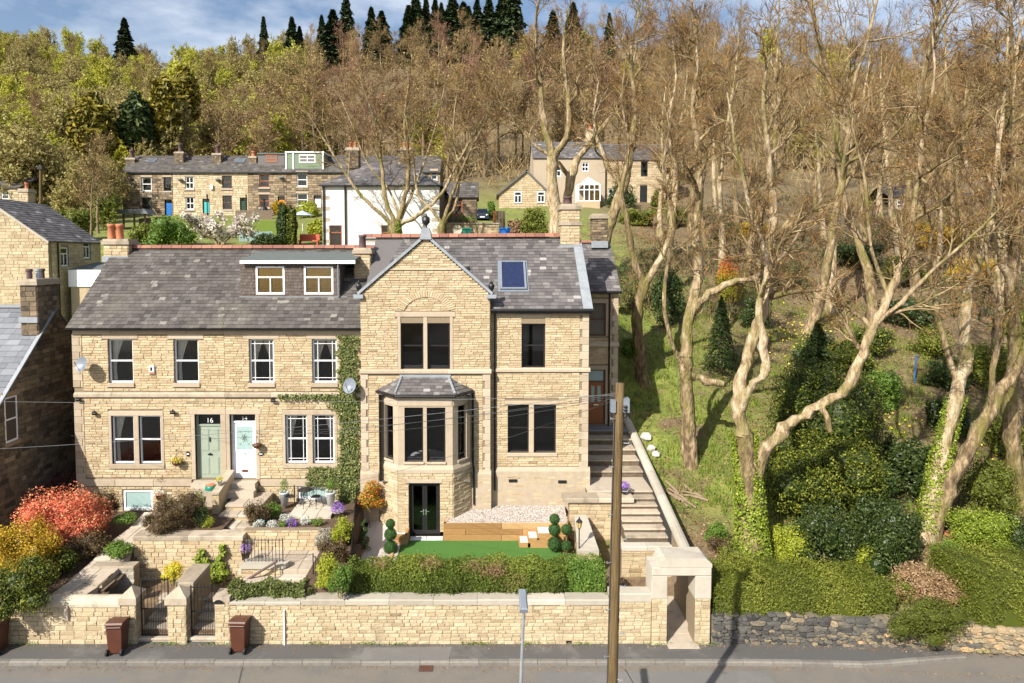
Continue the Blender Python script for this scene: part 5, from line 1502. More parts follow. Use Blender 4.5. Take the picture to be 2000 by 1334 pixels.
for i in range(nseg):
 y0,y1=-5.7+(yB_+5.7)*i/nseg+.006,-5.7+(yB_+5.7)*(i+1)/nseg-.006
 prf=[(-.07,0),(-.07,.07),(-.02,.15),(.07,.19),(.19,.19),(.28,.15),(.33,.07),(.33,0)]
 MB().poly(prf,lambda p:Vector((BWX+p[0],y0,float(fz(y0))+p[1])),lambda p:Vector((BWX+p[0],y1,float(fz(y1))+p[1])),rw_.uniform(.2,.9)).build('coping_stone','coping_pale',BW)
# dry stone wall on the right, irregular rubble
def rubble(name,label,x0,x1,ztop,seed,tmean,cat='wall',hs=(.09,.19)):
 rng=rnd(seed)
 t=thing(name,label,cat,((x0+x1)/2,WALL_Y,ZB))
 base=MB();K=int((x1-x0)/.5)
 for i in range(K):
  a,b=x0+(x1-x0)*i/K,x0+(x1-x0)*(i+1)/K
  yb=WALL_Y+float(bend((a+b)/2));base.box(a,b,yb+.045,yb+.5,-.1,ztop((a+b)/2)-.08)
 bo=base.build('wall_core','stone_rubble',t)
 z=.08;V,T=[],[]
 lay=[]
 while z<1.7:
  h=rng.uniform(*hs);x=x0+rng.uniform(0,.1)
  while x<x1:
   L=h*rng.uniform(1.1,3.4)
   zz=z+rng.uniform(-.03,.03)
   if zz+h<ztop(x+L/2)+.05:lay.append((x,min(x+L,x1+.1),zz,zz+h))
   x+=L
  z+=h*.92
 order=sorted(range(len(lay)),key=lambda i:-(lay[i][1]-lay[i][0])*(lay[i][3]-lay[i][2]))
 W,FF_,TT,base_i=[],[],[],0
 for rank,i in enumerate(order):
  a,b,c,d=lay[i]
  xc,zc=(a+b)/2,(c+d)/2;rx,rz=(b-a)/2*1.03,(d-c)/2*1.06
  n_=10;yb=WALL_Y+float(bend(xc));pr=rng.uniform(.02,.07)
  ring=[]
  off=rng.uniform(0,.6)
  for k in range(n_):
   an=2*math.pi*k/n_+off
   ca,sa=math.cos(an),math.sin(an)
   q=(abs(ca)**6+abs(sa)**6)**(-1/6)*rng.uniform(.93,1.05)
   ring.append((xc+rx*q*ca,zc+rz*q*sa))
  vs_=[(x,yb+.14,z)for x,z in ring]+[(x,yb+.04-pr*.3,z)for x,z in ring]+[(xc+(x-xc)*.8,yb-pr+rng.uniform(-.02,.02),zc+(z-zc)*.8)for x,z in ring]+[(xc,yb-pr-.01,zc)]
  fs4=[(k,(k+1)%n_,n_+(k+1)%n_,n_+k)for k in range(n_)]+[(n_+k,n_+(k+1)%n_,2*n_+(k+1)%n_,2*n_+k)for k in range(n_)]
  fs3=[(2*n_+k,2*n_+(k+1)%n_,3*n_)for k in range(n_)]
  tt=float(np.clip(rng.normal(tmean(xc),.18),0,1))
  if rank<300:mesh_np('stone',np.array(vs_),[np.array(fs4),np.array(fs3)],'stone_rubble',bo,np.full(len(vs_),tt))
  else:
   W+=vs_;FF_.append((np.array(fs4)+base_i,np.array(fs3)+base_i));TT+=[tt]*len(vs_);base_i+=len(vs_)
 if W:mesh_np('stonework',np.array(W),[np.concatenate([f[0]for f in FF_]),np.concatenate([f[1]for f in FF_])],'stone_rubble',bo,TT,kind='stuff')
 return t
rubble('dry_stone_wall','low dark dry stone rubble wall below the right-hand hedge',pW1+.05,14.0,lambda x:1.12-.012*max(0,x-8)+.05*math.sin(x*2),61,lambda x:.28+.04*(x-8))
rubble('dry_stone_wall','low pale buff dry stone wall at the far right of the road',14.02,21,lambda x:1.05-.05*(x-14)+.05*math.sin(x*2),62,lambda x:.72)
# ---------------------------------------------------------------- garden of the gabled house
LZ=zb_door-.05
SY_=PZ(990,1056,LZ).y
GD=tag(MB().box(WX0+.35,3.4,-5.9,-.2,.4,LZ-.05).build('garden_bed','soil'),kind='structure')
tag(MB().box(X(766,-3,1065),X(1100,-3,1065),-5.2,SY_+.02,LZ-.045,LZ).build('lawn','turf_fake'),kind='structure')
# gravel, left strip and raised terrace
tag(MB().add([(WX0+.30,-5.2,LZ+.01),(X(772,-3),-5.2,LZ+.01),(X(772,-3),-1.2,LZ+.05),(X(797,BY,1000),-.8,LZ+.28),(bA.x,-.05,LZ+.35),(WX0+.30,0,LZ+.35),(WX0+.30,-1.5,LZ+.1)],[(0,1,2,6),(6,2,3,4,5)]).build('gravel_path','gravel'),kind='structure')
zT0=LZ+.74;zT1=zT0+.12
SY=PZ(990,1056,LZ).y
sx0,sx1=X(866,SY,1040),X(1107,SY,1040)
bcx,bdx=bC.x,bD.x
tag(MB().add([(sx0+.1,SY+.05,zT0-.02),(sx1,SY+.05,zT0-.02),(sx1+.1,YR,zT1),(bdx+.1,.0,zT1-.02),(bcx+.02,BY,zT0+.04)],[(0,1,2,3,4)]).build('gravel_terrace','gravel'),kind='structure')
rp_=rnd(71)
def pebbles(name,poly_fn,n,seed,size=.03):
 rng=rnd(seed);Pp=poly_fn(n,rng)
 V,F,T=leaves(Pp,np.tile([0,0,1.],(len(Pp),1)),size,rng,.8,.6,rng.uniform(0,1,len(Pp)),fold=.5)
 return tag(mesh_np(name,V,F,'gravel',tint=T),'loose pale pink gravel stones '+('on the raised terrace' if 'terrace' in name else 'on the garden path'),'gravel',kind='stuff')
def terr(n,rng):
 u,v=rng.uniform(0,1,n),rng.uniform(0,1,n)
 y=SY+.06+v*(YR-SY-.1);x0=np.where(y<BY,sx0+.1,np.where(y<0,bcx+(y-BY)/(-BY)*(bdx-bcx)+.1,bdx+.1));x=x0+u*(sx1+.05-x0)
 return np.stack([x,y,zT0+(zT1-zT0)*v+.015],1)
pebbles('gravel_stones_terrace',terr,9000,1,.045)
pebbles('gravel_stones',lambda n,rng:np.stack([rng.uniform(WX0+.35,X(770,-3),n),rng.uniform(-5.1,-1.3,n),np.full(n,LZ+.05)],1),2500,2)
# sleepers
def sleeper(parent,a,b,z0,z1,w=.12,name='sleeper'):
 a,b=Vector(a),Vector(b);d=(b-a);L=d.length
 F_=Fr(a,d,Vector((d.y,-d.x,0)))
 return MB().bev(F_,.004,L-.004,z0+.003,z1-.003,-w,.0,.012,rp_.uniform(.15,.9)).build(name,'sleeper',parent)
SL=thing('sleeper_wall','honey coloured timber sleeper wall holding up the gravel terrace','retaining wall',((sx0+sx1)/2,SY,LZ))
for i in range(3):
 z0=LZ-.02+i*.245;cuts=[sx0]+([sx0+2.35]if i!=1 else[sx0+.9,sx0+3.2])+[sx1]
 for a,c in zip(cuts,cuts[1:]):sleeper(SL,(a,SY,0),(c,SY,0),z0,z0+.245)
 sleeper(SL,(sx0-.0,BY+.02,0),(sx0-.0,SY+.002,0),z0,z0+.245)
 sleeper(SL,(sx1+.05,SY,0),(sx1+.3,YR-.6,0),z0,z0+.245)
S2=thing('sleeper_edging','short timber sleeper edging left of the french doors','edging',(X(785,-1.5),-1.5,LZ))
ex0,ex1=X(770,-1.6,1040),X(796,-1.6,1040)
for i in range(2):
 sleeper(S2,(ex0,-1.65,0),(ex1,-1.65,0),LZ+i*.2,LZ+.2+i*.2);sleeper(S2,(ex1,-1.65,0),(ex1,BY+.05,0),LZ+i*.2,LZ+.2+i*.2)
S3_=thing('sleeper_edging','long low timber edging between the lawn and the left gravel path','edging',(ex0,-3,LZ))
sleeper(S3_,(ex0-.0,-1.66,0),(ex0-.05,-5.2,0),LZ-.05,LZ+.1)
S4=thing('sleeper_edging','timber edging along the black fence beside the left gravel path','edging',(WX0+.3,-3,LZ))
sleeper(S4,(WX0+.42,-.2,0),(WX0+.36,-5.2,0),LZ-.05,LZ+.14,w=.1)
# threshold paving and the three slab steps
tp=thing('door_paving','grey stone slabs at the foot of the black french doors','paving',(X(828,-1.2),-1.3,LZ))
for i in range(2):
 a=ex1+.03+i*(sx0-ex1-.05)/2;MB().bev(Fr((0,0,LZ),(1,0,0),(0,0,1),(0,1,0)),a,a+(sx0-ex1-.05)/2-.01,SY+.02,BY-.02,-.03,.035,.01,rp_.uniform(.3,.9)).build('slab','slab_white',tp)
ss=thing('slab_steps','three timber sided steps with white slab treads rising to the terrace','steps',(X(1045,SY-.4),SY-.4,LZ))
for i,(p0_,p1_,dep)in enumerate(((1014,1036,.62),(1031,1053,.62),(1049,1083,.62))):
 zt=LZ+.17+i*.19;y0=SY-dep;a,c=X(p0_,y0,1050),X(p1_,y0,1040)
 MB().box(a,c,y0,SY-.005,LZ-.02,zt).build('step_box','sleeper',ss)
 MB().bev(Fr((0,0,zt),(1,0,0),(0,0,1),(0,1,0)),a+.05,c-.04,y0+.06,SY-.03,0,.03,.008,.6).build('tread','slab_white',ss)
MB().box(X(1036,SY-.6,1050),X(1100,SY-.6,1060),SY-.66,SY-.625,LZ-.02,LZ+.30).build('side_board','sleeper',ss)
# walls of the side steps
t5,r5=garden_wall('retaining_wall','stone retaining wall with thick grey coping at the corner of the gravel terrace',X(1112,-.9,1000),X(1212,-.9,1000),-.9,.8,Z(981,-.9),.35,'stone_honey',.15,(.3,.6),None,120,63)
coping_run(t5,X(1100,-.9,970),X(1237,-.9,970),-1.0,-.35,Z(981,-1.0),.17,1.5,'coping_stone',r5)
MB().box(X(1207,-.5),X(1213,-.5),-.55,1.2,.8,Z(981,-.9)).build('return_wall','stone_honey',t5)
t6,r6=garden_wall('retaining_wall','stone block wall with pale coping at the foot of the narrow side steps',X(1214,-3.2,1100),BWX-.0,-3.2,-.1,Z(1075,-3.2),.3,'stone_honey',.15,(.28,.5),.18,120,64,step=1.05)
MB().box(X(1214,-3.2,1100),X(1214,-3.2,1100)+.25,-2.89,-.95,.4,Z(1075,-3.2)).build('return_wall','stone_honey',t6)
# sloping coping slab
rc=thing('sloping_coping','flat stone coping slab sloping down beside the garden lamp','coping',PZ(1140,1040,2.4))
q=[P(1122,1006,-1.15),P(1146,1006,-1.15),P(1170,1075,-3.3),P(1128,1075,-3.3)]
MB().add(q+[v-Vector((0,0,.12))for v in q],[(0,1,2,3),(7,6,5,4),(0,3,7,4),(1,0,4,5),(2,1,5,6),(3,2,6,7)]).build('slab','coping_pale',rc)
MB().add([v-Vector((0,0,.125))for v in q]+[Vector((v.x,v.y,.8))for v in q],[(0,1,2,3),(7,6,5,4),(0,3,7,4),(1,0,4,5),(2,1,5,6),(3,2,6,7)]).build('wall_core','stone_honey',rc)
# side steps: door landing, wide flight, landing, narrow flight
zd=Z(829,YB)
sxa=RX1+.1
ST=thing('side_steps','weathered stone steps climbing past the house to the oak side door','steps',(5.6,0,3.1))
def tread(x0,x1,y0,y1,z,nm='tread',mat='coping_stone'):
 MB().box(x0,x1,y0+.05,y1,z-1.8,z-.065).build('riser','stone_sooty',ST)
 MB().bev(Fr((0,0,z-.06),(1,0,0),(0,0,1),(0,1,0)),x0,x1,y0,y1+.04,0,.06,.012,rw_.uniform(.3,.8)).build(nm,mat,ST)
zl=Z(963,-.6)
nst=4
tread(sxa-.2,BWX-.02,4.3,YB+.1,zd-.03,'landing','slate_blue')
ys=[1.35,2.1,2.85,3.6,4.3]
for i in range(4):
 tread(sxa-.2,BWX-.02,ys[i],ys[i+1],zl+(zd-zl)*(i+1)/5.0)
tread(sxa-.2,BWX-.02,-.35,1.35,zl,'landing','flagstone')
nb=6;zbt=Z(1052,-2.9)
for i in range(nb):
 y1_=-.35-i*.40
 tread(X(1213,-1.5),BWX-.02,y1_-.40,y1_,zl-(zl-zbt)*(i+1)/nb)
tag(MB().box(X(1180,-5),BWX,WALL_Y+.5,-3.21,.0,.18).build('passage_floor','flagstone'),kind='structure')
# ---------------------------------------------------------------- gardens of the pair on the left
rl_=rnd(81)
zb2=Z(1036,-3.0)
t,r=garden_wall('retaining_wall','tall stone retaining wall with broad weathered coping below the heather bed',X(262,-3.4,1100),X(474,-3.4,1100),-3.4,.2,Z(1055,-3.4),.5,'stone_honey',.15,(.22,.5),None,260,82)
coping_run(t,X(260,-3.4,1045),X(475,-3.4,1045),-3.4,-2.85,Z(1055,-3.4),.16,2.0,'coping_stone',r)
tag(MB().box(X(262,-3.4),X(430,-3,1000),-2.9,YL+.05,.5,zb2-.02).build('garden_bed','soil'),kind='structure')
xg=X(262,-3.4)
tag(MB().add([(-24,WALL_Y+.3,1.35),(xg,WALL_Y+.3,1.2),(xg,-3.2,1.7),(xg,YL,1.9),(-24,YL,2.1),(-24,4,2.3)],[(0,1,2,3,4)]).build('garden_soil','soil'),kind='structure')
# flagged path rising left of the retaining wall
fp=thing('flagged_path','pale flagstone path climbing past the azalea to the basement window','path',PZ(200,1100,1.8))
pts=[PZ(px,py,z)for px,py,z in((105,1180,1.42),(165,1140,1.55),(215,1095,1.75),(240,1060,1.95),(275,1030,2.15),(300,1000,2.3))]
wd_=[.55,.62,.62,.5,.42,.35]
for i in range(len(pts)-1):
 a,b=pts[i],pts[i+1];d=(b-a);dh=Vector((d.x,d.y,0)).normalized();n_=Vector((dh.y,-dh.x,0))
 for k,(s0,s1)in enumerate(((-1,-.02),(.02,1))):
  a2,b2=a+d*.02,b-d*.02
  q=[a2+n_*wd_[i]*s0,a2+n_*wd_[i]*s1,b2+n_*wd_[i+1]*s1,b2+n_*wd_[i+1]*s0]
  q=[v+Vector((0,0,rl_.uniform(0,.02)))for v in q]
  MB().add(q+[v-Vector((0,0,.5))for v in q],[(0,1,2,3),(0,4,5,1),(1,5,6,2),(2,6,7,3),(3,7,4,0)],rl_.uniform(.2,.9)).build('flagstone','flagstone',fp)
lw,r=garden_wall('retaining_wall','low pale wall with rounded slab coping beside the flagged path',X(178,-4.3,1110),X(262,-4.3,1110),-4.3,.3,Z(1112,-4.3),.35,'coping_pale',.14,(.2,.4),.12,40,83,'coping_stone',step=1.8)
# boards leaning by the lower steps
for i,(px,py)in enumerate(((183,1150),(196,1155))):
 p=PZ(px,py,1.4)
 m=MB().poly([(0,0),(.5,.42),(.5,.36),(.08,0)],lambda q:p+Vector((q[0],0,q[1])),lambda q:p+Vector((q[0],.3,q[1])))
 tag(m.build('timber_edging_board','old_timber'),['dark sloping edging board beside the lower path, the left one','dark sloping edging board beside the lower path, the right one'][i],'board','dark edging boards by the lower path','thing')
# door steps and path of number 14 and 16
zth=Z(938,YL)
s16=thing('door_step','wide stone step before the sage green door','step',(X(405,-.1),-.1,zth))
MB().box(X(372,-.4),X(433,-.4),-.6,YL-.02,1.8,zth-.22).build('lower_step','coping_stone',s16)
MB().box(X(378,YL),X(434,YL),-.15,YL+.06,zth-.21,zth).build('upper_step','flagstone',s16)
s14=thing('door_step','two stone steps before the white front door','step',(X(475,-.1),-.1,zth))
MB().box(X(448,YL),X(502,YL),-.12,YL+.06,zth-.24,zth).build('upper_step','flagstone',s14)
MB().box(X(446,YL),X(505,YL),-.5,-.125,zth-.5,zth-.22).build('lower_step','flagstone',s14)
gs=thing('garden_steps','pale flagstone landing and two broad steps below the white door','steps',(X(470,-1.2),-1.5,2.6))
for i,(pa,pb,y0p,y1p,zz)in enumerate(((440,512,986,955,zth-.48),(427,500,1006,986,zth-.70),(421,500,1030,1010,zth-.92))):
 a=PZ(pa,y0p,zz);b=PZ(pb,y0p,zz)
 yb=PZ(pa,y1p,zz).y
 mid_=(a.x+b.x)/2
 for(u,v)in((a.x,mid_-.008),(mid_+.008,b.x)):
  MB().bev(Fr((0,0,zz-.1),(1,0,0),(0,0,1),(0,1,0)),u,v,a.y,min(yb+.25,YL-.1),0,.1,.015,rl_.uniform(.3,.95)).build('tread','flagstone',gs)
 MB().box(a.x+.03,b.x-.03,a.y+.04,min(yb+.2,YL-.12),1.5,zz-.102).build('riser','stone_honey',gs)
dw_=thing('dividing_wall','low sloping stone wall between the two front doors','wall',(X(436,-.5),-.5,2.8))
xx=X(437,-.5,950)
MB().poly([(YL-.02,2.2),(YL-.02,zth+.38),(-1.35,zth-.02),(-1.35,2.2)],lambda p:Vector((xx-.13,p[0],p[1])),lambda p:Vector((xx+.13,p[0],p[1]))).build('wall_core','stone_honey',dw_)
MB().poly([(YL-.03,zth+.385),(YL-.03,zth+.46),(-1.4,zth+.06),(-1.4,zth-.015)],lambda p:Vector((xx-.16,p[0],p[1])),lambda p:Vector((xx+.16,p[0],p[1]))).build('coping_stone','coping_stone',dw_)
# patio and its beds
zpt=Z(976,YL-.1)
pa0,pa1=PZ(562,1008,zpt),PZ(646,1008,zpt)
pt=thing('patio','pinkish flagstone patio carrying the bistro set','patio',(pa0 .x,pa0 .y,zpt))
for i in range(3):
 for j in range(2):
  a=pa0 .x+(pa1 .x-pa0 .x)*i/3;y0=pa0 .y+(YL-.05-pa0 .y)*j/2
  MB().bev(Fr((0,0,zpt-.3),(1,0,0),(0,0,1),(0,1,0)),a+.006,a+(pa1 .x-pa0 .x)/3-.006,y0+.006,y0+(YL-.05-pa0 .y)/2-.006,0,.3,.01,rl_.uniform(.5,1)).build('flagstone','flagstone',pt)
tag(MB().box(X(500,-2),X(690,-2),-2.95,YL+.05,.6,zpt-.12).build('garden_bed','soil'),kind='structure')
t,r=garden_wall('retaining_wall','low stone retaining wall under the pansy bed, behind the railing',X(476,-3.05,1050),X(624,-3.05,1050),-3.05,.8,Z(1036,-3.05),.3,'stone_honey',.14,(.25,.5),None,120,84)
zld=Z(1074,-3.05)
lx0,lx1=X(477,-4,1080),X(628,-4,1080)
ld=thing('stone_landing','flagged landing behind the short iron railing','landing',((lx0+lx1)/2,-4,zld))
yf=PZ(600,1112,zld).y
for i in range(4):
 a,b=lx0+(lx1-lx0)*i/4+.005,lx0+(lx1-lx0)*(i+1)/4-.005
 for j in range(2):
  y0=yf+(-3.05-yf)*j/2
  MB().bev(Fr((0,0,zld-.2),(1,0,0),(0,0,1),(0,1,0)),a,b,y0+.005,y0+(-3.05-yf)/2-.005,0,.2,.01,rl_.uniform(.2,.9)).build('flagstone','flagstone',ld)
MB().box(lx0,lx1,yf+.02,-3.06,.2,zld-.21).build('landing_base','stone_honey',ld)
w4=thing('retaining_wall','stone wall with round-ended coping slab carrying the short railing','wall',(X(515,-4.6),-4.6,.5))
ya=PZ(520,1103,zld+.16).y
wc=MB().box(X(472,ya,1110),X(548,ya,1110),ya,ya+.4,.2,zld+.03).build('wall_core','mortar',w4)
lay_stones(front(ya),courses(X(470,ya,1110),X(548,ya,1110),.2,zld+.03,.13,(.2,.45),rl_),wc,'w4','stone_honey',rl_,each=80)
xa,xb=X(470,ya,1100),X(549,ya,1100)
MB().poly([(xa,ya-.08)]+[(xb+.22*math.cos(a),ya+.16+.24*math.sin(a))for a in np.linspace(-math.pi/2,math.pi/2,9)]+[(xa,ya+.45)],lambda p:Vector((p[0],p[1],zld+.04)),lambda p:Vector((p[0],p[1],zld+.2))).build('coping_slab','coping_pale',w4)
def railing(name,label,a,b,h,n,cat='railing',group=None,r=.011):
 a,b=Vector(a),Vector(b)
 t=thing(name,label,cat,(a+b)/2,group)
 MB().tube([a+Vector((0,0,h)),b+Vector((0,0,h))],r*1.3,6).tube([a+Vector((0,0,.1)),b+Vector((0,0,.1))],r*1.3,6).build('rail','iron_black',t)
 for i in range(n+1):
  p=a+(b-a)*i/n
  MB().tube([p,p+Vector((0,0,h+.07))],r if 0<i<n else r*1.7,5).build('bar','iron_black',t)
 return t
railing('iron_railing','short black iron railing on the round-ended coping slab',(xa+.08,ya+.15,zld+.2),(xb+.02,ya+.15,zld+.2),.78,11)
hr=thing('handrail','dark timber handrail sloping across the lower stone wall','handrail',P(505,1115,ya-.2))
MB().tube([P(472,1139,ya-.25),P(541,1096,ya-.25)],.045,6).build('rail','pot_dark',hr)
MB().tube([P(478,1136,ya-.25),P(478,1136,ya-.25)-Vector((0,0,.8))],.025,6).build('post','old_timber',hr)
MB().tube([P(537,1099,ya-.25),P(537,1099,ya-.25)-Vector((0,0,.9))],.025,6).build('post','old_timber',hr)
lf=tag(MB().box(X(449,WALL_Y+.5),X(684,-5,1150),WALL_Y+.41,ya+.1,.1,Z(1140,-5.2)).build('lower_court','flagstone'),kind='structure')
ls=thing('garden_steps','worn stone steps down from the landing beside the yellow shrub','steps',PZ(585,1130,1.4))
for i in range(3):
 zz=zld-.16*(i+1);y1=yf-.02-.30*i
 MB().bev(Fr((0,0,zz-.8),(1,0,0),(0,0,1),(0,1,0)),X(552+6*i,y1,1110),X(604+4*i,y1,1110),y1-.32,y1,0,.8,.015,rl_.uniform(.3,.9)).build('tread','flagstone',ls)
tag(MB().box(X(612,-4.2),X(689,-4.2),WALL_Y+.42,-2.95,.5,1.95).build('garden_bed','soil'),kind='structure')
railing('iron_railing','short black railing beside the worn lower steps',PZ(612,1135,1.7),PZ(627,1150,1.6),.9,3)
# tall black fence between the two gardens
fx=X(697,.1,950)
ft=thing('metal_fence','tall black slatted metal fence dividing the two front gardens','fence',(fx,-3,1.7))
fa,fb=Vector((fx+.02,-.1,0)),Vector((X(680,WALL_Y+.55,1150),WALL_Y+.55,0))
for i in range(5):
 p=fa+(fb-fa)*i/4;MB().box(p.x-.025,p.x+.025,p.y-.025,p.y+.025,1.4,3.12-.27*i).build('post','iron_black',ft)
for k in range(7):
 a,b=fa+Vector((0,0,2.1+k*.14)),fb+Vector((0,0,1.5+k*.075))
 MB().add([a+Vector((-.01,0,0)),b+Vector((-.01,0,0)),b+Vector((-.01,0,.06)),a+Vector((-.01,0,.11)),a+Vector((.01,0,0)),b+Vector((.01,0,0)),b+Vector((.01,0,.06)),a+Vector((.01,0,.11))],[(0,1,2,3),(7,6,5,4),(3,2,6,7),(0,4,5,1)]).build('slat','iron_black',ft)
# ---------------------------------------------------------------- furniture and pots
def ring(m,c,r,ax,n=16,rad=.009,sq=1.0,arc=2*math.pi,a0=0.0):
 u,v=ax
 m.tube([c+u*r*math.cos(a0+arc*k/n)+v*r*sq*math.sin(a0+arc*k/n)for k in range(n+1)],rad,4,cap=False)
def bistro_chair(loc,rz,label):
 t=thing('bistro_chair',label,'chair',loc,'black metal bistro chairs',rz)
 Xv,Yv,Zv=Vector((1,0,0)),Vector((0,1,0)),Vector((0,0,1))
 m=MB();m.lathe((0,0,.43),[(.19,0),(.2,.012),(.19,.024)],14);m.build('seat','iron_black',t,local=True)
 for sx_ in(-1,1):
  for sy in(-1,1):
   MB().tube([(sx_*.15,sy*.14,.43),(sx_*.17,sy*.17,.2),(sx_*.2,sy*.21,0)],.012,5).build('leg','iron_black',t,local=True)
 m=MB();ring(m,Vector((0,.17,.62)),.2,(Xv,Zv),18,.013,1.35)
 for k in range(6):
  ring(m,Vector((.07*math.cos(k*1.047),.17,.64+.1*math.sin(k*1.047))),.055,(Xv,Zv),8,.009,1.3)
 m.build('back','iron_black',t,local=True)
 return t
yc=YL-.55
bistro_chair((X(572,yc,990),yc-.35,zpt),-1.2,'left black lattice bistro chair on the flagstone patio')
bistro_chair((X(622,yc,990),yc-.35,zpt),1.0,'right black lattice bistro chair on the flagstone patio')
tb=thing('bistro_table','round black lattice bistro table between the two chairs','table',(X(597,yc),yc-.3,zpt))
m=MB();tx,ty=X(597,yc),yc-.3
m.lathe((tx,ty,zpt+.68),[(.30,0),(.31,.015),(.30,.03)],18);m.build('top','iron_black',tb)
for k in range(3):
 a=k*2.094+.5;MB().tube([(tx+.06*math.cos(a),ty+.06*math.sin(a),zpt+.68),(tx+.1*math.cos(a),ty+.1*math.sin(a),zpt+.35),(tx+.28*math.cos(a),ty+.28*math.sin(a),zpt)],.013,5).build('leg','iron_black',tb)
def planter(px,label,seed):
 x=X(px,YL-.75,990);y=YL-.75
 t=thing('planter',label,'planter',(x,y,zpt),'tall grey planters with clipped plants')
 MB().lathe((x,y,zpt),[(.13,0),(.20,.52),(.215,.53),(.215,.58),(.19,.58),(.185,.53)],16).build('pot','planter_grey',t,smooth=True)
 rng=rnd(seed);lb=[((0,0,.28),(.17,.17,.3)),((0,0,.45),(.11,.11,.22))]
 Pp,Nn=sample_lobes(lb,500,rng);V,F,T=leaves(Pp+np.array([x,y,zpt+.5]),Nn,.05,rng);mesh_np('foliage',V,F,'leaf_green',t,T)
planter(556,'tall grey planter at the left end of the patio',1)
planter(646,'tall grey planter at the right end of the patio, by the ivy',2)
wb=thing('water_butt','dark green water butt with rusty top by the dividing wall','water butt',PZ(412,985,2.6))
p=PZ(413,980,zth-.75)
MB().lathe(p,[(.2,0),(.235,.2),(.25,.4),(.24,.62),(.22,.72)],16).build('barrel','green_plastic',wb,smooth=True)
MB().lathe(p+Vector((0,0,.72)),[(.2,0),(.2,.02),(.05,.05)],14).build('lid','terracotta',wb)
def pot_plant(name,label,p,r,h,potm,leafm,n,size,cat,seed,spread=1.4,group=None):
 t=thing(name,label,cat,p,group)
 MB().lathe(p,[(r*.7,0),(r,h),(r*1.08,h),(r*1.08,h*1.12),(r*.9,h*1.12)],12).build('pot',potm,t,smooth=True)
 rng=rnd(seed);lb=[((0,0,r*.7),(r*spread,r*spread,r*1.1))]
 Pp,Nn=sample_lobes(lb,n,rng);V,F,T=leaves(Pp+np.array(p+Vector((0,0,h))),Nn,size,rng,tints=np.clip(rng.normal(.55,.35,len(Pp)),0,1));mesh_np('foliage',V,F,leafm,t,T)
 return t
pot_plant('flower_pot','small white pot of yellow daffodils on the dividing wall',Vector((xx,-.9,zth+.22)),.09,.16,'planter_grey','flower_yellow',160,.06,'flower pot',5,1.7)
pot_plant('flower_pot','pot of purple and white flowers at the right end of the patio',PZ(660,1010,zpt-.15),.2,.22,'coping_pale','flower_purple',520,.06,'flower pot',6,1.35)
pot_plant('flower_pot','purple flowers in a pot on the side landing behind the pole',Vector((X(1219,-.6,955),-.6,zl)),.16,.2,'pot_dark','flower_purple',420,.06,'flower pot',7,1.4)
pot_plant('flower_pot','blue flowers trailing at the left end of the short railing',Vector((xa-.0,ya+.5,zld+.1)),.16,.3,'stone_sooty','flower_purple',300,.05,'flower pot',8,1.3)
# wall fittings of the pair
def dish(px,py,Y,label,r=.3):
 p=P(px,py,Y-.42);w_=P(px-14,py+8,Y)
 t=thing('satellite_dish',label,'satellite dish',w_,'grey satellite dishes on the house front')
 d=Vector((-.35,-1,.35)).normalized();u=d.cross(Vector((0,0,1))).normalized();v=u.cross(d)
 m=MB();n_=18;vs_=[]
 for k,(rr,dd)in enumerate(((0,.0),(.5,.03),(1,.11))):
  vs_+=[p+(u*math.cos(2*math.pi*i/n_)+v*1.08*math.sin(2*math.pi*i/n_))*r*rr+d*dd for i in range(n_)]
 m.add(vs_,[(k*n_+i,k*n_+(i+1)%n_,(k+1)*n_+(i+1)%n_,(k+1)*n_+i)for k in range(2)for i in range(n_)]);m.build('reflector','grey_plastic',t,smooth=True)
 MB().tube([p,p-d*.1,Vector((w_.x,Y-.02,w_.z))],.02,6).build('bracket','iron_black',t)
 MB().tube([p-v*r*.9+d*.1,p+d*.42],.012,5).build('feed_arm','iron_black',t);MB().lathe(p+d*.42-Vector((0,0,.04)),[(.03,0),(.035,.04),(.03,.08)],8).build('receiver','grey_plastic',t)
dish(163,712,YL,'grey satellite dish at the left corner of number 16')
dish(685,754,YL-.15,'grey satellite dish amid the ivy')
al=thing('alarm_box','white burglar alarm box between the upstairs windows','alarm box',P(298,722,YL))
r=rect(293,714,303,730,YL)
MB().bev(FL,r[0],r[1],r[2],r[3],.03,.11,.02).build('case','upvc_white',al);MB().fbox(FL,r[0]+.02,r[1]-.02,r[2]+.02,r[2]+.09,.11,.115).build('strobe','red_plastic',al)
MB().fbox(FL,r[0]+.06,r[1]-.06,r[2]+.14,r[3]-.05,.11,.115).build('emblem','plaque_black',al)
def lamp(px,py,label):
 p=P(px,py,YL-.15);t=thing('wall_light',label,'wall light',P(px,py,YL),'black floodlights on the house front')
 MB().tube([P(px,py-3,YL-.02),P(px,py,YL-.12)],.025,6).build('bracket','iron_black',t)
 m=MB().bev(Fr(p+Vector((0,0,-.06)),(1,0,0),(0,-1,-.5),(0,-.5,1)),-.09,.09,-.06,.06,-.05,.06,.02);m.build('head','iron_black',t)
lamp(152,778,'black floodlight under the string course at the left corner');lamp(184,805,'black floodlight above the left ground floor window');lamp(337,803,'black floodlight left of the sage green door');lamp(533,780,'black floodlight right of the white door under the ivy')
def plaque(px,py,label,rx=.085,rz=.11):
 c=P(px,py,YL);t=thing('wall_plaque',label,'plaque',c,'oval black plaques beside the front doors')
 MB().extr(FL,[(c.x+rx*math.cos(a),c.z+rz*math.sin(a))for a in np.linspace(0,2*math.pi,17)[:-1]],.03,.055).build('plate','plaque_black',t)
 MB().extr(FL,[(c.x+rx*.75*math.cos(a),c.z+rz*.28*math.sin(a))for a in np.linspace(0,2*math.pi,13)[:-1]],.055,.06).build('lettering_panel','number_white',t)
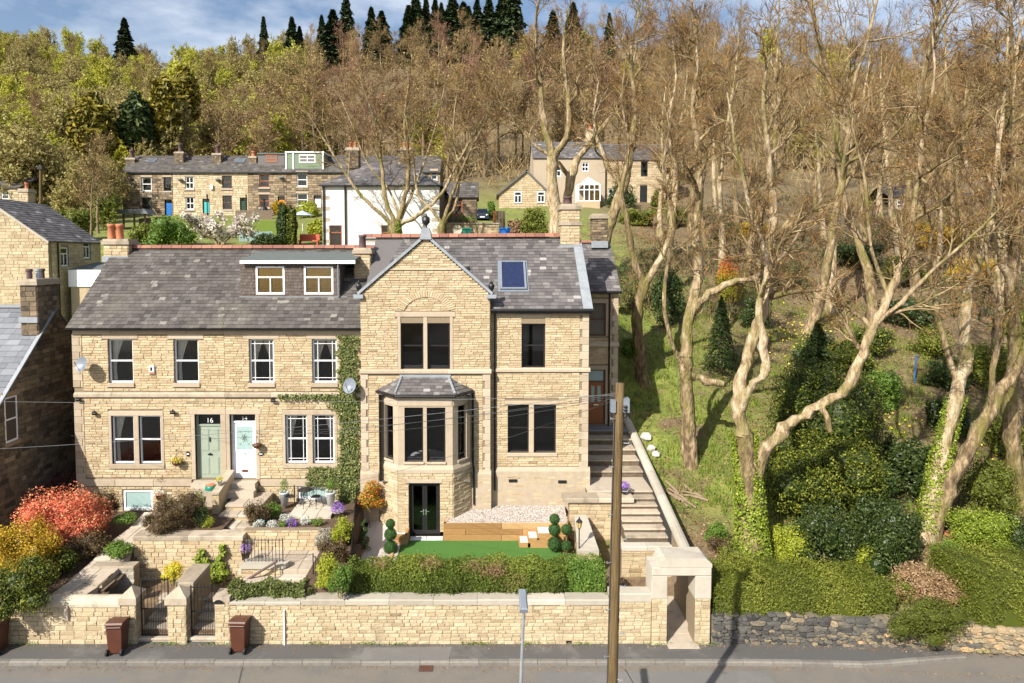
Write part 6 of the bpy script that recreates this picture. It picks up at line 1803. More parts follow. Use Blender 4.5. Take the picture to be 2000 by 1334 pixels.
plaque(368,886,'upright oval black plaque left of the sage green door');plaque(510,886,'flat oval black plaque right of the white door',.12,.07)
def basket(px,py,label,leafm,seed,n=260):
 c=P(px,py,YL-.22);t=thing('hanging_basket',label,'hanging basket',c,'hanging baskets beside the front doors')
 MB().tube([P(px,py-22,YL),P(px,py-24,YL-.22),P(px,py-20,YL-.24)],.012,5).build('bracket','iron_black',t)
 m=MB()
 for k in range(3):
  a=k*2.09;m.tube([c+Vector((0,0,.36)),c+Vector((.18*math.cos(a),.18*math.sin(a),0))],.006,4)
 m.build('chain','iron_black',t)
 MB().lathe(c-Vector((0,0,.18)),[(.04,0),(.14,.06),(.19,.16),(.2,.19)],12).build('bowl','wood_brown',t,smooth=True)
 if n:
  rng=rnd(seed);Pp,Nn=sample_lobes([((0,0,.05),(.24,.2,.16))],n,rng);V,F,T=leaves(Pp+np.array(c),Nn,.06,rng,tints=rng.uniform(0,1,len(Pp)));mesh_np('foliage',V,F,leafm,t,T)
basket(345,902,'hanging basket with yellow flowers left of the sage green door','flower_yellow',9)
basket(502,868,'empty brown wicker hanging basket right of the white door','heather',10,0)
# ivy: climbing plant on the right end of number 14
def ivy_patch(name,label,rects,F_,n,seed,mat='leaf_ivy',size=.085,stems=()):
 rng=rnd(seed);t=thing(name,label,'ivy',F_.p(rects[0][0],rects[0][2],0))
 A=np.array([(r[1]-r[0])*(r[3]-r[2])for r in rects]);k=rng.choice(len(rects),n,p=A/A.sum());R_=np.array(rects)[k]
 u=R_[:,0]+(R_[:,1]-R_[:,0])*rng.beta(1.4,1.4,n);v=R_[:,2]+(R_[:,3]-R_[:,2])*rng.uniform(0,1,n)
 u+=.07*np.sin(v*7)+.05*np.sin(v*17+1)
 dn=rng.uniform(.05,.22,n)
 W=np.array(F_.O)+u[:,None]*np.array(F_.U)+v[:,None]*np.array(F_.V)+dn[:,None]*np.array(F_.N)
 V,F,T=leaves(W,np.tile(np.array(F_.N)+np.array([0,0,.4]),(n,1)),size,rng,.8,.45);mesh_np('foliage',V,F,mat,t,T)
 m=MB()
 for r in rects:
  for q in range(3):
   x=r[0]+(r[1]-r[0])*(q+.5)/3;m.tube([F_.p(x+.08*math.sin(z*3+q),z,.05)for z in np.linspace(r[2],r[3],7)],.014,5)
 m.build('stem','bark',t)
 return t
ivy_patch('ivy','large variegated ivy climbing the right end of number 14',[rect(660,655,702,760,YL),rect(662,760,704,960,YL),rect(545,768,680,779,YL),rect(640,776,700,800,YL),rect(600,910,690,950,YL),rect(655,940,700,1000,YL)],FL,7000,11)
# ---------------------------------------------------------------- wheelie bins
def bin_(px,py,label,rz=0.0):
 p=PZ(px,py,.12)
 t=thing('wheelie_bin',label,'wheelie bin',(p.x,p.y,.12),'brown wheelie bins on the pavement',rz)
 w0,w1,d0,d1,h=.20,.245,.21,.265,.93
 m=MB();m.add([(-w0,-d0,.06),(w0,-d0,.06),(w0,d0,.06),(-w0,d0,.06),(-w1,-d1,h),(w1,-d1,h),(w1,d1,h+.06),(-w1,d1,h+.06)],[(3,2,1,0),(0,1,5,4),(1,2,6,5),(2,3,7,6),(3,0,4,7)])
 m.box(-.12,.12,-d0-.012,-d0,.2,.5)
 m.build('body','bin_brown',t,local=True)
 m=MB();m.box(-w1-.02,w1+.02,-d1-.03,-d1+.02,h-.05,h+.01)
 m.build('rim','bin_brown',t,local=True)
 m=MB();prof=[(-d1-.04,h+.005),(-d1-.03,h+.05),(-d1+.12,h+.095),(0,h+.12),(d1-.02,h+.13),(d1+.02,h+.09),(d1+.02,h+.06)]
 m.poly(prof,lambda q:Vector((-w1-.025,q[0],q[1])),lambda q:Vector((w1+.025,q[0],q[1])));m.build('lid','bin_brown',t,local=True)
 m=MB();m.tube([(-w1,d1+.05,h+.02),(w1,d1+.05,h+.02)],.018,6);m.build('handle','bin_brown',t,local=True)
 for s_ in(-1,1):
  wh=MB().tube([(s_*(w0+.0),d0+.03,.1),(s_*(w0+.055),d0+.03,.1)],.1,14);wh.build('wheel','rubber',t,local=True)
 MB().tube([(-w0,d0-.05,.1),(w0,d0-.05,.1)],.012,6).build('axle','iron_black',t,local=True)
 return t
for(px,py,lb_,rz)in((231,1272,'brown wheelie bin in front of the left gate pillar',3.19),(470,1269,'brown wheelie bin against the wall right of the gates',3.11),(-6,1272,'brown wheelie bin cut off by the left edge of the picture',3.14)):bin_(px,py,lb_,rz)
# ---------------------------------------------------------------- garden lamp, street lamp, pole, cables
gl=thing('garden_lamp','small black lantern on a post beside the sloping coping','lamp post',PZ(1131,1068,2.3))
b_=P(1131,1072,-3.2);zt=P(1130,1012,-3.2).z
MB().tube([(b_.x,b_.y,b_.z-.6),(b_.x,b_.y,zt-.42)],.022,8).build('post','iron_black',gl)
MB().lathe((b_.x,b_.y,zt-.42),[(.03,0),(.05,.03),(.03,.05)],8).build('collar','iron_black',gl)
MB().lathe((b_.x,b_.y,zt-.36),[(.06,0),(.10,.22)],6).build('lantern_glass','lamp_amber',gl)
m=MB().lathe((b_.x,b_.y,zt-.14),[(.13,0),(.07,.08),(.03,.12),(.02,.18)],6)
for k in range(6):
 a=k*math.pi/3;m.tube([(b_.x+.062*math.cos(a),b_.y+.062*math.sin(a),zt-.36),(b_.x+.105*math.cos(a),b_.y+.105*math.sin(a),zt-.14)],.008,4)
m.build('lantern_frame','iron_black',gl)
YPL=-13.4
sl=thing('street_lamp','slim galvanised street lamp column with flat grey head, near side of the road','street lamp',(X(1013,YPL,1334),YPL,.1))
tp_=P(1023,1188,YPL);bx=X(1012,YPL,1334)
MB().tube([(bx,YPL,.1),(bx,YPL,2.2),(bx+.02,YPL,2.25)],[.075,.07,.05],10).build('base_column','galvanised',sl)
MB().tube([(bx+.02,YPL,2.25),(tp_.x,YPL,tp_.z)],[.045,.032],10).build('upper_column','galvanised',sl)
hd=P(1025,1160,YPL)
m=MB().bev(Fr(tp_+Vector((0,.05,-.02)),(1,0,0),(0,-.25,1),(0,1,.25)),-.09,.09,-.12,.50,-.02,.09,.03);m.build('lamp_head','grey_plastic',sl)
tpole=thing('telegraph_pole','tall weathered wooden telegraph pole with step irons, near side of the road','telegraph pole',(X(1190,YPL,1500),YPL,.1))
ptop=P(1211,748,YPL);pb=Vector((X(1188,YPL,1600),YPL,.05));
def pl_at(t):return pb+(ptop-pb)*t
MB().tube([pl_at(k/8)for k in range(9)],[.14-.05*k/8 for k in range(9)],14).build('pole','pole_wood',tpole,smooth=True)
MB().box(ptop.x+.06,ptop.x+.19,YPL-.1,YPL+.1,ptop.z-.62,ptop.z-.32).build('junction_box','grey_plastic',tpole)
MB().box(ptop.x-.20,ptop.x-.10,YPL-.1,YPL+.06,ptop.z-.62,ptop.z-.36).build('junction_box','grey_plastic',tpole)
for k in range(4):MB().lathe((ptop.x+.10,YPL-.10,ptop.z-.72+k*.07),[(.035,0),(.045,.03),(.03,.05)],8).build('insulator','iron_black',tpole)
for k in range(13):
 q=pl_at(.30+.052*k);s_=1 if k%2 else-1
 MB().tube([q+Vector((s_*.10,-.06,0)),q+Vector((s_*.20,-.12,.01)),q+Vector((s_*.20,-.12,.05))],.012,5).build('step_iron','galvanised',tpole)
MB().tube([pl_at(t)+Vector((-.12,-.06,0))for t in(0,.3,.6,.93)],.014,5).build('cable_guard','cable',tpole)
def cable(a,b,sag,label,r=.005,mat='cable',n=24):
 a,b=Vector(a),Vector(b)
 o=MB().tube([a+(b-a)*(i/n)-Vector((0,0,sag*4*(i/n)*(1-i/n)))for i in range(n+1)],r,5).build('overhead_cable',mat)
 return tag(o,label,'cable','overhead telephone cables','thing')
pj=ptop+Vector((-.1,0,-.25))
cable(pj,P(128,850,YL),.5,'overhead cable from the pole to the left corner of number 16')
cable(pj+Vector((0,0,-.04)),P(375,838,YL),.35,'overhead cable from the pole to the wall beside the sage door')
cable(pj+Vector((0,0,-.08)),P(552,845,YL),.3,'overhead cable from the pole to the wall right of the white door')
cable(pj+Vector((0,0,-.12)),P(694,940,-.1),.15,'overhead cable from the pole down to the black garden fence')
cable(pj+Vector((0,.02,-.02)),(-40,-1,8.2),.6,'pale overhead cable running left past both houses',.005,'cable_pale')
cable(pj+Vector((0,.02,.02)),(-40,-3.5,6.0),.9,'lower pale overhead cable running left above the azalea',.005,'cable_pale')
cable(pj+Vector((0,.02,.03)),P(1160,790,5),.1,'short overhead cable from the pole to the rear wing')
# ---------------------------------------------------------------- neighbouring and background buildings
def gable_roof_x(t,x0,x1,yf,yb,ze,zr,mat,rng,over=.15,each=0,w=.3,e=.25,owner=None,tiles='ridge_tile',ridge_mat=None,clip=None):
 """roof with its ridge along X"""
 ym=(yf+yb)/2
 F,L,S=slope((x0-over,yf-.2,ze),(x1+over,yf-.2,ze),(x0-over,ym,zr))
 rf=MB().fbox(F,0,L,0,S,-.12,-.004).build('roof',mat,t)
 slates(F,L,S,rf,owner or t.name,mat,rng,w,e,each=each,clip=clip)
 MB().add([(x0-over,ym,zr-.03),(x1+over,ym,zr-.03),(x1+over,yb+.2,ze),(x0-over,yb+.2,ze)],[(0,1,2,3)]).build('rear_roof',mat,t)
 if ridge_mat:MB().tube([(x0-over,ym,zr),(x1+over,ym,zr)],.14,6).build('ridge',ridge_mat,rf)
 return F,L,S,rf
def ends(t,x0,x1,yf,yb,z0,ze,zr,mat,name='gable_wall'):
 ym=(yf+yb)/2
 for(a,b)in((x0,x0+.3),(x1-.3,x1)):
  MB().poly([(yf+.31,z0),(yf+.31,ze-.02),(ym,zr-.16),(yb,ze-.02),(yb,z0)],lambda p:Vector((a,p[0],p[1])),lambda p:Vector((b,p[0],p[1]))).build(name,mat,t)
# --- the grey roofed house at the far left edge, its gable wall in shade
NX=-19.05
t=thing('neighbour_house','dark stone house at the left edge with grey slate roof and shaded gable wall','house',(NX-3,1.75,1.5))
rn=rnd(91)
yR,zR=1.75,Z(600,1.75)
yE=-4.2;zE=zR-(yR-yE)*.96
FN,LN,SN=slope((NX-12,yE,zE),(NX+.12,yE,zE),(NX-12,yR,zR))
rf=MB().fbox(FN,0,LN,0,SN,-.1,-.004).build('roof','slate_blue',t)
slates(FN,LN,SN,rf,'nb','slate_blue',rn,.5,.30,each=200,clip=lambda v:(LN-6,LN),thick=.02)
MB().add([(NX-12,yR,zR-.02),(NX+.1,yR,zR-.02),(NX+.1,7.5,zE),(NX-12,7.5,zE)],[(0,1,2,3)]).build('rear_roof','slate_blue',t)
MB().tube([(NX-12,yR,zR),(NX-1.2,yR,zR)],.13,6).build('ridge','slate_blue',rf)
MB().fbox(FN,LN-.10,LN+.06,0,SN-.3,.0,.04).build('verge','lead',rf)
FNW=Fr((NX,0,0),(0,1,0),(1,0,0))
wr_=(P(0,0,-1.2).y,0,0,0)
def yx(px,Xw):return CAM.y+(Xw*F_PX/(px-AX))*(_cp-.02)
ya_,yb_=yx(18,NX),yx(43,NX)
wz0,wz1=Z(862,(ya_+yb_)/2),Z(774,(ya_+yb_)/2)
wrect=(ya_,yb_,wz0,wz1)
gcl=lambda v:(yE,7.2)if v<zE else(yR-(zR-v)/.96,min(7.2,yR+(zR-v)/.96))
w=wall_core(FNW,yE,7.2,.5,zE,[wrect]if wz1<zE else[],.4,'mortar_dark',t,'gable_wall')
gw_holes=[]
if wz1>=zE:pass
cr_=[]
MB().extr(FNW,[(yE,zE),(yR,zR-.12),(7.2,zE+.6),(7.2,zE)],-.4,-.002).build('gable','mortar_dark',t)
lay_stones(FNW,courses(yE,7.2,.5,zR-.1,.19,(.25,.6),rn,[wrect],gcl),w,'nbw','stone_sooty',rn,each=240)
for q in((ya_-.15,yb_+.15,wz1,wz1+.2),(ya_-.1,yb_+.1,wz0-.17,wz0)):stone_bar(FNW,t,'lintel' if q[2]==wz1 else 'sill',q,.06,mat='stone_sooty',tint=.9)
window(t,Fr((NX+.10,0,0),(0,1,0),(1,0,0)),wrect,'sash',rec=.09,fw=.07,deep=.05,lining=False)
MB().fbox(FNW,ya_,yb_,wz0,wz1,-.12,-.1).build('room_lining','room_lining',t)
cy0,cy1=yx(86,NX)-.0,yx(86,NX)+1.45
cxa=NX-.62
chimney(t,'nbc',cxa,NX+.06,cy0,cy1,zR-1.1,Z(545,cy0),'stone_sooty',rn,[],cap='coping_stone',each=30,h=.2)
MB().box(cxa-.06,NX+.12,cy0-.1,cy0+.02,Z(630,cy0),Z(619,cy0)).build('chimney_flashing','lead',t)
for k in range(3):
 MB().lathe((NX-.42+.1*(k%2),cy0+.3+k*.4,Z(545,cy0)),[(.11,0),(.1,.3),(.13,.32),(.13,.42),(.09,.42)],10).build('chimney_pot',['pot_dark','galvanised','pot_dark'][k],t)
# --- pale gable behind it
t=thing('stone_cottage','pale rubble stone cottage behind the left roofs, gable towards the road','house',(-33,19,8))
rn=rnd(92)
Yc=18.5;CX1=X(95,Yc,500);cz=Z(471,Yc);CX0=CX1-8.4;CXM=(CX0+CX1)/2;zc=cz+3.0
Fc=front(Yc)
cl=lambda v:(CX0,CX1)if v<cz else(CXM-(zc-v)/3.0*4.2,CXM+(zc-v)/3.0*4.2)
stone_wall(t,'cott',Fc,CX0,CX1,2,zc-.1,.22,(.25,.7),'stone_wall_pale',rn,clip=cl,top=[(CX0,cz),(CX1,cz),(CXM,zc-.1)],each=200,name='gable_wall')
yb2=Yc+6.2
FcR=Fr((CX1,0,0),(0,1,0),(1,0,0))
wy=[(Yc+1.3,Yc+2.2,Z(520,Yc+1.7),Z(483,Yc+1.7)),(Yc+4.0,Yc+4.9,Z(505,Yc+4.4),Z(470,Yc+4.4))]
stone_wall(t,'cott',FcR,Yc+.3,yb2,3,cz-.02,.22,(.25,.7),'stone_wall_pale',rn,holes=wy,each=60,name='side_wall')
for r in wy:window(t,FcR,r,'casement',rec=.08,fw=.09,deep=.5)
for sx_,xe in((1,CX1+.15),(-1,CX0-.15)):
 a,b=Vector((xe,Yc-.15,cz)),Vector((xe,yb2+.1,cz))
 F_,L_,S_=slope(a,b,(CXM,Yc-.15,zc))if sx_>0 else slope(b,a,(CXM,yb2,zc))
 rf=MB().fbox(F_,0,L_,0,S_,-.12,-.004).build('roof','slate',t);slates(F_,L_,S_,rf,'cott','slate',rn,.45,.3,each=120)
MB().tube([(CX1+.1,Yc+.9,cz),(CX1+.1,Yc+.9,6)],.05,6).build('downpipe','gutter_black',t)
MB().add([(CX0-.12,Yc-.17,cz),(CXM,Yc-.17,zc+.02),(CX1+.12,Yc-.17,cz),(CX1+.12,Yc-.17,cz-.18),(CXM,Yc-.17,zc-.2),(CX0-.12,Yc-.17,cz-.18)],[(0,1,4,5),(1,2,3,4)]).build('verge_board','coping_pale',t)
q=P(38,398,30)
chimney(t,'cottc',CXM-1.2,CXM-.5,yb2-1.2,yb2-.4,zc-1.2,zc+1.1,'stone_wall_pale',rn,[(CXM-.85,yb2-.8)],each=8,h=.2)
lt=thing('lean_to','white fronted lean-to with grey flat roof beside the stone cottage','lean-to',(CX1+2,Yc+3,7))
a=P(138,545,Yc+1.5);b=P(196,540,Yc+1.5)
MB().box(a.x,b.x,Yc+1.5,Yc+4.5,3.5,Z(560,Yc+1.5)).build('wall','stone_wall_pale',lt)
MB().box(a.x-.1,b.x+.1,Yc+1.4,Yc+1.49,Z(560,Yc+1.5),Z(527,Yc+1.5)).build('fascia','upvc_white',lt)
MB().add([(a.x-.1,Yc+1.4,Z(526,Yc+1.4)),(b.x+.1,Yc+1.4,Z(535,Yc+1.4)),(b.x+.1,Yc+5,Z(512,Yc+5)),(a.x-.1,Yc+5,Z(512,Yc+5))],[(0,1,2,3)]).build('roof','felt_roof',lt)
# --- white rendered house
YWH=24.0;t=thing('white_house','white rendered house with dark downpipes and hipped slate roof behind the gabled house','house',(X(745,YWH),YWH,11))
rn=rnd(93);Fw=front(YWH);a,b=X(630,YWH,420),X(858,YWH,420);ze=Z(364,YWH)
wl_=[rect(643,440,668,484,YWH),rect(745,440,768,484,YWH)]
wall_core(Fw,a,b,9,ze,wl_,.4,'render_white',t)
MB().box(a,b,YWH+.41,YWH+8,9,ze).build('body','stone_sooty',t)
for r in wl_:window(t,Fw,r,'tophung','wood_red',rec=.1,fw=.09,deep=.6)
i=0;z=10.0
while z<ze-.3:
 w_=.55 if i%2 else.3
 if i%2:MB().fbox(Fw,a-.02,a+w_,z,z+.28,-.1,.02).build('quoin','coping_stone',t);MB().fbox(Fw,b-w_,b+.02,z,z+.28,-.1,.02).build('quoin','coping_stone',t)
 z+=.42;i+=1
for px in(633,675):MB().tube([(X(px,YWH,420),YWH-.1,ze),(X(px,YWH,420),YWH-.1,9)],.07,6).build('downpipe','gutter_black',t)
MB().box(a-.2,b+.2,YWH-.28,YWH-.05,ze-.02,ze+.1).build('gutter','gutter_black',t)
zr=Z(318,YWH+4)
E=[Vector((a-.25,YWH-.25,ze+.08)),Vector((b+.25,YWH-.25,ze+.08)),Vector((b+.25,YWH+8.2,ze+.08)),Vector((a-.25,YWH+8.2,ze+.08))]
Tq=[Vector((a+3.2,YWH+4,zr)),Vector((b-3.2,YWH+4,zr))]
rf=MB().add(E+Tq,[(0,1,5,4),(1,2,5),(2,3,4,5),(3,0,4)]).build('roof','slate',t)
F_,L_,S_=slope(E[0],E[1],Tq[0]);p0,p1=(Tq[0]-E[0]).dot(F_.U),(Tq[1]-E[0]).dot(F_.U)
slates(F_,L_,S_,rf,'wh','slate',rn,.4,.3,each=100,clip=lambda v:(p0*v/S_,L_+(p1-L_)*v/S_))
for px in(690,795):chimney(t,'whc%d'%px,X(px,YWH+4,330)-.5,X(px,YWH+4,330)+.5,YWH+3.6,YWH+4.5,zr-.5,zr+1.2,'stone_sooty',rn,[(X(px,YWH+4,330)-.2,YWH+4),(X(px,YWH+4,330)+.2,YWH+4)],each=4,h=.2)
# --- outbuilding right of it
YO=31;t=thing('outbuilding','small dark stone outbuilding with slate roof right of the white house','outbuilding',(X(898,YO),YO,12));rn=rnd(94)
a,b,ze=X(866,YO,400),X(931,YO,400),Z(386,YO);Fo=front(YO)
wo=[rect(883,390,903,421,YO)]
stone_wall(t,'outb',Fo,a,b,10,ze,.25,(.3,.7),'stone_sooty',rn,holes=wo,each=40)
window(t,Fo,wo[0],'casement','wood_red',rec=.08,fw=.1,deep=.5)
MB().box(a,b,YO+.31,YO+4,10,ze).build('body','stone_sooty',t)
gable_roof_x(t,a,b,YO,YO+4,ze,Z(356,YO+2),'slate_old',rn,e=.3,w=.4,each=40)
yw=thing('yard_wall','stone yard wall with flat coping below the outbuilding','wall',(X(915,27),27,11.5));rn2=rnd(95)
stone_wall(yw,'yw',front(26.5),X(872,26.5,450),X(975,26.5,450),10,Z(438,26.5),.2,(.3,.6),'stone_honey',rn2,each=40)
MB().box(X(870,26.5,440),X(975,26.5,440),26.4,26.9,Z(438,26.5),Z(438,26.5)+.12).build('coping_stone','coping_stone',yw)
# --- the terrace on the hillside: six houses
YT=65.0;FT=front(YT);rn=rnd(96)
zbT,zeT,zrT=Z(428,YT),Z(337,YT),Z(306,YT+4)
spec=[(239,338,'stone_sooty',.75,[(277,296,346,373,'upvc_white'),(320,334,346,373,'frame_black'),(278,296,386,418,'frame_black')],(322,336,390,424,'door_blue'),'dark sooty end house with blue door in the hillside terrace'),(338,402,'stone_buff',.7,[(362,378,345,369,'upvc_white'),(363,379,385,409,'upvc_white')],(396,409,388,416,'door_teal'),'clean buff terrace house with turquoise door on the hillside'),(409,485,'stone_buff',.7,[(434,453,343,368,'wood_brown'),(435,453,382,409,'wood_brown')],(469,482,386,420,'door_darkgreen'),'clean buff terrace house with dark green door on the hillside'),(485,560,'stone_sooty',.8,[(507,526,341,366,'wood_red'),(507,526,380,405,'wood_red')],(543,556,384,408,'door_orange'),'dark stone terrace house with orange door and small grey dormer'),(560,640,'stone_sooty',.75,[(580,600,338,364,'upvc_white'),(580,601,378,402,'upvc_white')],(613,627,382,405,'door_white'),'stone terrace house with white door and wide green clad dormer'),(640,860,'stone_sooty',.8,[(842,854,334,351,'upvc_white'),(700,716,345,365,'upvc_white')],None,'long end house of the terrace rising behind the white house')]
for k,(p0,p1,mt,tm,wins,dr,lab)in enumerate(spec):
 a,b=X(p0,YT,380),X(p1 if k!=1 else 409,YT,380)
 t=thing('hillside_terrace_house',lab,'house',((a+b)/2,YT,zbT),'terrace of houses on the hillside')
 hs=[rect(w[0],w[2],w[1],w[3],YT)for w in wins]
 dh=[rect(dr[0],dr[2],dr[1],dr[3],YT)]if dr else[]
 sk=[(r[0]-.15,r[1]+.15,r[2]-.22,r[2])for r in hs]+[(r[0]-.15,r[1]+.15,r[3],r[3]+.3)for r in hs]
 w=wall_core(FT,a,b,zbT-2,zeT,hs+dh,.4,'mortar_dark' if mt=='stone_sooty' else 'mortar',t)
 R_=courses(a,b,zbT-1,zeT,.31,(.4,.85),rn,hs+dh+sk)
 lay_stones(FT,R_,w,'terr%d'%k,mt,rn,each=60,gap=.02,tints=np.clip(rn.normal(tm,.2,len(R_)),0,1))
 for r in hs:stone_bar(FT,t,'sill',(r[0]-.15,r[1]+.15,r[2]-.22,r[2]),.1,mat='coping_pale');stone_bar(FT,t,'lintel',(r[0]-.15,r[1]+.15,r[3],r[3]+.3),.05,mat='ashlar')
 for w_,r in zip(wins,hs):window(t,FT,r,'four' if k==1 else 'sash',w_[4],rec=.1,fw=.11,deep=.8,room='room_pale')
 if dr:
  r=dh[0];MB().fbox(FT,r[0],r[1],r[2],r[3],-.5,-.4).build('room_lining','room_lining',t)
  d_=MB().fbox(FT,r[0]+.08,r[1]-.08,r[2],r[3]-.45,-.25,-.18).fbox(FT,r[0]+.25,r[1]-.25,r[2]+.2,r[2]+.9,-.18,-.16).fbox(FT,r[0]+.25,r[1]-.25,r[2]+1.1,r[3]-.65,-.18,-.16).build('door',dr[4],t)
  MB().fbox(FT,r[0]+.08,r[1]-.08,r[3]-.42,r[3]-.05,-.25,-.22).build('fanlight','glass',t)
 F_,L_,S_,rf=gable_roof_x(t,a,b,YT,YT+8,zeT,zrT,'slate_old',rn,over=0 if k else.2,w=.5,e=.35,each=60,ridge_mat='slate_old')
 ends(t,a,b,YT,YT+8,zbT-2,zeT,zrT,'stone_sooty')
 MB().box(a,b,YT-.3,YT-.16,zeT-.12,zeT+.04).build('gutter','gutter_black',t)
 if k in(0,1,2,3):
  cx=X((257,352,425,495)[k],YT+2.6,310);wdt=.62 if k<3 else.5
  top=Z((309,297,300,306)[k],YT+2.6)
  chimney(t,'tc%d'%k,cx-wdt,cx+wdt,YT+2.2,YT+3.2,zrT-1.6,top,'stone_sooty',rn,[(cx,YT+2.7)],potmat='pot_dark' if k<3 else 'terracotta',potr=.3,poth=1.2 if k<3 else.8,each=8,h=.3)
 for sx_,(q0,q1)in{0:(0,(287,303)),2:(0,(458,477))}.items():
  if k==sx_:
   u0_,u1_=X(q1[0]if False else(287 if k==0 else 458),YT+2.5,312)-a+.2*(k==0),X(303 if k==0 else 477,YT+2.5,312)-a+.2*(k==0)
   fr_=MB().fbox(F_,u0_,u1_,S_*.62,S_*.82,.0,.12).build('skylight','grey_plastic',t);MB().fbox(F_,u0_+.12,u1_-.12,S_*.64,S_*.80,.12,.14).build('skylight_pane','glass',fr_)
 if k in(3,4):
  p_=((504,556,299,325),(559,632,296,331))[k-3];yd=YT+(1.6 if k==3 else.7)
  r=rect(p_[0],p_[2],p_[1],p_[3],yd)
  d_=MB().box(r[0],r[1],yd,YT+4,r[2]-.3,r[3]-.2).build('dormer','slate' if k==3 else 'green_cladding',t)
  MB().box(r[0]-.1,r[1]+.1,yd-.15,YT+4.2,r[3]-.19,r[3]).build('dormer_roof','felt_roof' if k==3 else 'upvc_white',t)
  wq=rect(*((519,303,541,317)if k==3 else(584,302,616,318)),yd-.05)
  window(d_,front(yd-.05),wq,'four','wood_red' if k==3 else 'upvc_white',rec=.0,fw=.13,lining=False,blind=None)
  MB().fbox(front(yd-.05),wq[0],wq[1],wq[2],wq[3],-.045,-.03).build('room_lining','room_pale',d_)
  if k==4:
   for px in(559,573,631):MB().box(X(px,yd,310)-.1,X(px,yd,310)+.1,yd-.1,yd-.01,r[2]-.3,r[3]-.2).build('trim','upvc_white',d_)
 for px,kk in((352,1),(425,2),(549,3)):
  if kk==k:
   c=P(px,350 if k<3 else 346,YT-.3);MB().lathe(c,[(.05,-.35),(.35,-.1),(.36,0),(.05,.15)],8).build('satellite_dish','grey_plastic',t)
 if k==2:MB().fbox(FT,X(421,YT),X(426,YT),Z(370,YT),Z(361,YT),.03,.3).build('meter_box','upvc_white',t)
 if k in(1,2):MB().tube([(b-.3,YT-.1,zeT-3),(b-.3,YT-.1,zbT)],.07,5).build('downpipe','gutter_black',t)
# --- the group of houses on the right
YS=60.0;rn=rnd(97)
t=thing('gabled_cottage','low buff stone cottage with front gable among bare trees','house',(X(1015,YS),YS,19));Fs=front(YS)
a,b,zc0=X(975,YS,390),X(1072,YS,390),Z(376,YS);mx,za=(a+b)/2+.3,Z(333,YS)
hs=[rect(1004,374,1019,397,YS),rect(1049,374,1064,396,YS)]
cl2=lambda v:(a,b)if v<zc0 else(mx-(mx-a)*(za-v)/(za-zc0),mx+(b-mx)*(za-v)/(za-zc0))
w=wall_core(Fs,a,b,14,zc0,[],.4,'mortar',t,'gable_wall',[(a,zc0),(b,zc0),(mx,za)])
R_=courses(a,b,15,za-.1,.3,(.4,.9),rn,hs,cl2);lay_stones(Fs,R_,w,'gc','stone_buff',rn,each=100,gap=.015)
for r in hs:window(t,Fr((0,YS-.1,0),(1,0,0),(0,-1,0)),r,'casement',rec=.0,fw=.12,lining=False);MB().fbox(Fs,r[0],r[1],r[2],r[3],.0,.012).build('room_lining','room_lining',t)
for sx_,xe in((-1,a-.3),(1,b+.3)):
 p,q=Vector((xe,YS-.3,zc0-.2)),Vector((xe,YS+9,zc0-.2))
 F_,L_,S_=slope(p,q,(mx,YS-.3,za+.1))if sx_>0 else slope(q,p,(mx,YS+9,za+.1))
 rf=MB().fbox(F_,0,L_,0,S_,-.2,-.004).build('roof','slate',t);slates(F_,L_,S_,rf,'gc','slate',rn,.5,.35,each=40)
MB().box(a,b,YS+.41,YS+9,14,zc0).build('body','stone_buff',t)
YS2=64.0
t=thing('cream_house','cream rendered house with tall gable and slate roof behind the white conservatory','house',(X(1130,YS2),YS2,19));F2=front(YS2)
a,b,ze2,zr2=X(1042,YS2,350),X(1182,YS2,350),Z(309,YS2),Z(279,YS2+4)
hs=[rect(1136,317,1150,335,YS2),rect(1080,322,1096,345,YS2),rect(1190-12,318,1181,334,YS2)][:2]
wall_core(F2,a,b,14,ze2,hs,.4,'ashlar',t)
for r in hs:window(t,F2,r,'four','upvc_white',rec=.08,fw=.12,deep=.8)
gable_roof_x(t,a,b,YS2,YS2+8,ze2,zr2,'slate',rn,e=.35,w=.5,each=60,ridge_mat='slate');ends(t,a,b,YS2,YS2+8,14,ze2,zr2,'ashlar')
chimney(t,'crc',X(1154,YS2+3,275)-.6,X(1154,YS2+3,275)+.6,YS2+3,YS2+4.2,zr2-1,Z(252,YS2+3),'stone_buff',rn,[(X(1154,YS2+3,275),YS2+3.6)],each=8,h=.3,potr=.25,poth=.8)
t=thing('stone_villa','large buff stone villa seen through bare branches on the right','house',(X(1250,YS2),YS2,19))
a,b,ze3,zr3=X(1184,YS2+.5,350),X(1322,YS2+.5,350),Z(313,YS2+.5),Z(284,YS2+5);F3=front(YS2+.5)
hs=[rect(1252,316,1265,344,YS2+.5),rect(1250,362,1264,404,YS2+.5),rect(1300,358,1311,390,YS2+.5),rect(1302,320,1312,340,YS2+.5),rect(1188,368,1198,388,YS2+.5),rect(1215,368,1225,388,YS2+.5)]
w=wall_core(F3,a,b,14,ze3,hs,.4,'mortar',t);R_=courses(a,b,15,ze3,.32,(.5,1),rn,hs);lay_stones(F3,R_,w,'villa','stone_buff',rn,each=100,gap=.015)
for i,r in enumerate(hs):window(t,F3,r,'sash','upvc_white' if i in(4,5)else 'frame_black',rec=.08,fw=.12,deep=.8)
gable_roof_x(t,a,b,YS2+.5,YS2+9,ze3,zr3,'slate_old',rn,e=.35,w=.5,each=40,ridge_mat='slate');ends(t,a,b,YS2+.5,YS2+9,14,ze3,zr3,'stone_buff')
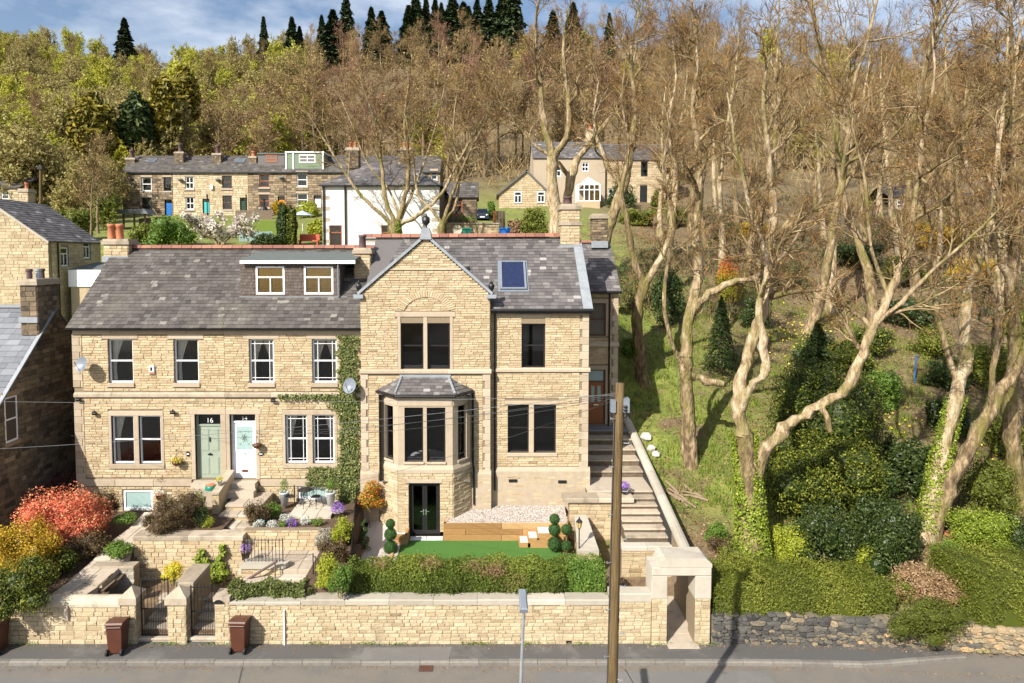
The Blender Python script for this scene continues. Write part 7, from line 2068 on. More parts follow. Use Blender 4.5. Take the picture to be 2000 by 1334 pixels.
# conservatory
YCN=60.5;t=thing('conservatory','white framed conservatory with glass hipped roof in front of the cream house','conservatory',(X(1150,YCN),YCN,19))
xs_=[X(p,YCN,380)for p in(1130,1141,1151,1161,1172)];z0,z1=Z(393,YCN),Z(360,YCN);zz0=Z(406,YCN)
MB().box(xs_[0],xs_[-1],YCN,YCN+3.2,15,z0).build('base_wall','stone_buff',t)
m=MB()
for x in xs_:m.box(x-.06,x+.06,YCN-.02,YCN+.1,z0,z1)
for z in(z0+.05,z1-.03,z1-.7):m.box(xs_[0],xs_[-1],YCN-.03,YCN+.09,z-.06,z+.06)
for y in(YCN+1.5,YCN+3):m.box(xs_[0]-.02,xs_[0]+.1,y-.06,y+.06,z0,z1);m.box(xs_[-1]-.1,xs_[-1]+.02,y-.06,y+.06,z0,z1)
xm=(xs_[0]+xs_[-1])/2;zap=Z(346,YCN+1)
for x in xs_+[xs_[0],xs_[-1]]:m.tube([(x,YCN,z1),(xm,YCN+1.2,zap)],.06,4)
m.tube([(xm,YCN+1.2,zap),(xm,YCN+3.4,zap)],.08,4);m.tube([(xs_[0],YCN+3,z1),(xm,YCN+3.2,zap)],.06,4);m.tube([(xs_[-1],YCN+3,z1),(xm,YCN+3.2,zap)],.06,4)
m.build('frame','upvc_white',t)
for p,q in zip(xs_,xs_[1:]):MB().box(p+.06,q-.06,YCN+.03,YCN+.05,z0+.1,z1-.1).build('pane','glass',t)
MB().add([(xs_[0],YCN,z1),(xs_[-1],YCN,z1),(xm,YCN+1.2,zap),(xm,YCN+3.2,zap),(xs_[0],YCN+3,z1),(xs_[-1],YCN+3,z1)],[(0,1,2),(1,5,3,2),(4,0,2,3)]).build('roof_glass','frosted',t)
MB().box(xs_[2]+.1,xs_[3]+.6,YCN+.5,YCN+.52,z0+.1,z1-.2).build('blind','blind_amber',t)
# a roof glimpsed through the trees at the far right, and one at the far left
for(px0,px1,pe,pr,pb,Yq,lab,mt)in((1740,1800,385,366,440,58,'dark roofed house glimpsed through the trees right of centre','stone_buff'),(1895,2040,398,378,450,52,'buff stone house glimpsed through the trees at the right edge','stone_buff'),(-60,37,367,349,420,50,'brown roofed cottage at the left edge behind the stone cottage','stone_wall_pale')):
 t=thing('distant_house',lab,'house',(X((px0+px1)/2,Yq),Yq,15));a,b=X(px0,Yq,400),X(px1,Yq,400)
 hs=[(a+(b-a)*f,a+(b-a)*f+.9,Z(pe+22,Yq),Z(pe+6,Yq))for f in(.2,.65)]
 w=wall_core(front(Yq),a,b,8,Z(pe,Yq),hs,.3,'mortar',t);R_=courses(a,b,Z(pb,Yq),Z(pe,Yq),.3,(.4,.9),rn,hs);lay_stones(front(Yq),R_,w,'dh%d'%px0,mt,rn,each=30,gap=.015)
 for r in hs:window(t,front(Yq),r,'sash','upvc_white',rec=.06,fw=.1,deep=.5)
 gable_roof_x(t,a,b,Yq,Yq+6,Z(pe,Yq),Z(pr,Yq+3),'slate_old',rn,e=.35,w=.5,each=20,ridge_mat='slate_old')
# ---------------------------------------------------------------- things in the hillside gardens
def G(px,py):return onground(px,py,lo=9)
lawn_c=[G(275,470),G(330,478),G(345,452),G(290,446)]
def patch(name,pts,mat):
 m=MB();n_=len(pts);c=sum(pts,Vector())/n_
 grid=[]
 for i in range(9):
  for j in range(9):
   u,v=i/8,j/8
   q=pts[0]*(1-u)*(1-v)+pts[1]*u*(1-v)+pts[2]*u*v+pts[3]*(1-u)*v
   grid.append((q.x,q.y,hz1(q.x,q.y)+.05))
 m.add(grid,[(i*9+j,(i+1)*9+j,(i+1)*9+j+1,i*9+j+1)for i in range(8)for j in range(8)])
 return tag(m.build(name,mat),kind='structure')
patch('lawn',[G(455,460),G(545,460),G(540,432),G(480,432)],'grass_blade')
patch('lawn',lawn_c,'grass_blade')
def picket(label,a,b,h,n,mat,w=.09):
 t=thing('picket_fence',label,'fence',(a+b)/2,'picket fences in the hillside gardens')
 m=MB()
 for z in(.25,.75):m.tube([a+Vector((0,.05,h*z)),b+Vector((0,.05,h*z))],.035,4)
 m.build('rail',mat,t)
 for i in range(n):
  p=a+(b-a)*(i+.5)/n;p.z=hz1(p.x,p.y)
  MB().extr(Fr(p,(b-a),Vector((0,-1,0))),[(-w,0),(w,0),(w,h-.1),(0,h),(-w,h-.1)],0,.03,.5).build('picket',mat,t)
 return t
picket('brown picket fence in front of the blue door house',G(272,445),G(335,440),1.1,24,'old_timber')
picket('brown picket fence in front of the orange door house',G(460,428),G(532,428),1.2,26,'old_timber')
picket('mint green picket fence at the foot of the hillside lawn',G(468,472),G(532,470),.9,22,'frosted')
t=thing('garden_shelter','small grey roofed timber garden shelter beside the terrace end','shelter',G(262,448));p=G(262,446)
for dx in(-1.2,0,1.2):MB().box(p.x+dx-.08,p.x+dx+.08,p.y,p.y+.16,p.z-.3,p.z+1.6).build('post','old_timber',t)
MB().poly([(-1.7,1.6),(1.9,1.6),(1.5,2.15),(-1.4,2.05)],lambda q:p+Vector((q[0],-.6,q[1])),lambda q:p+Vector((q[0],1.4,q[1]))).build('roof','slate_blue',t)
t=thing('parasol','pale blue garden parasol beside the tall dark conifers','parasol',G(591,450));p=G(591,452)
MB().lathe(p+Vector((0,0,1.7)),[(1.15,0),(.6,.3),(.05,.5),(.02,.6)],8).build('canopy','parasol_cloth',t);MB().tube([p,p+Vector((0,0,2.2))],.03,6).build('pole','upvc_white',t)
t=thing('garden_bench','red plastic garden bench beside the white house','bench',G(602,478));p=G(602,479)
MB().box(p.x-.9,p.x+.9,p.y,p.y+.5,p.z+.35,p.z+.45).build('seat','red_plastic',t);MB().box(p.x-.9,p.x+.9,p.y+.5,p.y+.58,p.z+.4,p.z+1.0).build('backrest','red_plastic',t)
for dx in(-.8,.8):MB().box(p.x+dx-.05,p.x+dx+.05,p.y+.05,p.y+.5,p.z-.1,p.z+.35).build('leg','red_plastic',t)
t=thing('chiminea','dark garden chiminea behind the brown picket fence','chiminea',G(516,424));p=G(516,424)
MB().lathe(p,[(.25,0),(.5,.5),(.55,.9),(.4,1.3),(.15,1.5),(.14,2.3),(.2,2.35)],12).build('body','iron_black',t);MB().lathe(p+Vector((0,0,2.35)),[(.2,0),(.1,.1)],8).build('cap','iron_black',t)
# parked car
cp=G(942,432);cp.z=max(cp.z,Z(432,cp.y))
t=thing('parked_car','dark parked hatchback seen from the front beyond the outbuilding','car',cp);s_=1.0
W_=(X(956,cp.y,420)-X(929,cp.y,420))/2
def cb(x0,x1,y0,y1,z0,z1,nm,mt,ins=.0,par=t):
 return MB().add([cp+Vector(v)for v in((x0,y0,z0),(x1,y0,z0),(x1,y1,z0),(x0,y1,z0),(x0+ins,y0+ins*2,z1),(x1-ins,y0+ins*2,z1),(x1-ins,y1-ins,z1),(x0+ins,y1-ins,z1))],[(3,2,1,0),(4,5,6,7),(0,1,5,4),(1,2,6,5),(2,3,7,6),(3,0,4,7)]).build(nm,mt,par)
bodyc=cb(-W_,W_,0,4,.3,.95,'body','car_paint',.06)
cb(-W_*.9,W_*.9,.9,3.7,.952,1.5,'cabin','car_paint',.2)
MB().add([cp+Vector(v)for v in((-W_*.8,.88,.98),(W_*.8,.88,.98),(W_*.68,1.27,1.44),(-W_*.68,1.27,1.44))],[(0,1,2,3)]).build('windscreen','glass_smoked',t)
for s_ in(-1,1):
 MB().lathe(cp+Vector((s_*W_*.72,-.02,.62)),[(.12,0),(.15,.08),(.1,.16)],8).build('headlight','steel',t)
 for y in(.7,3.2):
  wh=MB().tube([cp+Vector((s_*(W_-.15),y,.32)),cp+Vector((s_*(W_+.02),y,.32))],.32,14).build('wheel','rubber',t)
MB().box(cp.x-.26,cp.x+.26,cp.y-.03,cp.y-.005,cp.z+.42,cp.z+.54).build('number_plate','upvc_white',t)
def tub(px,py,Y,label,mat,w=.29,h=1.0):
 z=Z(py,Y);p=Vector((X(px,Y,py),Y,z));t=thing('wheelie_bin',label,'wheelie bin',p)
 MB().add([p+Vector(v)for v in((-w*.8,-.25,0),(w*.8,-.25,0),(w*.8,.25,0),(-w*.8,.25,0),(-w,-.3,h*.9),(w,-.3,h*.9),(w,.3,h*.95),(-w,.3,h*.95))],[(3,2,1,0),(4,5,6,7),(0,1,5,4),(1,2,6,5),(2,3,7,6),(3,0,4,7)]).build('body',mat,t)
 MB().poly([(-.34,h*.9),(-.32,h*.97),(0,h*1.03),(.32,h*1.0),(.32,h*.92)],lambda q:p+Vector((-w-.02,q[0],q[1])),lambda q:p+Vector((w+.02,q[0],q[1]))).build('lid',mat,t)
 for s_ in(-1,1):MB().tube([p+Vector((s_*(w*.7),.22,.08)),p+Vector((s_*w*.9,.22,.08))],.1,10).build('wheel','rubber',t)
tub(986,470,24.5,'bright blue wheelie bin standing behind the red ridge tiles','blue_plastic',.42,1.0)
tub(912,468,24.5,'dark green wheelie bin in the yard behind the ridge','green_plastic',.35,.9)
t=thing('satellite_dish','rusty pale satellite dish on the yard wall behind the ridge','satellite dish',P(893,460,23.5));p=P(893,449,23.5)
m=MB();n_=16
m.add([p+Vector((math.cos(2*math.pi*i/n_)*r_,-d_,math.sin(2*math.pi*i/n_)*r_))for r_,d_ in((.02,0),(.2,.04),(.37,.12))for i in range(n_)],[(k*n_+i,k*n_+(i+1)%n_,(k+1)*n_+(i+1)%n_,(k+1)*n_+i)for k in range(2)for i in range(n_)]);m.build('reflector','coping_pale',t,smooth=True)
MB().tube([p,p+Vector((0,.2,-.3)),p+Vector((0,.2,-2))],.03,6).build('pole','galvanised',t)
for(px,py,lab)in((910,440,'left terracotta plant pot in the yard beyond the ridge'),(925,441,'right terracotta plant pot in the yard beyond the ridge')):
 pot_plant('flower_pot',lab,P(px-5,py+3,27.5),.3,.4,'terracotta','leaf_green',200,.14,'flower pot',int(px),1.4)
t=thing('yard_fence','low timber fence with a red post by the parked car','fence',P(972,440,29))
for i,px in enumerate((966,972,978,984)):
 p=P(px,450,29);MB().box(p.x-.12,p.x+.12,29,29.06,p.z-.6,P(px,412,29).z).build('post','wood_red' if i==0 else 'old_timber',t)
t=thing('telegraph_pole','distant wooden pole left of the hillside terrace','telegraph pole',P(79,405,45));a,b=P(79,412,45),P(79,322,45)
MB().tube([a-Vector((0,0,1)),b],[.16,.12],8).build('pole','pole_wood',t);MB().box(b.x-.25,b.x+.25,44.8,45.2,b.z-.5,b.z-.1).build('junction_box','iron_black',t)
t=thing('street_lamp','thin pale lamp post left of the hillside terrace','street lamp',P(211,420,50));a,b=P(211,425,50),P(209,375,50)
MB().tube([a-Vector((0,0,1)),b],[.08,.05],6).build('column','galvanised',t);MB().box(b.x-.3,b.x+.1,49.9,50.1,b.z-.05,b.z+.1).build('lamp_head','grey_plastic',t)
# ---------------------------------------------------------------- planting round the houses
def GL(px,py,z):return PZ(px,py,z)
# front hedges
hz1_=Z(1092,-5.2)
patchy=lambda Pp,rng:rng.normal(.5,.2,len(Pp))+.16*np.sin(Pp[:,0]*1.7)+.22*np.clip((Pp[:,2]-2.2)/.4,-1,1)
hx0,hx1=X(681,-5.7,1120),X(1103,-5.7,1120)
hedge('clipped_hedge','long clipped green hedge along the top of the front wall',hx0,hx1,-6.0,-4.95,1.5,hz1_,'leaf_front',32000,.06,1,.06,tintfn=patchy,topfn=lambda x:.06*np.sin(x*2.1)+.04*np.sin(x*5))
fh=[o for o in COL.objects if o.name=='clipped_hedge'][0];rng=rnd(9);dp=[]
for(px,py,n_,sp)in((965,1115,420,.22),(840,1100,160,.2),(925,1105,160,.18),(740,1100,110,.15),(1010,1140,120,.2)):
 p=P(px,py,-6.08);dp.append(np.stack([rng.normal(p.x,sp,n_),p.y+rng.uniform(-.05,.1,n_),rng.normal(p.z,sp*.7,n_)],1))
dp=np.concatenate(dp);V,F,T=leaves(dp,np.tile([0,-1.,.3],(len(dp),1)),.09,rng,.22,.9);mesh_np('dry_twigs',V,F,'litter',fh,T)
hedge('clipped_hedge','short brighter hedge block beside the garden lamp',hx1+.03,X(1180,-5.7,1120),-5.95,-4.9,1.5,hz1_+.03,'leaf_green',5500,.06,2,.06,tintfn=lambda Pp,rng:rng.normal(.42,.25,len(Pp)))
hedge('ivy_hedge','low variegated ivy hedge topping the wall right of the gates',X(449,-6.0,1150),X(598,-6.0,1150),-6.15,-5.7,1.5,Z(1142,-6),'leaf_ivy',6500,.075,3,.09,topfn=lambda x:.10*np.sin(x*3.3))
# bank hedge on the right
hr0,hr1=X(1388,-5.8,1150),X(1700,-5.8,1150)
hedge('bank_hedge','broad olive green hedge on the bank above the dark rubble wall',hr0,hr1+.5,-6.28,-4.2,.82,Z(1112,-5.2),'leaf_hedge',26000,.06,4,.09,tintfn=lambda Pp,rng:rng.normal(.5,.2,len(Pp))+.2*np.sin(Pp[:,0]*2.2+1),topfn=lambda x:.10*np.sin(x*1.5)+.06*np.sin(x*4)-.04*np.maximum(0,x-10.5))
hedge('bank_hedge','rounded olive hedge at the right edge above the buff wall',X(1882,-6.0,1150),X(2060,-6.0,1150),-6.75,-4.2,.55,Z(1092,-5.4),'leaf_hedge',14000,.06,5,.13,tintfn=lambda Pp,rng:rng.normal(.5,.2,len(Pp))+.25*np.sin(Pp[:,0]*3),topfn=lambda x:-.28*np.clip((16.0-x),0,1.2)**1.5)
def S(name,lab,cat,px,py,wpx,hpx,mat,n,size,seed,lo=-5.5,z=None,dry=.8,**k):
 """a shrub whose foot is seen at px, py and which is wpx wide and hpx tall in the photograph"""
 p=onground(px,py,lo=lo)if z is None else PZ(px,py,z)
 sc=F_PX/(p.y-CAM.y)
 return shrub(name,lab,cat,p,wpx/2/sc,wpx/2/sc*dry,hpx/sc*1.02,mat,n,size,seed,**k)
# left garden
S('azalea_bush','large orange red azalea in bloom left of the flagged path','bush',118,1062,185,112,'azalea',12000,.075,11,z=1.85,k=16)
S('golden_conifer','golden yellow conifer bush below the azalea at the left edge','bush',45,1130,118,115,'leaf_gold',9000,.065,12,z=1.55,k=14,up=.4)
S('dark_conifer','dark olive conifer spilling over the left roadside wall','bush',35,1182,150,85,'leaf_yew',7000,.07,13,z=1.45,k=12,tintfn=lambda P_,r:r.normal(.55,.2,len(P_)))
S('purple_shrub','dark purple twiggy shrub behind the azalea','shrub',145,975,120,60,'purple_twig',2600,.10,14,z=2.2,k=10,aspect=.18,solid=False)
S('dark_shrub','dark brown green shrub in the shade right of the azalea','shrub',212,1010,60,60,'heather',1800,.07,15,z=2.2)
S('heather_bush','broad brown heather bush above the weathered retaining wall','bush',342,1030,108,66,'heather',6500,.055,16,z=zb2,k=14)
S('green_shrub','small yellow green shrub beside the water butt','shrub',389,1005,28,45,'leaf_green',1200,.05,17,z=zb2)
S('lime_ball','small round lime coloured conifer by the landing steps','shrub',408,1030,25,24,'leaf_lime',1100,.035,18,z=zb2)
S('ground_cover','patch of bright green ground cover beside the flagged path','plant',232,1086,62,26,'leaf_green',1500,.07,19,z=1.9,up=.7)
S('ground_cover','low green plants below the basement window','plant',245,1020,60,16,'leaf_green',900,.06,20,z=2.3)
S('forsythia','bright yellow leaved shrub hanging over the middle gate pillar wall','shrub',338,1138,48,42,'flower_yellow',1200,.075,21,z=1.5,tintfn=lambda P_,r:r.normal(.6,.3,len(P_)),aspect=.3)
ivy_patch('climber','lime green climber fanning over the retaining wall above the gates',[rect(388,1070,398,1105,-3.4),rect(430,1060,440,1098,-3.4),rect(402,1085,416,1115,-3.4),rect(382,1100,425,1150,-3.5),rect(418,1096,446,1130,-3.4)],front(-3.45),2200,22,'leaf_ivy_bright',.09)
S('brown_shrub','brown twiggy shrub beside the landing of the white door','shrub',503,1022,48,46,'heather',1500,.06,23,z=zpt-.12)
S('green_shrub','bright green rounded shrub left of the patio','shrub',534,1012,40,30,'leaf_green',1400,.05,24,z=zpt-.12)
S('grey_shrub','silvery grey leaved shrub hanging over the low retaining wall','shrub',633,1070,42,40,'grey_leaf',1500,.055,25,z=zpt-.5)
S('lime_shrub','yellow lime shrub against the black fence','shrub',668,1058,40,48,'leaf_lime',1600,.06,26,z=2.2)
S('lime_shrub','yellow green shrub beside the worn lower steps','shrub',640,1140,54,58,'leaf_lime',2600,.065,27,z=1.9)
S('green_shrub','dark green shrub at the foot of the black fence','shrub',664,1160,44,60,'leaf_green',1700,.06,28,z=1.9,tintfn=lambda P_,r:r.normal(.3,.2,len(P_)))
for i,(px,py,m_,lab)in enumerate(((505,1030,'flower_white','white and green bedding plants at the left end of the pansy bed'),(532,1031,'flower_white','white pansies in the middle of the pansy bed'),(556,1030,'leaf_green','green bedding plants beside the white pansies'),(570,1029,'flower_purple','violet pansies in the pansy bed'),(596,1024,'flower_white','white pansies below the patio edge'),(622,1026,'leaf_green','green bedding plants at the right end of the pansy bed'),(560,1018,'flower_white','white pansies close to the patio edge'))):
 S('bedding_plants',lab,'plants',px,py,28,15,m_,420,.05,40+i,z=zpt-.12,up=.5,solid=False)
gp=PZ(312,975,zb2);pot_plant('flower_pot','terracotta pot of white flowers at the corner by the basement window',gp,.16,.2,'terracotta','flower_white',260,.06,'flower pot',50,1.5)
b_=thing('standard_tree','tiny standard tree with flat crown in front of the plinth','tree',PZ(318,970,zb2));p=PZ(318,972,zb2)
MB().tube([p,p+Vector((0,0,.75))],.015,5).build('trunk','bark',b_);Pp,Nn=sample_lobes([((0,0,.8),(.26,.22,.1))],260,rnd(3));V,F,T=leaves(Pp+np.array(p),Nn,.05,rnd(3));mesh_np('crown',V,F,'heather',b_,T)
for i,(px,py,lab)in enumerate(((513,1024,'small turquoise glazed ball in the pansy bed'),(653,1085,'turquoise glazed ball below the lime shrub'))):
 p=PZ(px,py,zpt-.1 if i==0 else 2.1);o=MB().lathe(p,[(.02,0),(.07,.03),(.09,.09),(.07,.15),(.02,.18)],12).build('glazed_ball','teal_glaze',smooth=True);tag(o,lab,'ornament',None,'thing')
S('dark_shrub','dark shrub filling the corner between azalea and house','shrub',205,985,70,50,'leaf_conifer',2200,.08,29,z=2.0)
S('dark_shrub','dark twiggy shrub below the red azalea beside the path','shrub',175,1085,90,50,'heather',2400,.07,30,z=1.7)
S('dark_shrub','brownish shrub between the gold conifer and the path','shrub',115,1120,80,55,'leaf_yew',2400,.08,31,z=1.5)
S('heather_bush','smaller brown heather left of the broad heather bush','bush',300,1025,40,24,'heather',1200,.05,32,z=zb2)
S('dark_shrub','dark shrub behind the water butt','shrub',395,1030,40,40,'leaf_conifer',1300,.06,33,z=zb2)
S('brown_shrub','dry brown shrub below the grey shrub on the slope by the fence','shrub',655,1095,60,40,'heather',1500,.06,34,z=2.0)
# topiary of the gabled house
def topiary(lab,px,py,balls,seed,z=None,mat='leaf_box',stem=.02):
 p=PZ(px,py,LZ if z is None else z);t=thing('topiary',lab,'topiary',p,'clipped topiary in the garden');rng=rnd(seed)
 MB().tube([p,p+Vector((0,0,balls[-1][0]))],stem,6).build('stem','bark',t)
 for(h,r)in balls:
  lb_=[((0,0,0),(r,r,r))]
  d=unit(rng.normal(0,1,(int(5200*r),3)));V,F,T=leaves(d*r*rng.uniform(.9,1.03,(len(d),1))+np.array(p+Vector((0,0,h))),d,.04,rng,.6,.5)
  B=blob([((p.x,p.y,p.z+h),(r,r,r))],10,.9);Bv=np.array(B.v)
  mesh_np('ball',np.concatenate([V,Bv]),[F]+[np.array(f)+len(V)for f in B.f.values()],mat,t,np.concatenate([T,np.full(len(Bv),.2)]))
topiary('three tier ball topiary left of the lawn',763,1080,[(.22,.27),(.74,.24),(1.15,.18)],1)
topiary('three tier ball topiary by the slab steps',1083,1078,[(.32,.27),(.88,.24),(1.3,.20)],2)
topiary('two ball topiary leaning against the sloping coping',1106,1080,[(.28,.2),(.92,.2)],3,LZ+.05)
t=thing('spiral_topiary','slender spiral clipped conifer on the left gravel path','topiary',PZ(711,1078,LZ));p=PZ(711,1080,LZ);rng=rnd(61)
k=2200;tt=rng.uniform(0,1,k);a=tt*6.28*3;R_=.19*(1-tt*.75);d=unit(rng.normal(0,1,(k,3)))
Pp=np.stack([R_*.8*np.cos(a),R_*.8*np.sin(a),tt*1.25+.05],1)+d*(R_*.75)[:,None]
V,F,T=leaves(Pp+np.array(p),d,.045,rng);mesh_np('foliage',V,F,'leaf_box',t,T);MB().tube([p,p+Vector((0,0,1.2))],.02,6).build('stem','bark',t)
p=PZ(722,1035,LZ+.15);t=thing('photinia_tree','small standard tree with red and yellow leaves beside the bay','tree',p)
rng=rnd(62);lb_=[((0,0,1.35),(.42,.4,.42)),((.12,0,1.75),(.3,.3,.3)),((.35,0,1.15),(.3,.25,.2)),((-.2,0,1.2),(.25,.25,.25))]
Pp,Nn=sample_lobes(lb_,2600,rng,(.6,1.08));V,F,T=leaves(Pp+np.array(p),Nn,.085,rng,tints=rng.uniform(.1,1,len(Pp)));mesh_np('crown',V,F,'photinia',t,T)
MB().tube([p,p+Vector((.02,0,.8)),p+Vector((0,0,1.4))],.022,6).build('trunk','bark',t)
# bank on the right: shrubs, conifers
S('laurel_bush','left of two glossy dark laurel bushes above the olive hedge','bush',1612,1112,135,135,'leaf_laurel',6500,.10,71,k=14)
S('laurel_bush','right of two glossy dark laurel bushes above the olive hedge','bush',1728,1118,150,150,'leaf_laurel',7500,.10,72,k=15)
S('lime_shrub','yellow green shrub beside the ivy clad trunk','shrub',1552,1108,90,80,'leaf_lime',3200,.08,73,tintfn=lambda P_,r:r.normal(.3,.25,len(P_)))
S('lime_shrub','pale yellow green shrub between the two laurels','shrub',1690,1130,60,66,'leaf_lime',2200,.075,74,tintfn=lambda P_,r:r.normal(.25,.25,len(P_)))
S('bright_bush','bright green rounded bush at the right beside the red path','bush',1905,1085,125,88,'leaf_ivy_bright',6500,.075,75,k=14)
S('laurel_bush','dark glossy bush cut by the right edge of the picture','bush',1985,1098,95,92,'leaf_laurel',3600,.09,76,k=10)
S('green_shrub','green shrub in front of the leaning trunk','shrub',1852,1110,66,50,'leaf_green',2200,.07,77)
S('laurel_bush','dark rhododendron behind the ivy clad leaning trunk','bush',1775,980,110,130,'leaf_laurel',5000,.13,78,k=12)
S('rhododendron','brown green bush between the two right-hand trunks','bush',1915,1000,120,100,'leaf_hedge',3600,.10,79,tintfn=lambda P_,r:r.normal(.3,.2,len(P_)))
S('overhanging_shrub','brownish low shrub spilling over the rubble wall','shrub',1822,1250,185,80,'leaf_hedge',6500,.06,80,z=.62,k=14,tintfn=lambda P_,r:r.normal(.22,.18,len(P_)),dry=.35)
S('dry_shrub','dry brown and pink tangle of shrubs above the rubble wall','shrub',1800,1180,130,70,'litter',3600,.07,81,k=10,tintfn=lambda P_,r:r.normal(.7,.3,len(P_)))
S('maple_shrub','small dark red maple between the laurels','shrub',1738,1108,26,22,'purple_twig',500,.06,82)
S('yew_bush','big golden green yew spreading in the middle of the slope','conifer',1590,1010,250,170,'leaf_yew',26000,.10,83,k=26,up=.5,tintfn=lambda P_,r:r.normal(.55,.25,len(P_)))
S('yew_bush','upper golden green yew behind the big spreading yew','conifer',1610,950,230,240,'leaf_yew',26000,.11,84,k=26,up=.5,tintfn=lambda P_,r:r.normal(.38,.25,len(P_)))
S('laurel_bush','dark evergreen bush left of the leaning ivy clad trunk','bush',1690,1000,110,90,'leaf_conifer',6000,.12,85,k=14)
def conif(name,lab,px,py,wpx,hpx,mat,n,size,seed,lo=-5.5,layers=14,cat='conifer',group=None):
 p=onground(px,py,lo=lo);sc=F_PX/(p.y-CAM.y);t=thing(name,lab,cat,p,group)
 spruce(t,rnd(seed),hpx/sc,wpx/2/sc,n,mat,size,layers);return t
conif('spruce','small dark spruce with tiered branches on the lawn slope',1407,728,92,150,'leaf_conifer',7000,.16,91,layers=11)
conif('dark_cypress','tall dark cypress behind the golden yews',1592,850,170,225,'leaf_conifer',12000,.2,92,layers=8)
S('dark_yew','dark rounded yew beside the left trunk','conifer',1302,640,80,110,'leaf_conifer',4200,.14,93,up=.4)
S('bright_shrub','lime and red leaved shrub behind the small spruce','shrub',1425,600,60,95,'photinia',2600,.13,94,tintfn=lambda P_,r:.25+.5*np.clip((P_[:,2]-1.6),0,1.2)+r.normal(0,.15,len(P_)))
S('dark_yew','dark bush between the background trunks on the slope','bush',1480,640,70,80,'leaf_laurel',3000,.13,95)
for i,(px,py,w_,h_,m_,lab)in enumerate(((1230,700,40,40,'leaf_green','low green shrub beside the house corner on the slope'),(1640,730,130,60,'leaf_hedge','olive shrub mass left of the blue post'),(1720,800,90,80,'leaf_green','green shrub beside the blue post'),(1820,700,90,60,'leaf_hedge','olive shrub behind the leaning trunk'),(1960,880,110,70,'leaf_hedge','olive shrub at the right edge below the bare trees'),(1540,560,90,50,'leaf_laurel','dark shrub high on the slope left of centre'),(1760,560,120,60,'leaf_hedge','olive brown shrub high on the slope'),(1900,560,120,60,'leaf_gold','golden shrub high on the slope at the right'),(1480,470,90,40,'leaf_gold','gold tinted shrub below the distant houses'),(1330,440,70,36,'leaf_hedge','olive shrub in front of the stone villa'))):
 S('slope_shrub',lab,'shrub',px,py,w_,h_,m_,2600,.13,100+i)
for i,(px,py,w_,h_,m_,lab)in enumerate(((1560,960,120,90,'leaf_conifer','dark evergreen at the foot of the great forked tree'),(1850,850,90,70,'leaf_laurel','dark evergreen shrub right of the leaning ivy trunk'),(1940,760,120,90,'leaf_hedge','olive thicket behind the right-hand trunks'),(1600,720,110,70,'leaf_laurel','dark thicket behind the tall cypress'),(1850,760,90,60,'leaf_conifer','dark conifer shrub high on the right slope'),(1690,700,90,60,'leaf_yew','gold green shrub above the blue post'),(1770,640,110,60,'leaf_laurel','dark thicket between background trunks'),(1990,660,90,70,'leaf_hedge','olive thicket at the right edge high on the slope'),(1420,470,80,40,'leaf_laurel','dark shrub under the trees below the villa'),(1660,520,120,50,'leaf_conifer','dark evergreen thicket far up the slope'),(1840,490,120,60,'leaf_gold','russet gold thicket far up the right slope'))):
 S('slope_thicket',lab,'shrub',px,py,w_,h_,m_,3200,.14,220+i,k=14)
# grass, litter and daffodils on the slope
rng=rnd(120)
def scatter(n,x0,x1,y0,y1,rng):
 x=rng.uniform(x0,x1,n);y=y0+(y1-y0)*rng.uniform(0,1,n)**1.3;return x,y,hz(x,y)
x,y,z=scatter(60000,7.4,26,-4.5,24,rng)
keep=~((x<9.6)&(y<-.5))&(np.sin(x*.9)*np.sin(y*.8+1)+rng.normal(0,.35,len(x))>-.35)
x,y,z=x[keep],y[keep],z[keep];n_=len(x)
a=rng.uniform(0,6.28,n_);h_=rng.uniform(.06,.2,n_)*(1+1.3*(np.sin(x*3.1)*np.sin(y*2.7)>.35));w_=rng.uniform(.012,.03,n_)
V=np.stack([np.stack([x-w_*np.cos(a),y-w_*np.sin(a),z-.01],1),np.stack([x+w_*np.cos(a),y+w_*np.sin(a),z-.01],1),np.stack([x+rng.normal(0,.05,n_),y+rng.normal(0,.05,n_),z+h_],1)],1).reshape(-1,3)
tag(mesh_np('grass',V,np.arange(n_*3).reshape(n_,3),'grass_blade',tint=np.repeat(np.clip(rng.normal(.5,.25,n_),0,1),3)),'rough spring grass over the wooded slope','grass',kind='stuff')
x,y,z=scatter(70000,7.3,40,-5.0,45,rng)
kp=(x>13)|(rng.uniform(0,1,len(x))<.5)
x,y,z=x[kp],y[kp],z[kp]
V,F,T=leaves(np.stack([x,y,z+.02],1),np.tile([0,0,1.],(len(x),1)),.12,rng,.7,.5)
tag(mesh_np('leaf_litter',V,F,'litter',tint=T),'fallen brown leaves over the wooded slope','leaf litter',kind='stuff')
x,y,z=scatter(5000,7.4,30,-4.5,30,rng);n_=len(x)
V,F,T=spikes_np(np.stack([x,y,z+.03],1),unit(np.stack([rng.normal(0,1,n_),rng.normal(0,1,n_),rng.normal(.1,.25,n_)],1)),rng.uniform(.25,.9,n_),.012,rng,rng.uniform(.1,.55,n_))
tag(mesh_np('fallen_twigs',V,F,'twig',tint=T),'fallen twigs scattered over the wooded slope','twigs',kind='stuff')
x,y,z=scatter(9000,7.4,24,-4.5,22,rng);n_=len(x);kp=np.sin(x*2.1)*np.sin(y*1.7)>.2;x,y,z=x[kp],y[kp],z[kp];n_=len(x)
V,F,T=leaves(np.stack([x,y,z+rng.uniform(.03,.25,n_)],1),np.tile([0,-.3,1.],(n_,1)),.10,rng,.5,.6)
tag(mesh_np('ground_plants',V,F,'leaf_green',tint=T),'low leafy weeds and bulbs over the wooded slope','ground plants',kind='stuff')
dz=[]
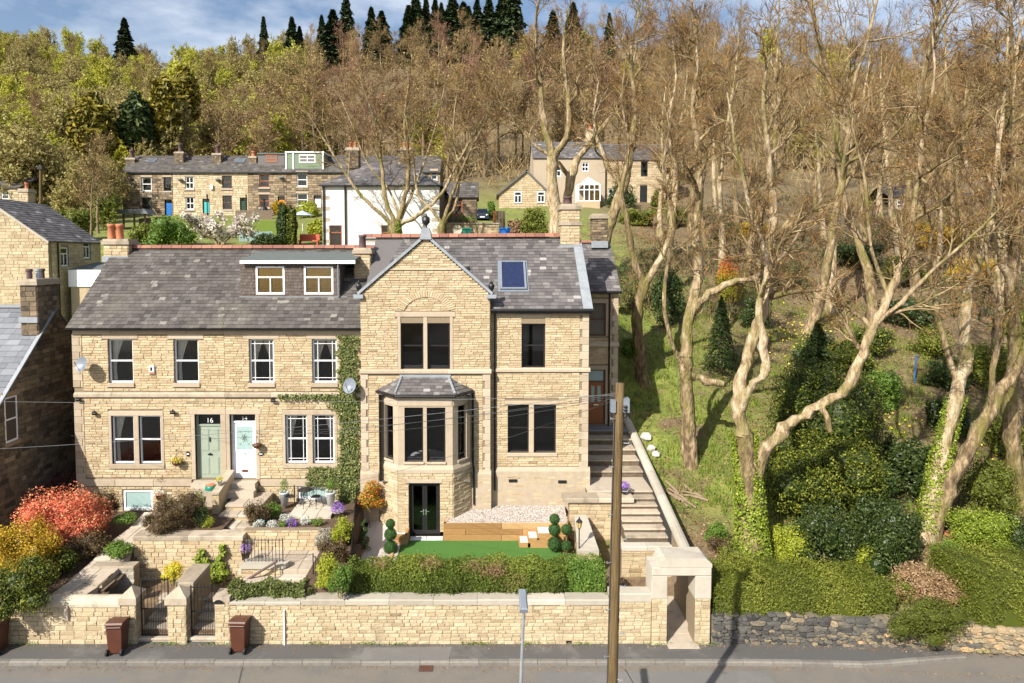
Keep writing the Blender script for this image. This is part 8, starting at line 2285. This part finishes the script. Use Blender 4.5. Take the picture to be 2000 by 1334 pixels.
for(px,py,n_,sp)in((1560,690,60,1.2),(1585,655,50,1.0),(1720,870,70,1.3),(1760,830,40,1.2),(1950,930,40,1.0),(1240,560,60,1.5),(1232,600,40,1.0),(1560,640,60,1.6)):
 p=onground(px,py);dz.append(np.stack([rng.normal(p.x,sp,n_),rng.normal(p.y,sp,n_)],1))
dz=np.concatenate(dz);zz_=hz(dz[:,0],dz[:,1])+.18
V,F,T=leaves(np.stack([dz[:,0],dz[:,1],zz_],1),np.tile([0,-.6,.6],(len(dz),1)),.11,rng,.9,.4,rng.uniform(.5,1,len(dz)))
tag(mesh_np('daffodils',V,F,'flower_yellow',tint=T),'clumps of daffodils scattered over the slope','daffodils',kind='stuff')
# red path, logs, white rocks, blue post
t=thing('bark_path','narrow reddish path curving up the bank at the right','path',onground(1870,1150))
pts=[onground(px,py)+Vector((0,0,.06))for px,py in((1885,1205),(1878,1165),(1880,1120),(1888,1090),(1872,1062),(1845,1040))]
m=MB();vs_=[]
for p in pts:vs_+=[p+Vector((-.22,0,.02)),p+Vector((.22,0,.02))]
m.add(vs_,[(2*i,2*i+1,2*i+3,2*i+2)for i in range(len(pts)-1)]);m.build('path_surface','terracotta',t)
lp=onground(1322,965);rng=rnd(130)
for i in range(13):
 a=lp+Vector((rng.uniform(-.6,.6),rng.uniform(-.3,.5),0));a.z=hz1(a.x,a.y)+.06+.05*(i%3)
 d=Vector((rng.uniform(.3,1),rng.uniform(-1,-.2),0)).normalized()*rng.uniform(.5,1.1);b2=a+d;b2 .z=hz1(b2 .x,b2 .y)+.06+.04*(i%3)
 tag(MB().tube([a,(a+b2)/2+Vector((0,0,.02)),b2],rng.uniform(.03,.06),8).build('log','log_cut'),'cut branch in the log pile beside the side wall','log','cut branches in the log pile','thing')
for i,(px,py,r_,lab)in enumerate(((1262,862,.28,'largest white rock lying highest beside the side wall'),(1272,882,.22,'white rock in the middle of the three by the side wall'),(1281,893,.2,'lowest of the three white rocks by the side wall'))):
 p=onground(px,py);m=MB();rng=rnd(140+i)
 vs_=[p+Vector((r_*math.sin(th)*math.cos(ph)*rng.uniform(.75,1.2),r_*math.sin(th)*math.sin(ph)*rng.uniform(.75,1.2),r_*.6+r_*.8*math.cos(th)*rng.uniform(.8,1.1)))for th in(.5,1.2,1.9,2.6)for ph in np.linspace(0,2*math.pi,8)[:-1]]
 m.add(vs_,[(i_*7+j,i_*7+(j+1)%7,(i_+1)*7+(j+1)%7,(i_+1)*7+j)for i_ in range(3)for j in range(7)]+[tuple(range(7))[::-1],tuple(range(21,28))]);tag(m.build('white_rock','white_stone'),lab,'rock','white rocks by the side wall','thing')
p=onground(1786,750);o=MB().tube([p-Vector((0,0,.2)),p+Vector((.05,0,1.55))],.03,8).build('blue_post','blue_plastic');tag(o,'thin blue garden post among shrubs on the slope','post',None,'thing')
# gardens behind: magnolia, bushes, conifers
p=G(430,490);t=thing('magnolia_tree','magnolia covered in white blossom below the hillside terrace','tree',p);rng=rnd(150)
T_=Tree(151,(7,5,4),.62,.8,.15,.08,4,.5,.02)
for k in range(5):
 a=k*1.26;T_.limb([(0,0,0),(.5*math.cos(a),.5*math.sin(a),.8),(1.6*math.cos(a),1.6*math.sin(a),1.7),(2.5*math.cos(a),2.5*math.sin(a),2.3)],[.12,.1,.06,.03],0,True,.35,6,1.6)
T_.finish(t,0,'bark','twig',4200,.24,.1,1.0,.012,leafm='blossom')
for i,(px,py,w_,h_,m_,lab)in enumerate(((1745,1175,90,50,'leaf_hedge','olive trailing plants at the right end of the olive hedge'),(1760,1200,70,40,'litter','dry pale stems above the rubble wall'),(1850,1190,90,50,'litter','dry pinkish plants left of the red path'),(1420,1090,70,40,'heather','dry brown plants behind the porch'),(1400,1060,50,40,'leaf_green','green weeds along the side wall behind the porch'),(1440,1120,90,60,'leaf_hedge','olive shrub left of the ivy clad trunk foot'))):
 S('bank_plants',lab,'plants',px,py,w_,h_,m_,1500,.07,240+i)
for i,(px,py,w_,h_,m_,lab)in enumerate(((345,482,110,62,'leaf_green','big light green bush left of the magnolia'),(290,478,60,40,'leaf_hedge','olive bush behind the twin terracotta pots'),(600,425,50,32,'leaf_lime','yellow green bush beside the white door of the terrace'),(625,470,40,40,'leaf_lime','lime bush against the white house'),(520,485,60,28,'leaf_laurel','dark clipped hedge below the lawn'),(545,420,30,26,'leaf_gold','orange gold bush by the orange door'),(205,450,70,90,'leaf_hedge','dark olive bush left of the terrace end'),(330,470,60,30,'leaf_hedge','low hedge in front of the blue door house'),(1008,465,32,34,'litter','russet dry shrub beside the blue bin'),(1045,465,60,60,'leaf_hedge','pale budding shrub right of the russet shrub'),(960,425,16,30,'leaf_green','green shrub beside the parked car'),(1215,405,60,50,'leaf_laurel','dark ivy bush right of the conservatory'),(1285,412,30,40,'leaf_yew','clipped olive bush in front of the stone villa'),(1240,440,90,30,'leaf_hedge','olive hedge below the stone villa'),(1100,440,40,30,'leaf_green','green shrubs behind the tall chimney'),(30,420,90,60,'leaf_gold','orange tinted bush at the left edge below the pole'),(150,470,80,60,'leaf_hedge','olive shrubs between cottage and terrace'),(112,420,60,40,'leaf_green','green shrubs below the distant pole'),(65,400,80,40,'leaf_hedge','olive scrub left of the distant pole'))):
 S('garden_bush',lab,'bush',px,py,w_,h_,m_,2000,.22,160+i,lo=9,group='bushes in the hillside gardens')
for i,(px,py,w_,h_,lab)in enumerate(((553,482,22,80,'left of the pair of slim dark conifers beside the white house'),(570,482,20,76,'right of the pair of slim dark conifers beside the white house'))):
 p=G(px,py);sc=F_PX/(p.y-CAM.y);t=thing('slim_conifer',lab,'conifer',p,'pair of slim conifers')
 rng=rnd(190+i);lb_=[((0,0,h_/sc*.5),(w_/2/sc,w_/2/sc,h_/sc*.5))]
 Pp,Nn=sample_lobes(lb_,2600,rng,(.8,1.1));V,F,T=leaves(Pp,Nn,.22,rng);Bb=blob(lb_);Bv=np.array(Bb.v)
 mesh_np('crown',np.concatenate([V,Bv]),[F]+[np.array(f)+len(V)for f in Bb.f.values()],'leaf_yew' if i else 'leaf_conifer',t,np.concatenate([T,np.full(len(Bv),.2)]),local=True);MB().tube([(0,0,-.3),(0,0,1)],.1,6).build('trunk','bark',t,local=True)
# ---------------------------------------------------------------- the big bare trees
def ivy_trunk(root,limb,rad,n,seed,mat='leaf_ivy_bright',size=.085):
 rng=rnd(seed);pts=np.array([tuple(p)for p in limb]);t=rng.uniform(0,len(pts)-1.001,n);j=t.astype(int);f=(t-j)[:,None]
 c=pts[j]*(1-f)+pts[j+1]*f;r=np.interp(t,np.arange(len(rad)),rad)
 a=rng.uniform(0,6.283,n);dirs=np.stack([np.cos(a),np.sin(a),rng.normal(0,.15,n)],1)
 top_=(len(pts)-1)*(.78+.3*np.sin(a*2.3+1))
 keep=(np.sin(a*2+t*2.5)+rng.normal(0,.7,n)>-.9)&(t>.2)&(t<top_+rng.normal(0,.15,n))
 W=(c+dirs*(r+rng.uniform(.02,.12,n))[:,None])[keep]
 V,F,T=leaves(W,dirs[keep]+np.array([0,0,.3]),size,rng,.8,.5);mesh_np('ivy',V,F,mat,root,T)
def big_tree(label,px,py,limbs,seed,Y=None,ivy=None,buds=420,counts=(8,6,5),Lc=3.8,twigs=5,twig_len=.8,group='big bare trees on the slope',bud_size=.07,wig=.17,r_min=.011,bud_lo=.6,bud_hi=.95,thin=1.0):
 base=onground(px,py)if Y is None else P(px,py,Y)
 Y0=base.y
 t=thing('bare_tree',label,'tree',base,group)
 T_=Tree(seed,counts,.6,.85,wig,.05,twigs,twig_len,r_min,.5)
 for i,lb_ in enumerate(limbs):
  pts=[P(q[0],q[1],Y0+(q[3]if len(q)>3 else 0))for q in lb_];rad=[q[2]*(thin if i else 1)for q in lb_]
  if i==0:pts[0]=pts[0]-Vector((0,0,.25))
  L=sum((b-a).length for a,b in zip(pts,pts[1:]))
  grow=rad[-1]<.16 and len(pts)>3
  T_.limb([p for p in pts],rad,0,grow,(.28 if L<8 else.45)if i else.45,max(3,int(L*.85)),Lc)
 T_.finish(t,1,'bark','twig',buds,bud_size,bud_lo,bud_hi,.008,local=False)
 if ivy:
  li,nn,m_=ivy;lb_=limbs[li];pts=[P(q[0],q[1],Y0+(q[3]if len(q)>3 else 0))for q in lb_][:nn];ivy_trunk(t,pts,[q[2]for q in lb_][:nn],m_,seed)
 return t
big_tree('pale trunked bare tree closest to the rear of the gabled house',1257,748,[[(1257,750,.40),(1251,690,.33),(1245,610,.30),(1260,548,.27)],[(1258,552,.22),(1238,505,.19,.2),(1224,440,.16,.3),(1214,370,.13,.5),(1228,290,.09,.4),(1215,200,.06,.2),(1222,120,.03)],[(1262,552,.22),(1290,505,.19,-.3),(1312,440,.16,-.5),(1322,350,.12,-.4),(1306,250,.09,-.6),(1320,150,.06,-.4),(1312,70,.03)]],201,buds=1400)
big_tree('tall bare tree with a sawn stub standing right of the side wall',1347,905,[[(1348,908,.42),(1344,850,.33),(1343,790,.30),(1341,735,.30),(1341,690,.27)],[(1341,695,.26),(1347,620,.24),(1362,545,.22,.3),(1360,440,.19,.4),(1366,330,.15,.3),(1352,220,.10,.1),(1362,120,.06),(1350,20,.03)],[(1344,728,.17),(1375,744,.16,-.1),(1412,750,.16,-.2)],[(1338,725,.10),(1310,665,.09,-.4),(1298,590,.085,-.5),(1303,510,.08,-.5),(1318,430,.07,-.6),(1296,330,.05,-.7),(1310,240,.025,-.8)],[(1352,605,.18,.1),(1385,575,.17,-.3),(1430,552,.15,-.6),(1475,540,.11,-.8),(1530,500,.07,-1.0),(1575,430,.03,-1)]],202,buds=1400)
big_tree('great forked tree with ivy clad trunk above the olive hedge',1470,1112,[[(1472,1116,.62),(1468,1050,.50),(1464,970,.42),(1458,900,.38),(1453,845,.34)],[(1453,850,.26),(1441,790,.24,.1),(1452,725,.22,.2),(1472,660,.21,.3),(1492,595,.20,.3),(1504,520,.18,.3),(1510,430,.15,.2),(1503,320,.11),(1490,200,.07,-.2),(1505,90,.03,-.3)],[(1448,800,.17),(1468,750,.17,-.3),(1494,728,.16,-.5),(1492,680,.15,-.5),(1480,610,.13,-.4),(1500,520,.10,-.5),(1470,420,.07,-.6),(1440,300,.05,-.8),(1420,180,.025,-1)],[(1470,930,.26),(1496,880,.24,-.3),(1535,835,.23,-.5),(1585,800,.21,-.7),(1625,778,.20,-.8),(1660,752,.18,-.9),(1680,690,.165,-.9),(1712,625,.15,-.9),(1750,545,.13,-.8),(1775,470,.11,-.8),(1790,370,.09,-.7),(1805,260,.065,-.8),(1825,150,.045,-.9),(1818,40,.02,-1)],[(1600,790,.10,-.75),(1614,815,.10,-1.0),(1622,845,.085,-1.2)],[(1700,640,.08,-.9),(1760,590,.07,-1.2),(1830,520,.055,-1.6),(1900,460,.035,-2),(1960,400,.02,-2)],[(1735,580,.08,-.8),(1700,480,.06,-.4),(1690,360,.05,-.2),(1660,230,.03,0)]],203,ivy=(0,5,11000),buds=1575)
big_tree('leaning ivy clad tree right of the two laurels',1806,1050,[[(1804,1052,.36),(1826,950,.31),(1846,860,.28),(1868,775,.25),(1889,700,.22)],[(1889,702,.20),(1880,630,.18,-.2),(1898,545,.16,-.2),(1930,440,.13),(1948,310,.09,.2),(1962,170,.06,.3),(1970,50,.03,.3)],[(1872,760,.13),(1850,690,.11,.3),(1830,610,.09,.5),(1815,500,.07,.6),(1835,380,.05,.6),(1825,260,.025,.6)]],204,ivy=(0,4,6500),buds=1225)
big_tree('bare pale tree leaning right across the bank at the right edge',1815,1046,[[(1818,1050,.30),(1850,960,.27,-.3),(1888,880,.25,-.4),(1935,800,.22,-.5),(1985,720,.19,-.5)],[(1985,722,.17,-.5),(2015,640,.14,-.5),(2040,540,.11,-.4),(2050,400,.08,-.3),(2040,250,.04,-.3)],[(1935,802,.12,-.5),(1940,720,.10,-.8),(1955,620,.08,-1),(1925,500,.06,-1.2),(1940,380,.03,-1.3)]],205,buds=875)
big_tree('bare tree at the right edge with a thick straight trunk',1990,990,[[(1992,1000,.36),(1978,880,.31),(1972,780,.29),(1982,660,.26),(1975,540,.22),(1984,400,.17),(1968,260,.12),(1978,120,.07),(1970,10,.03)],[(1976,560,.14),(1940,470,.11,-.4),(1900,380,.08,-.7),(1880,260,.05,-.8),(1890,150,.025,-1)]],206,buds=1225)
YH_=17.0
big_tree('tall forked bare tree rising behind the tall chimney',1088,480,[[(1090,500,.50),(1084,420,.42),(1078,350,.38),(1080,300,.36)],[(1080,305,.26),(1062,240,.22),(1056,170,.17),(1046,90,.12),(1050,10,.06)],[(1082,305,.26),(1106,270,.22,-.4),(1112,200,.17,-.6),(1100,110,.12,-.6),(1108,20,.06,-.6)]],207,YH_,counts=(7,6,4),Lc=5,twig_len=1.0,r_min=.015,buds=630,bud_size=.1)
big_tree('bare tree with upright twin stems beside the cream house',1110,470,[[(1112,480,.38),(1108,400,.33),(1114,345,.32),(1130,305,.28)],[(1132,305,.2),(1165,265,.17),(1200,215,.13,-.3),(1235,130,.08,-.4),(1250,50,.04,-.4)],[(1112,345,.18),(1085,312,.14),(1040,280,.10),(1000,230,.07),(970,170,.03)]],208,YH_+2,counts=(7,5,4),Lc=4.5,twig_len=1.0,r_min=.015,buds=420,bud_size=.1)
big_tree('leaning bare tree right of the rear chimney',1172,500,[[(1170,520,.42),(1186,450,.37),(1204,400,.33),(1222,345,.29),(1234,285,.25)],[(1234,287,.22),(1240,200,.16),(1232,110,.10),(1250,10,.05)],[(1215,365,.17),(1180,310,.14,.3),(1160,240,.10,.5),(1170,150,.05,.6)]],209,15.0,counts=(7,6,4),Lc=4.5,twig_len=1.0,r_min=.015,buds=525,bud_size=.1)
big_tree('ivy clad bare tree with spreading limbs in front of the white house',775,482,[[(776,500,.45),(772,460,.42),(770,430,.38)],[(770,435,.24),(752,385,.2),(744,320,.16),(732,240,.1),(705,160,.05)],[(775,435,.24),(792,380,.2),(798,320,.16),(790,240,.1),(800,150,.05)],[(768,440,.18),(728,405,.16,-.3),(692,365,.13,-.5),(660,315,.09,-.6),(625,260,.05,-.8),(600,220,.03,-1)],[(780,440,.2),(825,415,.18,-.3),(862,378,.15,-.5),(890,325,.11,-.5),(930,255,.07,-.6),(965,190,.03,-.6)],[(778,425,.12),(760,370,.1,.6),(718,320,.08,.8),(690,250,.05,1),(660,180,.025,1)],[(782,430,.14),(820,340,.11,.5),(850,250,.07,.8),(870,160,.03,.9)]],210,20.5,ivy=(0,3,6000),counts=(5,4,4),Lc=4.6,thin=.8,twig_len=1.0,r_min=.014,buds=700,bud_size=.09,bud_lo=.85,bud_hi=1)
big_tree('multi stemmed bare tree right of the white house',862,470,[[(862,485,.34),(862,450,.30),(866,430,.27)],[(866,432,.17),(882,385,.15),(902,330,.12,-.2),(935,262,.08,-.3),(965,200,.04,-.3)],[(862,435,.15),(842,408,.14),(816,378,.11,.2),(806,300,.08,.3),(790,220,.04,.4)],[(868,432,.16),(890,400,.14,.2),(896,340,.11,.3),(885,250,.07,.4),(895,170,.03,.5)]],211,20.0,counts=(5,4,4),Lc=4.4,thin=.8,twig_len=1.0,r_min=.014,buds=900,bud_size=.09,bud_lo=.85,bud_hi=1)
# ---------------------------------------------------------------- woodland: a few grown trees, copied one by one
def proto(name,seed,h,r,counts,kind,first=.35,twigs=4,twig_len=1.0,twr=.012,buds=900,bud_size=.1,lean=.06,limbs=8,Lc=None,r_min=.018,leafm=None,twigm='twig',barkm='bark',ratio=.6,angle=.8,bl=.6,bh=.95,trop=.1,multi=1):
 t=thing(name,'bare tree','tree',(0,0,-500))
 T_=Tree(seed,counts,ratio,angle,.17,trop,twigs,twig_len,r_min,h/18)
 R=random.Random(seed)
 for s_ in range(multi):
  x=y=0;pts=[(0,0,-.4)];k=6;ax,ay=(R.uniform(-1,1)*lean*4 if multi>1 else 0),(R.uniform(-1,1)*lean*4 if multi>1 else 0)
  for i in range(1,k+1):
   x+=R.gauss(ax,lean)*h/k;y+=R.gauss(ay,lean)*h/k;pts.append((x,y,h*i/k))
  T_.limb(pts,[r*(1.25 if i==0 else 1-.86*i/k)/(1 if multi==1 else 1.5)for i in range(k+1)],0,True,first,limbs,Lc or h*.55)
 T_.finish(t,1,barkm,twigm,buds,bud_size,bl,bh,twr,sides=(8,5,4,3,3),leafm=leafm)
 return remember(t)
mids=[proto('bare_tree',300+i,17+2*i,.30,(10,6,5),0,.36,4,1.1,.008,1500,.08,.08,11,8,.011)for i in range(4)]
far_b=[proto('bare_tree',320+i,15,.26,(9,6,4),0,.3,5,1.8,.026,500,.3,.05,9,8.5,.03,None,'twig_far' if i<3 else 'twig_red','bark_far')for i in range(4)]
far_o=[proto('budding_tree',340+i,9.5,.2,(10,6,4),0,.10,4,1.4,.022,6000,.5,.07,13,8.2,.03,'olive_far' if i%2==0 else 'olive_far2','twig_far','bark_far',multi=1+i%2,bl=0,bh=1,angle=1.0,trop=.04)for i in range(4)]
spr=[]
for i in range(3):
 t=thing('spruce','dark spruce','conifer',(0,0,-500));spruce(t,rnd(360+i),18,4.6+.6*i,5200,'conifer_far',1.1,9,.4);spr.append(remember(t))
used=set()
def plant(pr,loc,rz,sc,label,group,tilt=0.0):
 if pr.name not in used:
  used.add(pr.name);pr.location=loc;pr.rotation_euler=(tilt,tilt*.7,rz);pr.scale=sc if isinstance(sc,tuple)else(sc,)*3;pr['label']=label;pr['group']=group;return pr
 c_=copy_tree(pr,loc,rz,sc,label,group);c_.rotation_euler=(tilt,tilt*.7,rz);return c_
R=random.Random(77)
# trunks one can tell apart on the slope right of the houses
spots=[(1455,545),(1412,520),(1580,648),(1622,612),(1706,655),(1500,480),(1800,640),(1940,720),(1965,600),(1880,540),(1830,520),(1760,500),(1690,480),(1610,470),(1920,470),(1310,500),(1290,460),(1350,450),(1380,480),(1440,440),(1990,520),(1720,430),(1480,415),(1800,430),(1860,450),(1400,420),(1590,405),(1980,410)]
ORD='first second third fourth fifth sixth seventh eighth ninth tenth eleventh twelfth thirteenth fourteenth fifteenth sixteenth seventeenth eighteenth nineteenth'.split()
ORD+=['twentieth']+['twenty-'+o for o in ORD[:9]]+['thirtieth']+['thirty-'+o for o in ORD[:9]]
for i,(px,py)in enumerate(sorted(spots)):
 p=onground(px,py);plant(mids[i%4],(p.x,p.y,p.z),R.uniform(0,6.28),R.uniform(.8,1.12),'tall bare tree on the wooded slope, trunk '+ORD[i]+' from the left','bare trees on the wooded slope',R.uniform(-.13,.13))
# hillside: stratified over the view
def hill(n,d0,d1,a0,a1,kinds,seed,grp,lab,smin=.8,smax=1.25,dpow=1.3):
 R=random.Random(seed)
 for i in range(n):
  d=(d0**dpow+(d1**dpow-d0**dpow)*((i+R.random())/n))**(1/dpow);a=a0+(a1-a0)*((i*.618034+R.uniform(-.02,.02))%1.0)
  x,y=a*d,d-27.5
  plant(R.choice(kinds),(x,y,hz1(x,y)-.2),R.uniform(0,6.28),tuple(R.uniform(smin,smax)*q for q in(1,1,R.uniform(.8,1.15))),lab,grp)
hill(165,104,345,-.80,-.24,far_o,1,'budding trees on the left hillside','olive budding tree in the wood on the left hillside',.75,1.15)
hill(48,110,330,-.80,-.26,far_b,2,'bare trees on the left hillside','bare brown tree among the budding trees on the left hillside',.6,.85)
hill(120,100,300,-.34,.34,far_b,3,'bare trees on the central hillside','bare brown tree in the wood behind the houses',.6,.95)
hill(96,92,300,.22,.90,far_b[:3],4,'bare trees on the right hillside','bare brown tree in the wood on the right hillside',.6,.9)
hill(16,100,250,-.10,.80,far_o,5,'budding trees on the right hillside','yellow green budding tree among the bare trees of the right hillside',.7,1.1)
# conifers on the skyline and the dark evergreens above the terrace
def at_top(px,pytop,d,h):
 """foot of a tree of height h at distance d whose top shows at px, pytop"""
 p=P(px,pytop,d-27.5);return(p.x,p.y,p.z-h)
SKY=((515,60,230),(570,45,225),(585,55,228),(628,30,250),(650,22,250),(676,18,255),(725,25,240),(745,20,240),(812,-10,235),(832,10,240),(862,5,245),(884,5,240),(905,5,238),(932,10,245),(955,18,240),(798,20,232),(985,0,240),(1002,-8,236),(243,52,320),(850,20,225),(915,25,228),(1080,30,220),(1120,25,225),(1190,45,230))
for i,(px,py,d)in enumerate(SKY):
 x,y,z=at_top(px,py,d,18*1.15);z=min(max(z,hz1(x,y)-3),hz1(x,y)+.0)if z>hz1(x,y)else z
 h=P(px,py,d-27.5).z-hz1(x,y)+.5
 plant(spr[i%3],(x,y,hz1(x,y)-.5),R.uniform(0,6.28),tuple(max(1.0,min(2.1,h/18*1.1))*f_ for f_ in[R.uniform(.75,1.35)]*2+[R.uniform(.86,1.12)]),'dark spruce on the wooded skyline, '+ORD[sorted(q[0]for q in SKY).index(px)]+' from the left','spruces on the skyline')
for i,(px,py,w_,h_,m_,lab)in enumerate(((182,268,88,88,'conifer_gold','broad golden brown conifer on the left hillside'),(265,250,62,66,'leaf_conifer','dark rounded evergreen left of the gold conifers'),(322,240,56,92,'conifer_gold','tall gold tinted conifer above the terrace'),(288,255,48,50,'leaf_yew','small bright green gold conifer before the dark evergreen'),(362,185,54,52,'conifer_gold','upper gold conifer right of the tall one'))):
 p=P(px,py,70+3*i);z=hz1(p.x,p.y);sc=F_PX/(p.y-CAM.y);hh=P(px,py-h_,p.y).z-z;zl_=max(.5,p.z-z)*.75
 t=thing('hillside_conifer',lab,'conifer',(p.x,p.y,z),'evergreens above the terrace');rng=rnd(380+i)
 H_=hh-zl_;lb_=[((0,0,zl_+H_*.45),(w_/2.5/sc,w_/2.5/sc,H_*.45)),((0,0,zl_+H_*.75),(w_/5/sc,w_/5/sc,H_*.26))]+[((math.cos(a)*w_/3.4/sc,math.sin(a)*w_/3.4/sc,zl_+H_*f),(w_/5.5/sc,w_/5.5/sc,H_*.16))for a,f in zip(np.linspace(0,11,13),(.25,.5,.4,.6,.3,.55,.45,.2,.35,.5,.3,.4,.25))]
 Pp,Nn=sample_lobes(lb_,5200,rng,(.6,1.15));V,F,T=leaves(Pp,Nn+np.array([0,0,.5]),1.1,rng,.45);Bb=blob(lb_,8,.8);Bv=np.array(Bb.v)
 mesh_np('crown',np.concatenate([V,Bv]),[F]+[np.array(f)+len(V)for f in Bb.f.values()],m_,t,np.concatenate([T,np.full(len(Bv),.15)]),local=True);MB().tube([(0,0,-.5),(0,0,hh*.7)],.25,6).build('trunk','bark_far',t,local=True)
# trees just behind and beside the terrace and in the left gardens
TL=['tall pale budding tree behind the distant pole at the left','tall pale budding tree nearest the left edge above the cottage roof','low pale olive budding tree right of the distant pole','low olive budding tree touching the end of the hillside terrace','budding tree in the second row at the far left','budding tree in the second row above the distant pole','highest budding tree at the left edge of the picture','budding tree behind the end chimney of the terrace','bare pale tree beside the terrace end, the farther of two','bare pale tree beside the terrace end, the nearer of two']
R=random.Random(5)
for i,(px,py,d,s_,k)in enumerate(((90,300,84,.75,0),(25,300,80,.85,0),(150,330,80,.6,1),(215,330,90,.6,1),(40,240,98,.8,0),(120,250,100,.7,0),(0,190,96,1.0,0),(270,300,100,.7,1),(190,395,70,.55,2),(175,420,62,.5,2))):
 x,y=X(px,d-27.5,py),d-27.5
 pr=far_o[(i*2+1)%4]if k<2 else far_b[i%3]
 plant(pr,(x,y,hz1(x,y)-.2),R.uniform(0,6.28),s_,TL[i],['pale budding trees left of the terrace','pale budding trees left of the terrace','bare trees beside the terrace end'][k])
for i in range(26):
 px=420+i*33+R.uniform(-10,10);d=R.uniform(103,118);x,y=(px-AX)/F_PX*d,d-27.5
 plant(far_b[i%4],(x,y,hz1(x,y)-.2),R.uniform(0,6.28),R.uniform(.8,1.15),'slender bare tree at the wood edge above the roofs, '+ORD[i]+' from the left','bare trees at the wood edge')
# brambles and evergreen scrub under the trees of the right-hand slope
rng=rnd(410);n_=26000;d=44+52*rng.uniform(0,1,n_)**1.1;x=9+rng.uniform(0,1,n_)**1.2*(.86*d-9);y=d-27.5
cl_=np.sin(x*.45+1)*np.sin(y*.5)+.6*np.sin(x*.21-y*.33);kp=(cl_+rng.normal(0,.25,n_)>.05)&((x>20)|(d<58))&~((d>84)&(x<32));x,y,cl_=x[kp],y[kp],cl_[kp];n_=len(x)
zz_=hz(x,y)+rng.uniform(0,1,n_)*np.clip(.4+cl_*1.3,.3,1.8)
V,F,T=leaves(np.stack([x,y,zz_],1),np.tile([0,-.5,.8],(n_,1)),.26,rng,.5,.7);tag(mesh_np('scrub',V,F,'leaf_conifer',tint=T),'dark evergreen scrub and brambles under the trees of the slope','scrub',kind='stuff')
V,F,T=spikes_np(np.stack([x,y,hz(x,y)],1)[::2],unit(rng.normal(0,.5,((n_+1)//2,3))+np.array([0,0,1.])),rng.uniform(.8,2.4,(n_+1)//2),.02,rng,rng.uniform(0,.7,(n_+1)//2));tag(mesh_np('bramble_stems',V,F,'twig',tint=T),'upright bare stems and brambles on the wooded slope','brambles',kind='stuff')
# undergrowth that closes the wood between the trunks
rng=rnd(400);n_=42000
d=100+250*rng.uniform(0,1,n_)**1.2;a=rng.uniform(-.85,.92,n_);x,y=a*d,d-27.5
Pp=np.stack([x,y,hz(x,y)+rng.uniform(0,2.6,n_)],1)
V,F,T=spikes_np(Pp,unit(rng.normal(0,.6,(n_,3))+np.array([0,0,1.])),rng.uniform(1.5,3.5,n_),.05,rng,rng.uniform(0,1,n_))
tag(mesh_np('undergrowth',V,F,'twig_far',tint=T),'tangled brown undergrowth between the trees of the hillside wood','undergrowth',kind='stuff')
